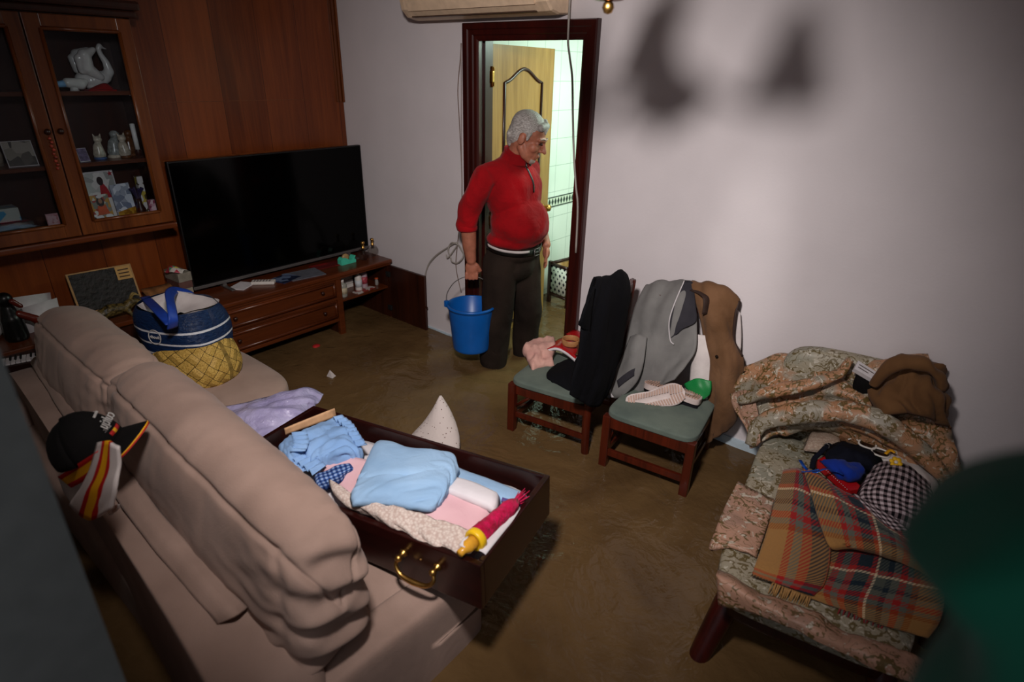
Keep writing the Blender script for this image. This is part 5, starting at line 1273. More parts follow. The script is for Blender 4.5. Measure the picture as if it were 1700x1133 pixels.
# short white stubble round the chin
M['stubble'] = plain('grey_stubble', '#9a8a80', 0.8, vary=0.2, scale=300)
blob('stubble', [('e', hd(0.064, 0, -0.100), (0.0275, 0.031, 0.0235), HROT), ('c', [hd(0.093, -0.012, -0.052), hd(0.093, 0.012, -0.052)], [0.004, 0.004])], M['stubble'], man, 0.004, 2)
# jersey
jr = blob('jersey', [('c', [(1.525, -0.165, 1.335), (1.545, 0, 1.365), (1.53, 0.165, 1.335)], [0.072, 0.078, 0.072]),
    ('e', (1.565, 0, 1.23), (0.138, 0.192, 0.19)), ('e', (1.61, 0, 1.06), (0.168, 0.188, 0.16)), ('e', (1.58, 0, 0.965), (0.160, 0.184, 0.062)), ('e', (1.50, 0, 1.27), (0.10, 0.17, 0.15)),
    ('c', [(1.548, 0, 1.37), (1.575, 0, 1.43)], [0.088, 0.072]),
    ('c', [(1.515, -0.200, 1.325), (1.450, -0.248, 1.16), (1.425, -0.252, 1.065)], [0.072, 0.066, 0.058]),
    ('c', [(1.515, 0.195, 1.325), (1.495, 0.235, 1.15), (1.545, 0.235, 1.03)], [0.07, 0.06, 0.055])],
    M['jersey'], man, 0.007, 4, post=lambda co: np.array([Vector(p) + Vector((0.012 * noise.noise(Vector((p[0] * 7 + p[2] * 11, p[1] * 13, p[2] * 5 + 4))), 0.011 * noise.noise(Vector((p[0] * 13 + 3 + p[2] * 5, p[1] * 7, p[2] * 10))), 0.0)) for p in co]))
def bvh(o):
    me = o.data; mw = root_matrix(o)
    return BVHTree.FromPolygons([mw @ v.co for v in me.vertices], [tuple(p.vertices) for p in me.polygons])
JT = bvh(jr)
TF = Vector((0.985, 0.17, 0)).normalized(); TS = Vector((TF.y, -TF.x, 0))
def onj(z, a, off=0.002):
    o_ = Vector((1.57, 0, z)) + TF * 0.6 + TS * a
    h, n_, _, _ = JT.ray_cast(o_, -TF)
    return (h + n_ * off) if h else Vector((1.7, 0, z))
b = MB(); b.tube([onj(z, 0.012) for z in np.linspace(1.415, 1.245, 10)], 0.0065, 8, smooth_path=2, flat=(1, 0.4)); zp = b.build('zip', M['leather'], man)
b = MB(); b.tube([onj(1.40, 0.012, 0.007), onj(1.375, 0.014, 0.008)], 0.0035, 8, smooth_path=1); b.build('zip_pull', M['silver'], zp)
# stand-up collar
rg = []
for z, k in ((1.395, 1.06), (1.43, 1.0), (1.455, 0.98)):
    rg.append([(1.573 + 0.16 * (z - 1.39) + 0.074 * k * math.cos(a), 0.074 * k * math.sin(a), z + (0.03 if math.cos(a) < 0 else 0.0) * (-math.cos(a)) - 0.012 * max(0, math.cos(a))) for a in np.linspace(0.16, 2 * math.pi - 0.16, 25)])
b = MB(); b.grid(surface(rg, (4, 2)), 0.006); b.build('collar', M['jersey'], man)
b = MB(); G = surface([[(p[0] + 0.012, p[1] * 0.9, p[2]) for p in r[0:4]] for r in rg], (3, 3)); b.grid(G, 0.003); b.build('collar_lining', M['leather'], man)
# cuff pushed up the right forearm
b = MB().lathe([(0.056, -0.018), (0.060, -0.008), (0.060, 0.008), (0.056, 0.016)], (1.427, -0.251, 1.045), 24, axis=(0.0, 0.02, 1)); b.build('cuff', M['jersey'], man)
# trousers, belt, shirt tail
blob('trousers', [('e', (1.565, 0, 0.885), (0.150, 0.178, 0.075)), ('e', (1.555, 0, 0.80), (0.142, 0.178, 0.12)),
    ('c', [(1.555, -0.092, 0.82), (1.548, -0.112, 0.5), (1.53, -0.130, 0.20), (1.528, -0.13, 0.06)], [0.112, 0.096, 0.086, 0.078]),
    ('c', [(1.565, 0.092, 0.82), (1.615, 0.100, 0.5), (1.575, 0.145, 0.20), (1.57, 0.145, 0.06)], [0.112, 0.092, 0.082, 0.076])],
    M['trousers'], man, 0.008, 4, post=lambda co: np.array([Vector(p) + Vector((0.014 * noise.noise(Vector((p[0] * 13, p[1] * 13, p[2] * 3 + 4))), 0.016 * noise.noise(Vector((p[0] * 12 + 3, p[1] * 12, p[2] * 7))), 0.0)) for p in co]))
rg = []
for dz, k in ((-0.017, 1.0), (-0.015, 1.012), (0.015, 1.012), (0.017, 1.0)):
    rg.append([(1.572 + 0.153 * k * math.cos(a), 0.181 * k * math.sin(a), 0.928 + dz - 0.022 * math.cos(a)) for a in np.linspace(0, 2 * math.pi, 49)])
b = MB(); b.grid(np.array(rg), 0.003); bl = b.build('belt', M['leather'], man)
fx = Vector((1.572 + 0.156, 0.02, 0.905))
b = MB(); P4 = [fx + Vector((0.004, s * 0.024, u * 0.02)) for s, u in ((-1, -1), (1, -1), (1, 1), (-1, 1))]
for i in range(4): b.tube([P4[i], P4[(i + 1) % 4]], 0.003, 8, smooth_path=1)
b.tube([fx + Vector((0.004, -0.024, 0)), fx + Vector((0.004, 0.02, 0))], 0.0025, 8, smooth_path=1); b.build('buckle', M['silver'], bl)
b = MB(); b.grid(surface([[(1.572 + 0.160 * math.cos(a), 0.187 * math.sin(a), 0.945 + h - 0.022 * math.cos(a)) for a in np.linspace(-1.9, -0.25, 12)] for h in (-0.012, 0.002)], (2, 2)), 0.004); b.build('shirt_tail', M['whitecloth'], man)
for q, lb in (((1.53, -0.13), 0), ((1.57, 0.145), 1)):
    blob('shoe', [('c', [(q[0] - 0.05, q[1], 0.045), (q[0] + 0.05, q[1] + 0.01, 0.045), (q[0] + 0.16, q[1] + 0.02, 0.035)], [0.044, 0.044, 0.034])], M['leather'], man, 0.007, 2)

# ------------------------------------------------------------------ bucket
bu = thing('bucket', 'blue plastic bucket hanging from the hand of the man', 'bucket', (1.44, -0.232, 0.275))
BC = Vector((1.44, -0.232, 0)); e1 = Vector((0.77, 0.64, 0)).normalized()
M['bucket'] = plain('blue_bucket_plastic', '#0c58a8', 0.35, vary=0.08, scale=8)
prof = [(0.0, 0.285), (0.108, 0.283), (0.114, 0.288), (0.116, 0.30), (0.140, 0.545), (0.141, 0.557), (0.149, 0.560), (0.152, 0.568), (0.149, 0.576), (0.141, 0.577), (0.137, 0.57), (0.112, 0.30), (0.0, 0.295)]
MB().lathe(prof, BC, 40).build('body', M['bucket'], bu)
for s in (-1, 1):
    c = BC + e1 * (0.150 * s) + Vector((0, 0, 0.575))
    b = MB(); nn = Vector((-e1.y, e1.x, 0))
    b.box(c - Vector((0.012, 0.012, 0.022)), c + Vector((0.012, 0.012, 0.018)), bev=0.004); b.build('lug', M['bucket'], bu)
ap = Vector((1.447, -0.235, 0.803)) - Vector((0, 0, 1)) * 0.056 + Vector((-0.64, 0.77, 0)).normalized() * 0.008
pts = [BC + e1 * -0.152 + Vector((0, 0, 0.578)), BC + e1 * -0.145 + Vector((0, 0, 0.64)), BC + e1 * -0.105 + Vector((0, 0, 0.705)), BC * 0.5 + Vector((ap.x, ap.y, 0)) * 0.5 + e1 * -0.05 + Vector((0, 0, 0.741)), ap, BC * 0.5 + Vector((ap.x, ap.y, 0)) * 0.5 + e1 * 0.05 + Vector((0, 0, 0.741)), BC + e1 * 0.105 + Vector((0, 0, 0.705)), BC + e1 * 0.145 + Vector((0, 0, 0.64)), BC + e1 * 0.152 + Vector((0, 0, 0.578))]
b = MB(); b.tube(pts, 0.0026, 8); b.build('wire_bail', M['silver'], bu)

# ------------------------------------------------------------------ cables on the wall and in the doorway
M['cable'] = plain('grey_cable', '#9a928a', 0.5, vary=0.05); M['cablebrown'] = plain('painted_wire', '#7d6a62', 0.6)
b = MB(); b.tube([(1.915, -0.045, 2.40), (1.909,-0.045,2.172), (1.910,-0.045,2.072), (1.916,-0.050,1.995), (1.931,-0.050,1.930), (1.953,-0.050,1.837), (1.966,-0.045,1.673), (1.989,-0.045,1.473), (2.013,-0.045,1.325), (2.031,-0.042,1.218), (2.039,-0.042,0.975)], 0.0055, 8)
tag(b.build('hanging_cable', M['cable']), 'pale cable hanging loosely in front of the doorway', 'cable')
b = MB(); b.tube([(1.162,-0.004,1.997), (1.153,-0.006,1.911), (1.131,-0.006,1.754), (1.140,-0.005,1.557), (1.155,-0.006,1.245), (1.141,-0.006,1.020), (1.115,-0.010,0.861), (1.096,-0.012,0.696), (1.121,-0.012,0.577), (1.140,-0.010,0.513)], 0.003, 6); b.tube([(1.158,-0.004,1.997), (1.158,-0.004,1.787), (1.152,-0.004,1.456), (1.155,-0.004,1.022)], 0.0022, 6)
tag(b.build('wall_wire', M['cablebrown']), 'thin pale wire running down the wall beside the door casing', 'wire')
cc = Vector((1.106,-0.020,0.781)); b = MB()
pts = [(0.783,-0.015,0.515), (0.838,-0.020,0.642), (0.919,-0.020,0.727), (1.013,-0.020,0.791)]
for k in range(34): 
    a = 2.6 - k * 0.42; r = 0.066 + 0.004 * math.sin(k * 1.3)
    pts.append(tuple(cc + Vector((r * math.cos(a), -0.004 * (k % 3), r * 1.0 * math.sin(a)))))
pts += [(1.043,-0.030,0.738), (1.027,-0.030,0.755)]
b.tube(pts, 0.0042, 8, smooth_path=3); b.tube([(0.785,-0.012,0.497), (0.816,-0.012,0.609), (0.901,-0.015,0.709), (1.041,-0.020,0.809), (1.124,-0.020,0.857)], 0.0042, 8)
tag(b.build('coiled_cable', M['cable']), 'grey cable coiled in a loop on the wall above the bucket', 'cable')

# ------------------------------------------------------------------ tiled stand in the bathroom
stt = thing('tiled_stand', 'dark wooden stand with a black and white tiled side in the bathroom', 'stand', (1.2, 1.2, 0))
def moor():
    n = N('geometric_tiles'); uv = n.coord('UV'); x, y, _ = n.sep(uv)[:3]
    fx = n.math('SUBTRACT', n.math('FRACT', n.math('MULTIPLY', x, 4.5)), 0.5); fy = n.math('SUBTRACT', n.math('FRACT', n.math('MULTIPLY', y, 3.5)), 0.5)
    d = n.math('ADD', n.math('ABSOLUTE', fx), n.math('ABSOLUTE', fy))
    k1 = n.math('LESS_THAN', d, 0.27); k2 = n.math('GREATER_THAN', d, 0.82)
    n.base(n.mix(n.math('MAXIMUM', k1, k2), '#d8dcd0', '#141a2c')); n.set(0.2); return n.m
sd0, sd1 = Vector((1.125,1.024,0.160)), Vector((1.326,0.992,0.160)); sd0.z = sd1.z = 0
dx_ = (sd1 - sd0); dp = Vector((-dx_.y, dx_.x, 0)).normalized() * 0.30
b = MB()
for p in (sd0, sd1, sd0 + dp, sd1 + dp): b.box(p - Vector((0.014, 0.014, 0)), p + Vector((0.014, 0.014, 0.50)), bev=0.002)
for z in (0.23, 0.48):
    for p, q in ((sd0, sd1), (sd0, sd0 + dp), (sd1, sd1 + dp), (sd0 + dp, sd1 + dp)):
        b.tube([p + Vector((0, 0, z)), q + Vector((0, 0, z))], 0.014, 4, smooth_path=1)
b.build('frame', M['unitdark'], stt)
G = np.array([[sd0 + Vector((0, 0, 0.25)), sd1 + Vector((0, 0, 0.25))], [sd0 + Vector((0, 0, 0.465)), sd1 + Vector((0, 0, 0.465))]]); b = MB(); b.grid(G, 0.012); b.build('tile_panel', moor(), stt)
G = np.array([[sd0 + Vector((0, 0, 0.25)), sd0 + dp + Vector((0, 0, 0.25))], [sd0 + Vector((0, 0, 0.465)), sd0 + dp + Vector((0, 0, 0.465))]]); b = MB(); b.grid(G, 0.012); b.build('side_panel', M['leaf'], stt)

# ------------------------------------------------------------------ two dining chairs along the back wall
M['seatcloth'] = cloth('grey_green_velour', '#667066', '#545f58', 7, 0.25, 10, 0.5)
M['chairwood'] = wood('red_brown_chair_wood', '#2c0d06', '#581d0d', 'z', 1.2, 0.3, 0.45, 0.15)
def make_chair(name, label, loc, rot, H=0.93):
    t = thing(name, label, 'chair', loc, rot)
    w = 0.195
    def part(nm, fn, mat=M['chairwood']):
        b = MB(); fn(b); return b.build(nm, mat, t, world=False)
    for s in (-1, 1):
        part('leg', lambda b: b.tube([(s * w, -0.205, 0), (s * w, -0.205, 0.02), (s * w, -0.205, 0.2), (s * w, -0.205, 0.43)], [0.024, 0.021, 0.023, 0.027], 4, smooth_path=1) if False else b.box((s * w - 0.019, -0.225, 0), (s * w + 0.019, -0.187, 0.435), bev=0.004))
        part('leg', lambda b: b.tube([(s * 0.175, 0.215, 0), (s * 0.175, 0.20, 0.25), (s * 0.175, 0.20, 0.45), (s * 0.165, 0.215, 0.7), (s * 0.16, 0.235, H)], [0.02, 0.021, 0.022, 0.02, 0.016], 8, flat=(1.0, 1.0)))
        part('side_rail', lambda b: b.box((s * 0.185 - 0.01, -0.19, 0.375), (s * 0.185 + 0.01, 0.20, 0.43), bev=0.003))
        part('side_stretcher', lambda b: b.box((s * 0.185 - 0.008, -0.19, 0.24), (s * 0.185 + 0.008, 0.20, 0.268), bev=0.003))
        part('corner_brace', lambda b: b.tube([(s * 0.185, -0.195, 0.30), (s * 0.18, -0.10, 0.385)], 0.009, 6, smooth_path=1))
    part('front_rail', lambda b: b.box((-0.19, -0.218, 0.375), (0.19, -0.196, 0.43), bev=0.003))
    part('front_stretcher', lambda b: b.box((-0.19, -0.216, 0.222), (0.19, -0.198, 0.255), bev=0.003))
    part('back_rail', lambda b: b.box((-0.175, 0.19, 0.375), (0.175, 0.21, 0.43), bev=0.003))
    part('top_rail', lambda b: b.tube([(-0.17, 0.23, H - 0.03), (0, 0.25, H - 0.025), (0.17, 0.23, H - 0.03)], 0.036, 10, flat=(0.35, 1.0)))
    part('back_slat', lambda b: b.tube([(-0.165, 0.215, 0.70), (0, 0.235, 0.70), (0.165, 0.215, 0.70)], 0.028, 10, flat=(0.35, 1.0)))
    def seat(b): pillow(b, (-0.212, -0.225, 0.425), (0.212, 0.20, 0.462), 7, (0.0, 0.0, 0.010), 18, fn=lambda p, u: (p.x * (1 - 0.07 * (u[1] + 1) / 2), p.y, p.z))
    part('seat', seat, M['seatcloth'])
    return t
CA = make_chair('dining_chair', 'red-brown dining chair turned sideways with a black jacket thrown over its back', (2.276, -0.41, 0), math.radians(-82), 0.97)
CB = make_chair('dining_chair', 'red-brown dining chair with sneakers on its grey-green seat', (2.788, -0.345, 0), math.radians(7), 0.90)
# black jacket
M['blackcloth'] = cloth('black_wool', '#08080d', '#050508', 5, 0.8, 9, 0.3)
jk = thing('black_jacket', 'black jacket draped over the back and seat of the left dining chair', 'jacket', (2.299,-0.200,0.464))
sheet('body', [[(2.425, -0.56, 0.62), (2.42, -0.47, 0.60), (2.42, -0.38, 0.60), (2.425, -0.27, 0.62)], [(2.445, -0.56, 0.90), (2.445, -0.47, 0.90), (2.445, -0.37, 0.92), (2.45, -0.27, 0.90)], [(2.475,-0.551,1.049), (2.475,-0.455,1.039), (2.475,-0.350,1.045), (2.475,-0.282,1.009)], [(2.525,-0.670,0.998), (2.535,-0.580,0.992), (2.540,-0.476,0.981), (2.530,-0.333,0.922)], [(2.535,-0.728,0.909), (2.555,-0.645,0.889), (2.560,-0.522,0.851), (2.540,-0.343,0.780)], [(2.540,-0.742,0.776), (2.565,-0.663,0.750), (2.570,-0.550,0.710), (2.550,-0.393,0.659)], [(2.530,-0.763,0.660), (2.560,-0.679,0.612), (2.570,-0.569,0.576), (2.550,-0.440,0.555)], [(2.520,-0.758,0.585), (2.545,-0.693,0.527), (2.550,-0.591,0.457), (2.545,-0.481,0.459)]], M['blackcloth'], jk, (7, 8), 0.012, 0.018, 14, 31, aniso=5)
sheet('sleeve', [[(2.530,-0.655,1.061), (2.545,-0.698,1.037), (2.530,-0.686,0.990)], [(2.545,-0.682,0.993), (2.560,-0.752,1.004), (2.545,-0.742,0.965)], [(2.550,-0.690,0.929), (2.560,-0.763,0.954), (2.545,-0.765,0.937)], [(2.545,-0.683,0.870), (2.550,-0.741,0.902), (2.540,-0.765,0.928)]], M['blackcloth'], jk, (6, 6), 0.010, 0.006, 20, 32)
sheet('front_flap', [[(2.199,-0.393,0.488), (2.233,-0.317,0.492), (2.285,-0.272,0.500)], [(2.225,-0.523,0.485), (2.300,-0.485,0.490), (2.389,-0.452,0.495)], [(2.276,-0.546,0.465), (2.370,-0.547,0.470), (2.450,-0.530,0.470)], [(2.310,-0.529,0.430), (2.395,-0.548,0.430), (2.469,-0.544,0.430)]], M['blackcloth'], jk, (6, 6), 0.012, 0.012, 16, 40)
# pink pouch, notebook, headband
M['pouch'] = cloth('pink_print_pouch', '#d0a294', '#b88a80', 14, 0.5, 16, 0.3)
t = thing('cloth_pouch', 'pale pink crumpled cloth pouch on the front corner of the left chair seat', 'pouch', (2.091,-0.405,0.470))
pad('body', [[(1.978,-0.374,0.540), (2.013,-0.297,0.550), (2.044,-0.210,0.545)], [(2.002,-0.435,0.530), (2.069,-0.382,0.550), (2.121,-0.295,0.540)], [(2.056,-0.460,0.500), (2.101,-0.417,0.520), (2.149,-0.365,0.510)], [(2.125,-0.508,0.475), (2.146,-0.443,0.485), (2.189,-0.395,0.475)]], 0.025, M['pouch'], t, (9, 9), 0.018, 26, 33, aniso=1.4, detail=0.6)
M['redcover'] = plain('red_vinyl', '#a01016', 0.3, vary=0.06)
nb = thing('red_notebook', 'red notebook lying open face down on the black jacket', 'notebook', (2.145,-0.292,0.500))
P0 = [(2.096,-0.395,0.525), (2.142,-0.341,0.545), (2.196,-0.323,0.535), (2.272,-0.338,0.520)]; P1 = [(2.078,-0.211,0.530), (2.118,-0.201,0.550), (2.166,-0.202,0.540), (2.226,-0.208,0.525)]
G = surface([P0, P1], (6, 6)); b = MB(); b.grid(G, 0.003); b.build('cover', M['redcover'], nb)
G2 = G.copy(); G2[:, :, 2] -= 0.009; b = MB(); b.grid(G2 + (np.array(P0[1]) - np.array(P1[1])) * 0.04, 0.013); b.build('pages', M['paper'], nb)
t = thing('leather_headband', 'tan strap curled in a loop on top of the red notebook', 'strap', (2.139,-0.203,0.550))
lc = Vector((2.175,-0.257,0.565)); pts = [lc + Vector((0.05 * math.cos(a) * 0.9 + 0.01, 0.045 * math.sin(a), 0.0)) for a in np.linspace(0.5, 2 * math.pi + 0.1, 20)]
b = MB(); b.tube(pts, 0.017, 8, smooth_path=2, flat=(0.2, 1.0)); b.build('band', plain('tan_leather', '#a9764a', 0.5, vary=0.12), t)
b = MB(); b.tube([pts[-1] + Vector((0, 0, -0.002)), (2.230,-0.253,0.560), (2.265,-0.293,0.550), (2.277,-0.332,0.540)], 0.012, 8, flat=(0.3, 1.0)); b.build('strap_end', plain('brown_leather', '#4a2a18', 0.5), t)
b = MB(); b.grid(surface([[(2.076,-0.140,0.535), (2.087,-0.066,0.540), (2.156,-0.078,0.535)], [(2.127,-0.155,0.530), (2.163,-0.137,0.535), (2.217,-0.159,0.530)]], (4, 4)), 0.006); tag(b.build('red_folder', M['redcover']), 'red folder edge sticking out behind the curled strap', 'folder')
# grey sweatshirt
M['greycloth'] = cloth('grey_fleece', '#7c7a77', '#676563', 5, 0.6, 8, 0.35); M['darkgrey'] = cloth('charcoal_fleece', '#37353a', '#2a282d', 5, 0.4, 9, 0.35)
sw = thing('grey_sweatshirt', 'grey sweatshirt with charcoal panel hung over the right chair back', 'sweatshirt', (2.636,-0.200,0.708))
SWR = [[(2.498,-0.045,0.900), (2.572,-0.035,0.921), (2.646,-0.030,0.944), (2.699,-0.030,0.944)], [(2.492,-0.100,0.912), (2.578,-0.090,0.955), (2.664,-0.080,0.976), (2.723,-0.075,0.974)], [(2.488,-0.170,0.816), (2.587,-0.180,0.877), (2.702,-0.170,0.904), (2.775,-0.130,0.896)], [(2.495,-0.230,0.675), (2.612,-0.225,0.741), (2.725,-0.210,0.776), (2.814,-0.170,0.798)], [(2.501,-0.280,0.545), (2.619,-0.265,0.603), (2.728,-0.240,0.640), (2.838,-0.200,0.693)], [(2.499,-0.330,0.458), (2.610,-0.310,0.505), (2.721,-0.280,0.566), (2.826,-0.250,0.629)], [(2.497,-0.365,0.407), (2.594,-0.350,0.438), (2.694,-0.320,0.497), (2.800,-0.290,0.566)]]
sheet('body', SWR, M['greycloth'], sw, (8, 10), 0.012, 0.028, 11, 34, aniso=4.5, detail=0.5)
off = lambda p, d=0.016: tuple(Vector(p) + Vector((0.2, -0.9, 0.35)) * d)
sheet('side_panel', [[off((2.693,-0.090,0.979)), off((2.714,-0.085,0.983)), off((2.733,-0.085,0.978))], [off((2.695,-0.170,0.887)), off((2.740,-0.155,0.901)), off((2.776,-0.135,0.898))], [off((2.697,-0.205,0.806)), off((2.751,-0.190,0.820)), off((2.804,-0.165,0.827))], [off((2.720,-0.220,0.734)), off((2.736,-0.215,0.756)), off((2.757,-0.205,0.787))]], M['darkgrey'], sw, (7, 7), 0.006, 0.008, 16, 35)
b = MB(); b.tube([off((2.690,-0.090,0.979), 0.02), off((2.692,-0.170,0.886), 0.022), off((2.694,-0.205,0.805), 0.022), off((2.718,-0.220,0.727), 0.022), off((2.739,-0.220,0.709), 0.022)], 0.003, 6); b.build('piping', M['paper'], sw)
sl = sheet('sleeve', [[(2.528,-0.250,0.692), (2.574,-0.270,0.725), (2.614,-0.260,0.721)], [(2.521,-0.300,0.592), (2.589,-0.335,0.625), (2.635,-0.310,0.618)], [(2.503,-0.345,0.503), (2.589,-0.385,0.534), (2.640,-0.360,0.536)], [(2.492,-0.375,0.451), (2.557,-0.405,0.457), (2.595,-0.390,0.455)], [(2.495,-0.370,0.426), (2.539,-0.390,0.417), (2.575,-0.385,0.429)]], M['greycloth'], sw, (7, 7), 0.016, 0.008, 14, 39)
sheet('sleeve_stripe', [[(2.631,-0.335,0.601), (2.641,-0.335,0.572)], [(2.600,-0.390,0.579), (2.613,-0.395,0.547)], [(2.556,-0.405,0.523), (2.572,-0.410,0.492)]], M['darkgrey'], sl, (5, 4), 0.004, 0.0)
b = MB(); b.tube([(2.509,-0.395,0.465), (2.528,-0.400,0.444), (2.541,-0.400,0.422)], 0.010, 8, flat=(0.4, 1.0)); b.build('cuff', M['paper'], sl)
# white shirt and green net bag hanging behind the seat
t = sheet('white_shirt', [[(2.791,-0.150,0.754), (2.826,-0.150,0.762), (2.862,-0.140,0.763)], [(2.815,-0.170,0.627), (2.861,-0.180,0.646), (2.902,-0.160,0.646)], [(2.829,-0.180,0.505), (2.885,-0.190,0.524), (2.933,-0.170,0.523)], [(2.854,-0.180,0.448), (2.905,-0.190,0.459), (2.945,-0.170,0.453)]], M['whitecloth'], None, (6, 6), 0.006, 0.012, 16, 36, aniso=5); tag(t, 'white shirt hanging between the sweatshirt and the brown vest', 'shirt')
def netm():
    n = N('green_net'); uv = n.coord('UV'); x, y, _ = n.sep(n.mapping(uv, (26, 26, 1), (0, 0, 0.7)))[:3]
    j = n.math('MAXIMUM', n.math('LESS_THAN', n.math('FRACT', x), 0.35), n.math('LESS_THAN', n.math('FRACT', y), 0.35))
    n.base(n.mix(j, '#075a2a', '#0f8a40')); n.set(0.5); n.bump(j, 0.5, 0.004); return n.m
t = sheet('net_bag', [[(2.817,-0.220,0.524), (2.868,-0.215,0.569), (2.934,-0.200,0.575)], [(2.842,-0.230,0.505), (2.892,-0.235,0.545), (2.943,-0.210,0.544)], [(2.876,-0.235,0.497), (2.912,-0.240,0.509), (2.943,-0.220,0.516)], [(2.901,-0.235,0.490), (2.924,-0.240,0.491), (2.933,-0.230,0.500)]], netm(), None, (6, 6), 0.008, 0.010, 20, 37); tag(t, 'bright green net bag tucked behind the sneakers', 'net bag')
# brown vest
M['vest'] = cloth('brown_quilt', '#6f5038', '#5c4029', 6, 0.9, 9, 0.3)
vs = thing('brown_vest', 'brown padded vest hanging from the right chair back to the water', 'vest', (2.950,-0.150,0.602))
sheet('body', [[(2.716,-0.030,0.930), (2.795,-0.030,0.961), (2.878,-0.030,0.949), (2.931,-0.030,0.924)], [(2.732,-0.090,0.962), (2.818,-0.100,0.994), (2.897,-0.090,0.976), (2.948,-0.070,0.942)], [(2.798,-0.120,0.854), (2.858,-0.150,0.880), (2.915,-0.140,0.887), (2.954,-0.100,0.880)], [(2.849,-0.140,0.738), (2.904,-0.170,0.762), (2.952,-0.160,0.770), (2.976,-0.110,0.764)], [(2.906,-0.160,0.590), (2.955,-0.190,0.626), (3.001,-0.180,0.663), (3.031,-0.110,0.693)], [(2.926,-0.180,0.449), (2.981,-0.205,0.482), (3.027,-0.190,0.513), (3.059,-0.130,0.554)], [(2.938,-0.190,0.334), (2.991,-0.210,0.366), (3.033,-0.190,0.398), (3.067,-0.140,0.422)], [(2.958,-0.190,0.228), (2.989,-0.200,0.268), (3.016,-0.180,0.308), (3.038,-0.150,0.347)]], M['vest'], vs, (7, 8), 0.014, 0.020, 12, 38, aniso=3, detail=0.6)
b = MB(); b.tube([off((2.738,-0.100,0.948)), off((2.783,-0.115,0.948)), off((2.825,-0.140,0.936)), off((2.837,-0.150,0.868))], 0.018, 8, flat=(1, 0.25)); b.build('collar', plain('dark_brown_binding', '#2c1a12', 0.7), vs)
b = MB(); b.tube([off((2.950,-0.075,0.942), 0.006), off((2.954,-0.100,0.880), 0.006), off((2.973,-0.110,0.763), 0.006), off((3.024,-0.110,0.700), 0.006)], 0.006, 8); b.build('armhole_binding', plain('dark_binding', '#2c1a12', 0.7), vs)
sheet('lining', [[(2.937,-0.055,0.897), (2.958,-0.050,0.878)], [(2.951,-0.070,0.807), (2.983,-0.060,0.792)], [(2.968,-0.080,0.732), (3.001,-0.075,0.710)]], M['whitecloth'], vs, (4, 4), 0.006, 0.004)
b = MB().lathe([(0, 0.004), (0.007, 0.002), (0.007, 0)], off((2.933,-0.185,0.697), 0.012), 12, axis=(0.2, -0.9, 0.35)); b.build('button', plain('dark_button', '#1c120e', 0.3), vs)
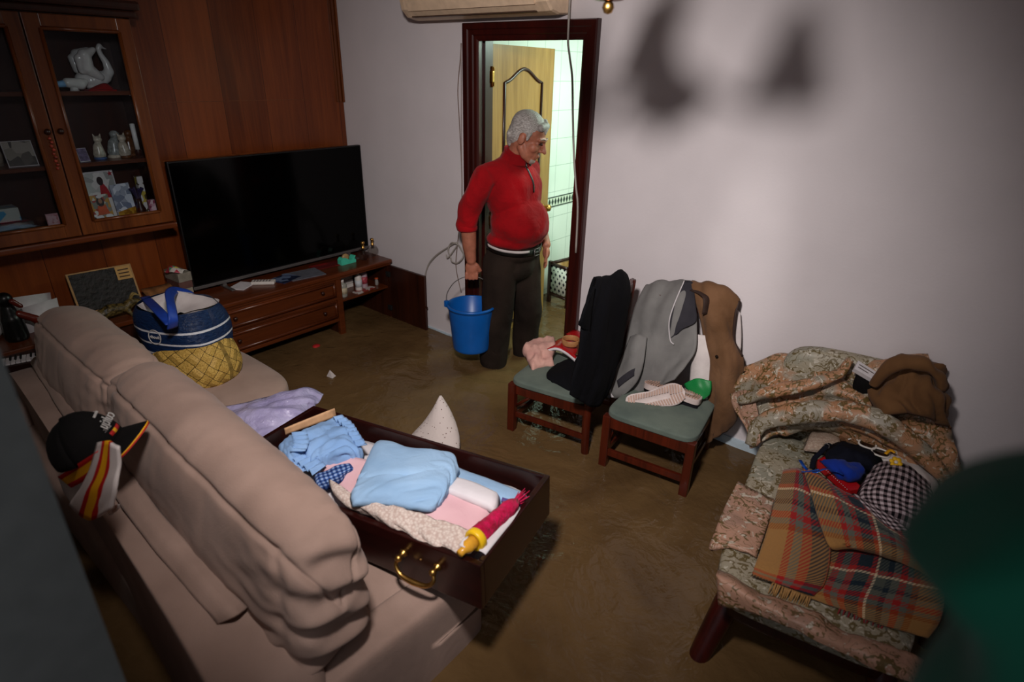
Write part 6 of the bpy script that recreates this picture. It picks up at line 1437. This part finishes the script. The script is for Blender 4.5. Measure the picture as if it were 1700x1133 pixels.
# sneakers
M['solewhite'] = plain('white_rubber', '#c2b2ac', 0.5, vary=0.06); M['soletan'] = plain('tan_tread', '#b09080', 0.6, vary=0.1); M['knit'] = cloth('black_knit', '#0e0d10', '#16151a', 30, 0.4, 40, 0.8)
def sneaker(name, label, heel, toe, n_):
    """sole centre line from heel to toe, n_ = outward normal of the sole"""
    heel = Vector(heel); toe = Vector(toe); L = (toe - heel).normalized(); n_ = Vector(n_); n_ = (n_ - L * n_.dot(L)).normalized(); W = n_.cross(L)
    LN = 0.275; c = (heel + toe) / 2
    P = lambda l, w, h: c + L * (l - LN / 2) + W * w + n_ * h
    t = thing(name, label, 'shoe', c)
    prof = [(0.0, 0.0), (0.006, 0.030), (0.03, 0.043), (0.08, 0.041), (0.12, 0.039), (0.17, 0.046), (0.205, 0.052), (0.24, 0.047), (0.265, 0.029), (LN, 0.0)]
    q = crom([(a, w, 0) for a, w in prof], 6); ls = q[:, 0]; ws = np.maximum(q[:, 1], 0.0)
    def slab_(b, h0, h1, k=1.0):
        n = len(ls); V = []
        for h in (h0, h1):
            V += [P(l, w * k, h + 0.010 * max(0, l - 0.2) / 0.07 * -1) for l, w in zip(ls, ws)] + [P(l, -w * k, h - 0.010 * max(0, l - 0.2) / 0.07) for l, w in zip(ls[::-1], ws[::-1])]
        m = len(V) // 2
        b.add(V, [tuple(range(m))[::-1], tuple(range(m, 2 * m))] + [(i, (i + 1) % m, (i + 1) % m + m, i + m) for i in range(m)], smooth=False)
    b = MB(); slab_(b, -0.026, -0.006); slab_(b, -0.006, 0.0, 0.96); b.build('midsole', M['solewhite'], t)
    b = MB()
    for k in range(21):
        l = 0.014 + k * 0.0122; w = float(np.interp(l, ls, ws)) * 0.86
        for s in (-1, 1):
            if 0.05 < l < 0.20: a0, a1 = 0.014, w
            else: a0, a1 = 0.002, w
            if a1 - a0 < 0.006: continue
            hh = -0.010 * max(0, l - 0.2) / 0.07
            V = [P(l + dl + 0.006 * (1 if u > 0 else 0), s * (a0 if u == 0 else a1), hh + h) for h in (0.0, 0.005) for u, dl in ((0, -0.004), (1, -0.004), (1, 0.004), (0, 0.004))]
            b.add(V, [(0, 1, 2, 3), (4, 5, 6, 7), (0, 1, 5, 4), (1, 2, 6, 5), (2, 3, 7, 6), (3, 0, 4, 7)], smooth=False)
    b.build('tread', M['soletan'], t)
    rg = []
    for l, w, top in ((0.004, 0.026, 0.055), (0.02, 0.034, 0.085), (0.06, 0.035, 0.092), (0.10, 0.034, 0.085), (0.14, 0.036, 0.075), (0.18, 0.041, 0.062), (0.22, 0.041, 0.052), (0.25, 0.03, 0.042), (0.268, 0.012, 0.034)):
        rg.append([P(l, w * math.cos(a), -0.024 - top * 0.5 * (1 - math.sin(a)) + (0.0)) for a in np.linspace(0, 2 * math.pi, 13)[:-1]])
    b = MB(); loft(b, rg, (4, 3)); b.build('upper', M['knit'], t)
    b = MB(); b.tube([P(0.006, 0.0, -0.08), P(0.03, 0.022, -0.112), P(0.07, 0.024, -0.118), P(0.095, 0, -0.112), P(0.07, -0.024, -0.118), P(0.03, -0.022, -0.112)], 0.006, 8, closed=True); b.build('ankle_collar', M['knit'], t)
    return t
sneaker('sneaker', 'black sneaker on its side with its ribbed sole facing the room', (2.657,-0.460,0.454), (2.858,-0.330,0.543), (0.40, -0.75, 0.5))
sneaker('sneaker', 'black sneaker with white sole turned up behind the other one', (2.919,-0.270,0.509), (2.668,-0.310,0.532), (0.1, 0.15, 0.95))

# ------------------------------------------------------------------ low lounge chair heaped with cloth, right of the dining chairs
def brocade(name, base1, base2):
    n = N(name); o = n.coord()
    f = n.noise(o, 7, 2)
    w = n.new('ShaderNodeTexWave', wave_type='RINGS', rings_direction='SPHERICAL'); n.link(o, w.inputs['Vector'])
    w.inputs['Scale'].default_value = 13; w.inputs['Distortion'].default_value = 12; w.inputs['Detail'].default_value = 2.0; w.inputs['Detail Scale'].default_value = 2.2
    ring_ = n.math('MULTIPLY', n.math('GREATER_THAN', w.outputs['Fac'], 0.78), n.math('GREATER_THAN', n.noise(o, 14, 1), 0.50))
    w2 = n.math('LESS_THAN', n.noise(o, 20, 1, 0.5, 2.4), 0.37)
    w3 = n.math('LESS_THAN', n.math('ABSOLUTE', n.math('SUBTRACT', n.noise(o, 14, 1, 0.5, 3.0), 0.5)), 0.014)
    c = n.mix(n.ramp(f, [(0.45, 0.0), (0.53, 1.0)]), base1, base2)
    c = n.mix(n.math('MULTIPLY', w2, 0.8), c, '#bdb6a6')
    c = n.mix(n.math('MULTIPLY', n.math('MAXIMUM', ring_, w3), 0.9), c, '#57471f')
    n.base(c); n.set(0.48, 0, 0.4)
    n.bump(n.math('ADD', n.noise(o, 9, 4, 0.55, 0.5), n.math('MULTIPLY', ring_, 0.12)), 0.5, 0.02); return n.m
M['brocade'] = brocade('floral_brocade', '#8a8272', '#a27656')
M['brocadepink'] = brocade('pink_brocade', '#9a7866', '#aa826c')
M['brocadesage'] = brocade('sage_brocade', '#898676', '#968d79')
lg = thing('lounge_chair', 'low armless lounge chair in sage and pink floral brocade on splayed wooden legs', 'lounge chair', (3.55, -0.60, 0), math.radians(9))
b = MB(); pillow(b, (-0.275, -0.60, 0.36), (0.275, 0.40, 0.468), 7, (0.0, 0.0, 0.006), 22); b.build('seat', [M['brocadesage']], lg, world=False)
b = MB(); pillow(b, (-0.26, -0.57, 0.30), (0.26, 0.42, 0.37), 8, (0, 0, 0), 10); b.build('seat_frame', M['unitdark'], lg, world=False)
b = MB(); pillow(b, (-0.27, 0.45, 0.38), (0.27, 0.55, 0.84), 5, (0.01, 0.01, 0.01), 20); b.build('backrest', M['brocadesage'], lg, world=False)
for sx, sy in ((-1, -1), (1, -1), (-1, 1), (1, 1)):
    b = MB(); b.tube([(sx * 0.21, -0.06 + sy * 0.44, 0.35), (sx * 0.255, -0.06 + sy * 0.545, 0.16), (sx * 0.285, -0.06 + sy * 0.62, 0.0)] if sy < 0 else [(sx * 0.21, 0.40, 0.35), (sx * 0.235, 0.46, 0.16), (sx * 0.25, 0.50, 0.0)], [0.042, 0.033, 0.024], 14); b.build('leg', M['mahog'], lg, world=False)
# pink front drape of the cover
sheet('front_valance', [[(3.380,-1.196,0.478), (3.520,-1.188,0.478), (3.651,-1.178,0.478), (3.774,-1.173,0.476), (3.912,-1.139,0.470)], [(3.396,-1.265,0.520), (3.525,-1.265,0.512), (3.648,-1.255,0.508), (3.767,-1.240,0.498), (3.909,-1.200,0.484)], [(3.420,-1.275,0.430), (3.528,-1.270,0.466), (3.648,-1.265,0.485), (3.781,-1.245,0.475), (3.915,-1.210,0.466)]], M['brocadepink'], lg, (7, 8), 0.008, 0.016, 12, 41, aniso=3)
# brocade throw bunched over the back
bt = thing('brocade_throw', 'pink and sage floral brocade throw bunched over the back of the lounge chair', 'throw', (3.478,-0.065,0.520))
sheet('upper_fold', [[(3.040,-0.070,0.646), (3.174,-0.050,0.703), (3.297,-0.050,0.709), (3.422,-0.050,0.724), (3.503,-0.050,0.786), (3.695,-0.050,0.858)], [(3.055,-0.160,0.658), (3.176,-0.130,0.757), (3.308,-0.130,0.756), (3.427,-0.130,0.757), (3.496,-0.130,0.787), (3.699,-0.120,0.907)], [(3.028,-0.178,0.540), (3.149,-0.178,0.660), (3.280,-0.170,0.712), (3.408,-0.163,0.764), (3.510,-0.148,0.745), (3.767,-0.160,0.794)], [(3.061,-0.237,0.528), (3.171,-0.244,0.584), (3.301,-0.229,0.657), (3.434,-0.207,0.741), (3.548,-0.192,0.709), (3.816,-0.148,0.703)], [(3.136,-0.266,0.503), (3.253,-0.274,0.573), (3.365,-0.252,0.643), (3.516,-0.222,0.690), (3.651,-0.222,0.655), (3.862,-0.163,0.610)], [(3.180,-0.296,0.467), (3.296,-0.311,0.543), (3.419,-0.296,0.606), (3.564,-0.281,0.627), (3.711,-0.252,0.595), (3.909,-0.192,0.525)], [(3.231,-0.396,0.485), (3.340,-0.253,0.485), (3.442,-0.162,0.485), (3.572,-0.142,0.485), (3.749,-0.172,0.485), (3.919,-0.292,0.480)]], M['brocade'], bt, (8, 8), 0.012, 0.050, 8, 42, aniso=2.6, along=1, detail=0.7)
b = MB(); b.tube([(3.213,-0.430,0.470), (3.225,-0.385,0.548), (3.295,-0.355,0.610), (3.414,-0.335,0.672), (3.532,-0.300,0.688), (3.657,-0.300,0.677), (3.793,-0.270,0.589), (3.922,-0.250,0.469)], [0.022, 0.038, 0.044, 0.046, 0.044, 0.036, 0.022], 14, flat=(1.0, 0.75)); b.v = [tuple(Vector(v) + Vector((0, 0, 1)) * 0.012 * noise.noise(Vector(v) * 16)) for v in b.v]; b.build('rolled_fold', M['brocade'], bt)
b = MB(); b.tube([(3.108,-0.320,0.584), (3.181,-0.315,0.648), (3.271,-0.305,0.707), (3.358,-0.275,0.752), (3.429,-0.230,0.803), (3.449,-0.190,0.849)], [0.026, 0.034, 0.036, 0.034, 0.030, 0.02], 14, flat=(1.0, 0.7)); b.v = [tuple(Vector(v) + Vector((0, 0, 1)) * 0.014 * noise.noise(Vector(v) * 18)) for v in b.v]; b.build('rolled_fold', M['brocade'], bt)
sheet('hanging_corner', [[(3.045,-0.250,0.568), (3.088,-0.260,0.604), (3.140,-0.270,0.628)], [(3.096,-0.300,0.527), (3.149,-0.330,0.553), (3.190,-0.330,0.579)], [(3.177,-0.380,0.498), (3.205,-0.400,0.520), (3.231,-0.400,0.541)], [(3.214,-0.420,0.444), (3.231,-0.430,0.466), (3.250,-0.430,0.496)]], M['brocadepink'], bt, (7, 7), 0.01, 0.014, 16, 43)
sheet('side_flap', [[(3.269,-0.727,0.482), (3.330,-0.742,0.482), (3.406,-0.742,0.482)], [(3.284,-0.885,0.478), (3.354,-0.874,0.484), (3.424,-0.846,0.484)], [(3.303,-1.009,0.465), (3.368,-0.998,0.484), (3.439,-0.956,0.484)], [(3.311,-1.084,0.450), (3.372,-1.059,0.478), (3.449,-1.045,0.484)], [(3.322,-1.086,0.440), (3.373,-1.058,0.470), (3.452,-1.064,0.482)]], M['brocadepink'], bt, (7, 7), 0.008, 0.010, 14, 44)
# brown jacket heaped in the corner, grey leaflet box
M['umber'] = cloth('umber_cloth', '#6b4b2e', '#563a22', 5, 0.7, 9, 0.4)
t = pad('brown_jacket', [[(3.553,-0.100,0.837), (3.615,-0.090,0.875), (3.681,-0.080,0.886), (3.742,-0.070,0.838)], [(3.551,-0.180,0.773), (3.624,-0.200,0.861), (3.707,-0.180,0.869), (3.778,-0.130,0.798)], [(3.563,-0.240,0.728), (3.639,-0.270,0.805), (3.729,-0.250,0.818), (3.808,-0.180,0.741)], [(3.616,-0.270,0.704), (3.696,-0.300,0.751), (3.770,-0.270,0.742), (3.828,-0.200,0.694)]], 0.03, M['umber'], None, (10, 10), 0.055, 13, 45, up=(0, -1, 0.3), detail=0.6); 
b = MB(); b.tube([(3.556,-0.240,0.800), (3.585,-0.240,0.883), (3.641,-0.220,0.920), (3.707,-0.200,0.910), (3.764,-0.180,0.839)], [0.02, 0.034, 0.036, 0.034, 0.024], 14, flat=(1.0, 0.8)); b.v = [tuple(Vector(v) + Vector((0.4, -0.3, 1)) * 0.02 * noise.noise(Vector(v) * 20)) for v in b.v]; b.build('collar_roll', M['umber'], t, world=False)
tag(t, 'brown jacket heaped at the top right of the brocade throw', 'jacket')
t = thing('leaflet_box', 'small white printed box tucked between the throw and the brown jacket', 'box', (3.518,-0.200,0.836))
B0, B1, B2, B3 = [Vector(p) for p in ((3.480,-0.200,0.865), (3.565,-0.200,0.834), (3.561,-0.240,0.818), (3.478,-0.240,0.845))]
nn = (B1 - B0).cross(B3 - B0).normalized() * 0.02
if nn.z > 0: nn = -nn
MB().add([B0, B1, B2, B3, B0 + nn, B1 + nn, B2 + nn, B3 + nn], [(0, 1, 2, 3), (7, 6, 5, 4), (0, 4, 5, 1), (1, 5, 6, 2), (2, 6, 7, 3), (3, 7, 4, 0)], smooth=False).build('carton', M['paper'], t)
for k in (0.3, 0.6):
    q = [B0 + (B3 - B0) * v + (B1 - B0) * u - nn * 0.05 for u, v in ((0.1, k), (0.75, k), (0.75, k + 0.08), (0.1, k + 0.08))]
    MB().add(q + [p - nn * 0.03 for p in q], [(0, 1, 2, 3), (7, 6, 5, 4), (0, 4, 5, 1), (1, 5, 6, 2), (2, 6, 7, 3), (3, 7, 4, 0)], smooth=False).build('printed_line', ink, t)
b = MB(); pillow(b, Vector((3.494,-0.200,0.760)) - Vector((0.01, 0.02, 0.03)), Vector((3.529,-0.200,0.795)) + Vector((0.03, 0.03, 0.03)), 3, (0, 0, 0), 8); tag(b.build('dark_scarf', M['capcloth']), 'dark scarf stuffed under the small white box', 'scarf')
# plaid blanket
def plaid():
    n = N('tartan_wool'); uv = n.coord('UV'); x, y, _ = n.sep(uv)[:3]
    st = [(0.0, '#9a7040'), (0.22, '#98201f'), (0.27, '#5e6056'), (0.33, '#98201f'), (0.39, '#152530'), (0.49, '#98201f'), (0.525, '#d0bc9c'), (0.545, '#4a5048'), (0.62, '#152530'), (0.66, '#5e6056'), (0.71, '#98201f'), (0.755, '#5e6056'), (0.80, '#86481e'), (0.84, '#9a7040')]
    cx_ = n.ramp(n.math('FRACT', n.math('MULTIPLY', x, 1.0)), st, True); cy_ = n.ramp(n.math('FRACT', n.math('ADD', n.math('MULTIPLY', y, 1.0), 0.35)), st, True)
    tw = n.math('GREATER_THAN', n.math('FRACT', n.math('MULTIPLY', n.math('ADD', x, y), 34)), 0.5)
    c = n.mix(n.math('MULTIPLY_ADD', tw, 0.64, 0.18), cx_, cy_)
    n.base(c); n.set(0.95, 0, 0.1); n.bump(n.math('ADD', n.math('MULTIPLY', tw, 0.15), n.noise(uv, 26, 3)), 0.5, 0.006); n.b.inputs['Sheen Weight'].default_value = 0.1; return n.m
M['plaid'] = plaid()
pl = thing('plaid_blanket', 'camel and red tartan wool blanket folded on the front of the lounge chair', 'blanket', (3.633,-0.832,0.490))
sheet('lower_layer', [[(3.570,-0.911,0.495), (3.686,-0.842,0.500), (3.796,-0.790,0.500), (3.907,-0.769,0.495)], [(3.577,-1.038,0.495), (3.689,-0.979,0.500), (3.802,-0.933,0.500), (3.926,-0.874,0.495)], [(3.581,-1.112,0.490), (3.687,-1.078,0.495), (3.797,-1.039,0.495), (3.930,-0.974,0.490)], [(3.612,-1.123,0.478), (3.705,-1.101,0.475), (3.803,-1.081,0.470), (3.915,-1.036,0.465)]], M['plaid'], pl, (7, 7), 0.012, 0.016, 12, 46, uvs=(1.0, 0.65))
sheet('left_fold', [[(3.384,-0.579,0.505), (3.426,-0.548,0.520), (3.481,-0.549,0.515)], [(3.416,-0.770,0.505), (3.474,-0.760,0.525), (3.555,-0.747,0.515)], [(3.445,-0.962,0.505), (3.513,-0.949,0.525), (3.620,-0.895,0.515)], [(3.463,-1.113,0.502), (3.540,-1.111,0.520), (3.647,-1.058,0.510)], [(3.467,-1.155,0.488), (3.541,-1.146,0.495), (3.633,-1.119,0.490)]], M['plaid'], pl, (8, 8), 0.014, 0.012, 10, 47, uvs=(0.5, 1.05))
sheet('upper_fold', [[(3.441,-0.553,0.530), (3.532,-0.586,0.535), (3.636,-0.626,0.530), (3.755,-0.681,0.530), (3.861,-0.694,0.520)], [(3.501,-0.687,0.540), (3.580,-0.698,0.550), (3.671,-0.711,0.545), (3.778,-0.740,0.540), (3.881,-0.757,0.530)], [(3.560,-0.819,0.540), (3.628,-0.806,0.550), (3.703,-0.792,0.550), (3.792,-0.787,0.545), (3.888,-0.793,0.530)], [(3.610,-0.914,0.535), (3.660,-0.892,0.545), (3.726,-0.855,0.545), (3.804,-0.827,0.540), (3.898,-0.831,0.525)], [(3.631,-0.916,0.520), (3.675,-0.885,0.525), (3.734,-0.854,0.525), (3.810,-0.828,0.520), (3.898,-0.833,0.510)]], M['plaid'], pl, (8, 8), 0.014, 0.012, 11, 48, uvs=(0.95, 0.7))
random.seed(8)
b = MB()
for k in range(26):
    u = k / 25; p = Vector((3.529,-1.144,0.490)) * (1 - u) + Vector((3.627,-1.120,0.482)) * u
    q = p + Vector((random.uniform(-.006, .006), -0.02, -0.006)); b.tube([p, (p + q) / 2 + Vector((0, 0, 0.003)), q + Vector((0, -0.008, -0.018))], [0.003, 0.0025, 0.0012], 5)
b.build('fringe', plain('camel_fringe', '#a37a48', 0.9), pl)
b = MB()
for k in range(20):
    u = k / 19; p = Vector((3.705,-1.101,0.475)) * (1 - u) + Vector((3.817,-1.074,0.470)) * u
    q = p + Vector((random.uniform(-.008, .008), -0.018, -0.012)); b.tube([p, (p + q) / 2 + Vector((0, 0, 0.003)), q + Vector((0, -0.004, -0.02))], [0.003, 0.0025, 0.0012], 5, mi=k % 2)
b.build('fringe', [plain('red_fringe', '#7c2226', 0.9), plain('grey_fringe', '#5c5a50', 0.9)], pl)
# small things between throw and blanket
wf = glass_mat('packet_film', (0.95, 0.93, 0.9), 0.3)
t = thing('clear_packet', 'clear plastic packet with cream wadding beside the rolled throw', 'packet', (3.438,-0.231,0.500))
pad('wadding', [[(3.388,-0.222,0.515), (3.438,-0.181,0.520), (3.494,-0.176,0.515)], [(3.395,-0.308,0.520), (3.450,-0.279,0.530), (3.513,-0.245,0.520)], [(3.402,-0.362,0.510), (3.455,-0.342,0.515), (3.512,-0.310,0.510)]], 0.02, M['lace'], t, (5, 5), 0.004, 20, 49)
sheet('film', [[(3.379,-0.213,0.525), (3.440,-0.189,0.540), (3.501,-0.154,0.525)], [(3.391,-0.341,0.535), (3.452,-0.306,0.550), (3.523,-0.265,0.535)], [(3.400,-0.397,0.510), (3.458,-0.376,0.520), (3.525,-0.331,0.510)]], wf, t, (6, 6), 0.001, 0.006, 30, 50)
M['navycloth'] = cloth('navy_cloth', '#11131f', '#0b0c16', 6, 0.7, 14, 0.3); M['royal'] = cloth('royal_blue_satin', '#12308c', '#0c2370', 5, 0.8, 14, 0.1)
t = pad('navy_garment', [[(3.473,-0.297,0.520), (3.525,-0.246,0.535), (3.599,-0.227,0.530), (3.653,-0.239,0.510)], [(3.487,-0.408,0.545), (3.546,-0.382,0.570), (3.612,-0.357,0.560), (3.660,-0.331,0.530)], [(3.524,-0.439,0.535), (3.572,-0.419,0.555), (3.622,-0.391,0.545), (3.658,-0.365,0.520)]], 0.02, M['navycloth'], None, (7, 7), 0.014, 20, 51, detail=0.7); tag(t, 'crumpled navy garment with a strap on the lounge chair', 'garment')
b = MB(); b.tube([(3.467,-0.513,0.520), (3.459,-0.457,0.530), (3.468,-0.415,0.540), (3.476,-0.364,0.545), (3.482,-0.327,0.540)], 0.010, 8, flat=(1, 0.4)); s_ = b.build('strap', M['navycloth'], t)
b = MB(); b.tube([Vector((3.477,-0.372,0.550)) + Vector((0.009 * math.cos(a), 0.004, 0.011 * math.sin(a))) for a in np.linspace(0, 2 * math.pi, 13)[:-1]], 0.0022, 6, smooth_path=2, closed=True); b.build('ring', M['silver'], t)
t = pad('blue_fabric', [[(3.477,-0.458,0.545), (3.540,-0.441,0.560), (3.609,-0.401,0.555)], [(3.521,-0.503,0.550), (3.572,-0.508,0.570), (3.628,-0.442,0.560)], [(3.557,-0.518,0.535), (3.596,-0.524,0.545), (3.630,-0.471,0.540)]], 0.015, M['royal'], None, (7, 7), 0.010, 24, 52, detail=0.7); tag(t, 'royal blue crumpled fabric lying on the navy garment', 'fabric')
M['redbox'] = plain('red_box_card', '#a8141a', 0.35, vary=0.05)
t = thing('red_box', 'long red box half covered by the blue fabric', 'box', (3.549,-0.465,0.500))
E0, E1, E2, E3 = [Vector(p) for p in ((3.466,-0.443,0.520), (3.488,-0.396,0.525), (3.644,-0.525,0.525), (3.609,-0.560,0.520))]
MB().add([E0, E1, E2, E3] + [p - Vector((0, 0, 0.03)) for p in (E0, E1, E2, E3)], [(0, 1, 2, 3), (7, 6, 5, 4), (0, 4, 5, 1), (1, 5, 6, 2), (2, 6, 7, 3), (3, 7, 4, 0)], smooth=False).build('carton', M['redbox'], t)
b = MB()
for k in range(12):
    u = 0.3 + k * 0.055; p = E0 * (1 - u) + E3 * u + Vector((0.002, -0.001, -0.006)); b.lathe([(0, 0.0015), (0.002, 0.001), (0.002, -0.001)], p, 6)
b.build('white_dots', M['paper'], t)
t = thing('blue_ribbon', 'shiny blue curling ribbon on the edge of the tartan blanket', 'ribbon', (3.474,-0.534,0.530))
b = MB(); b.tube([(3.422,-0.527,0.545), (3.447,-0.568,0.550), (3.466,-0.568,0.540), (3.490,-0.574,0.550), (3.513,-0.556,0.565), (3.541,-0.537,0.560), (3.571,-0.539,0.560)], 0.007, 8, flat=(1, 0.15)); b.tube([(3.445,-0.587,0.535), (3.466,-0.581,0.545), (3.497,-0.574,0.565)], 0.004, 8, flat=(1, 0.2)); b.build('ribbon_loop', plain('shiny_blue_foil', '#1450b0', 0.12, 0.4), t)
# white framed glasses
t = thing('white_sunglasses', 'white framed glasses lying above the navy garment', 'glasses', (3.595,-0.230,0.550))
for k, c_ in enumerate(((3.598,-0.250,0.553), (3.649,-0.271,0.548))):
    b = MB(); c_ = Vector(c_); b.tube([c_ + Vector((0.030 * math.copysign(abs(math.cos(a)) ** 0.7, math.cos(a)), 0.021 * math.copysign(abs(math.sin(a)) ** 0.7, math.sin(a)), 0.004 * math.sin(a))) for a in np.linspace(0, 2 * math.pi, 25)[:-1]], 0.0038, 8, smooth_path=1, closed=True); b.build('frame', M['white_plastic'], t)
    b = MB().lathe([(0.0, 0.0), (0.026, 0.0), (0.026, 0.0012), (0, 0.0012)], c_, 20, sy=0.72); b.build('lens', glass_mat('brown_lens', (0.5, 0.42, 0.36), 0.3), t)
b = MB(); b.tube([(3.567,-0.249,0.553), (3.547,-0.229,0.548), (3.529,-0.241,0.540)], 0.003, 6); b.build('temple', M['white_plastic'], t)
# gingham shirt and white cloth
t = sheet('white_towel', [[(3.626,-0.166,0.510), (3.694,-0.141,0.520), (3.772,-0.170,0.515), (3.842,-0.232,0.500)], [(3.647,-0.260,0.530), (3.714,-0.241,0.540), (3.791,-0.280,0.530), (3.858,-0.327,0.510)], [(3.679,-0.311,0.520), (3.739,-0.326,0.530), (3.813,-0.361,0.520), (3.873,-0.407,0.500)]], M['whitecloth'], None, (6, 6), 0.008, 0.012, 14, 53); tag(t, 'white towel lying behind the gingham shirt', 'towel')
gs = thing('gingham_shirt', 'black and white gingham shirt with a yellow flower badge on the lounge chair', 'shirt', (3.735,-0.441,0.500))
pad('body', [[(3.640,-0.356,0.545), (3.686,-0.292,0.560), (3.757,-0.291,0.555), (3.833,-0.314,0.530)], [(3.631,-0.519,0.560), (3.696,-0.516,0.600), (3.773,-0.489,0.590), (3.853,-0.452,0.550)], [(3.637,-0.607,0.550), (3.705,-0.625,0.585), (3.785,-0.599,0.580), (3.871,-0.557,0.550)], [(3.672,-0.627,0.535), (3.730,-0.656,0.555), (3.796,-0.656,0.555), (3.884,-0.635,0.530)]], 0.035, gingham('black_gingham', '#6e5f62', '#120f12', 9, '#bdaeb2'), gs, (8, 8), 0.014, 12, 54, uvs=(1.3, 1.2), detail=0.6)
pad('sleeve', [[(3.611,-0.584,0.535), (3.649,-0.597,0.545), (3.695,-0.611,0.545)], [(3.657,-0.656,0.545), (3.701,-0.669,0.560), (3.755,-0.665,0.555)], [(3.711,-0.696,0.540), (3.745,-0.712,0.555), (3.794,-0.688,0.550)], [(3.749,-0.734,0.530), (3.773,-0.727,0.540), (3.814,-0.685,0.535)]], 0.015, gingham('black_gingham_sleeve', '#6e5f62', '#120f12', 7, '#bdaeb2'), gs, (7, 7), 0.008, 18, 55, uvs=(0.8, 1.0))
fc = Vector((3.706,-0.370,0.585)); b = MB()
for k in range(6):
    a = k * math.pi / 3; c_ = fc + Vector((0.013 * math.cos(a), 0.009 * math.sin(a), 0.010 * math.sin(a)))
    b.lathe([(0, 0.005), (0.008, 0.003), (0.009, 0), (0.0, -0.003)], c_, 10, axis=(0.2, -0.6, 0.8))
fb = b.build('flower_badge', plain('yellow_felt', '#d8a818', 0.7), gs)
MB().lathe([(0, 0.008), (0.006, 0.006), (0.007, 0)], fc, 10, axis=(0.2, -0.6, 0.8)).build('badge_centre', M['white_plastic'], fb)
b = MB(); b.tube([(3.666,-0.307,0.570), (3.676,-0.277,0.575), (3.693,-0.283,0.575)], 0.006, 8, flat=(1, 0.4)); b.build('yellow_tab', M['yellow'], gs)

# ------------------------------------------------------------------ dark rounded armchair at the right edge
t = thing('side_armchair', 'dark brown rounded chair back at the far right against the wall', 'chair', (4.10, -0.33, 0))
C4 = Vector((4.12, -0.34, 0))
rg = []
for z, r in ((0.40, 0.13), (0.50, 0.135), (0.60, 0.13), (0.645, 0.11), (0.66, 0.07)):
    rg.append([(C4.x + r * math.cos(a), C4.y + 0.028 * math.sin(a), z) for a in np.linspace(0, 2 * math.pi, 17)[:-1]])
b = MB(); loft(b, rg, (5, 3)); b.build('backrest', M['unitdark'], t)
b = MB(); pillow(b, (C4.x - 0.2, C4.y - 0.42, 0.36), (C4.x + 0.2, C4.y + 0.03, 0.42), 6, (0, 0, 0.01), 12); b.build('seat', M['unitdark'], t)
for sx, sy in ((-1, 0), (1, 0), (-1, -1), (1, -1)):
    b = MB(); b.tube([(C4.x + sx * 0.17, C4.y - 0.01 + sy * 0.37, 0), (C4.x + sx * 0.17, C4.y - 0.01 + sy * 0.37, 0.38)], 0.018, 10, smooth_path=1); b.build('leg', M['unitdark'], t)

# ------------------------------------------------------------------ green garment close to the camera, on a stand beside the doorway
M['greencloth'] = cloth('bottle_green_cloth', '#0a4a38', '#07382b', 4, 0.5, 9, 0.3)
YG = -2.40
gp = [((1640, 795), 0.015), ((1575, 812), 0.03), ((1512, 845), 0.045), ((1492, 880), 0.05), ((1515, 918), 0.05), ((1572, 960), 0.05), ((1590, 1010), 0.05), ((1572, 1065), 0.05), ((1520, 1130), 0.055), ((1490, 1220), 0.06), ((1480, 1400), 0.06)]
GL = [(3.748,-2.400,1.726), (3.739,-2.400,1.716), (3.730,-2.400,1.701), (3.728,-2.400,1.689), (3.736,-2.400,1.681), (3.750,-2.400,1.676), (3.757,-2.400,1.663), (3.758,-2.400,1.645), (3.754,-2.400,1.616), (3.757,-2.400,1.579), (3.773,-2.400,1.506)]
GR = [(3.773,-2.400,1.736), (3.786,-2.400,1.744), (3.794,-2.400,1.746), (3.798,-2.400,1.744), (3.803,-2.400,1.736), (3.805,-2.400,1.728), (3.809,-2.400,1.717), (3.813,-2.400,1.706), (3.819,-2.400,1.690), (3.827,-2.400,1.667), (3.843,-2.400,1.624)]
rg = []
for l, r, (_, d) in zip(GL, GR, gp):
    l = Vector(l); r = Vector(r); c_ = (l + r) / 2; h = (r - l) / 2
    rg.append([tuple(c_ + h * math.cos(a) + Vector((0, d, 0)) * math.sin(a)) for a in np.linspace(0, 2 * math.pi, 13)[:-1]])
b = MB(); loft(b, rg, (5, 4))
b.v = [tuple(Vector(v) + Vector((0.006, 0.008, 0)) * noise.noise(Vector((v[0] * 30, v[1] * 30, v[2] * 9)))) for v in b.v]
gt = tag(b.build('green_coat', M['greencloth']), 'blurred dark green coat hanging close up in the bottom right corner', 'coat')
cs_ = Vector((0, 0, 0)); c_ = Vector(GL[3]) * 0.25 + Vector(GR[3]) * 0.75
t = thing('coat_stand', 'thin dark coat stand carrying the green coat beside the doorway', 'coat stand', (c_.x, c_.y, 0))
MB().lathe([(0.016, 0), (0.016, c_.z - 0.02), (0.0, c_.z)], (c_.x, c_.y, 0), 14).build('pole', M['unitdark'], t)
MB().lathe([(0.15, 0), (0.15, 0.015), (0.03, 0.03), (0.016, 0.05)], (c_.x, c_.y, 0), 24).build('base', M['unitdark'], t)
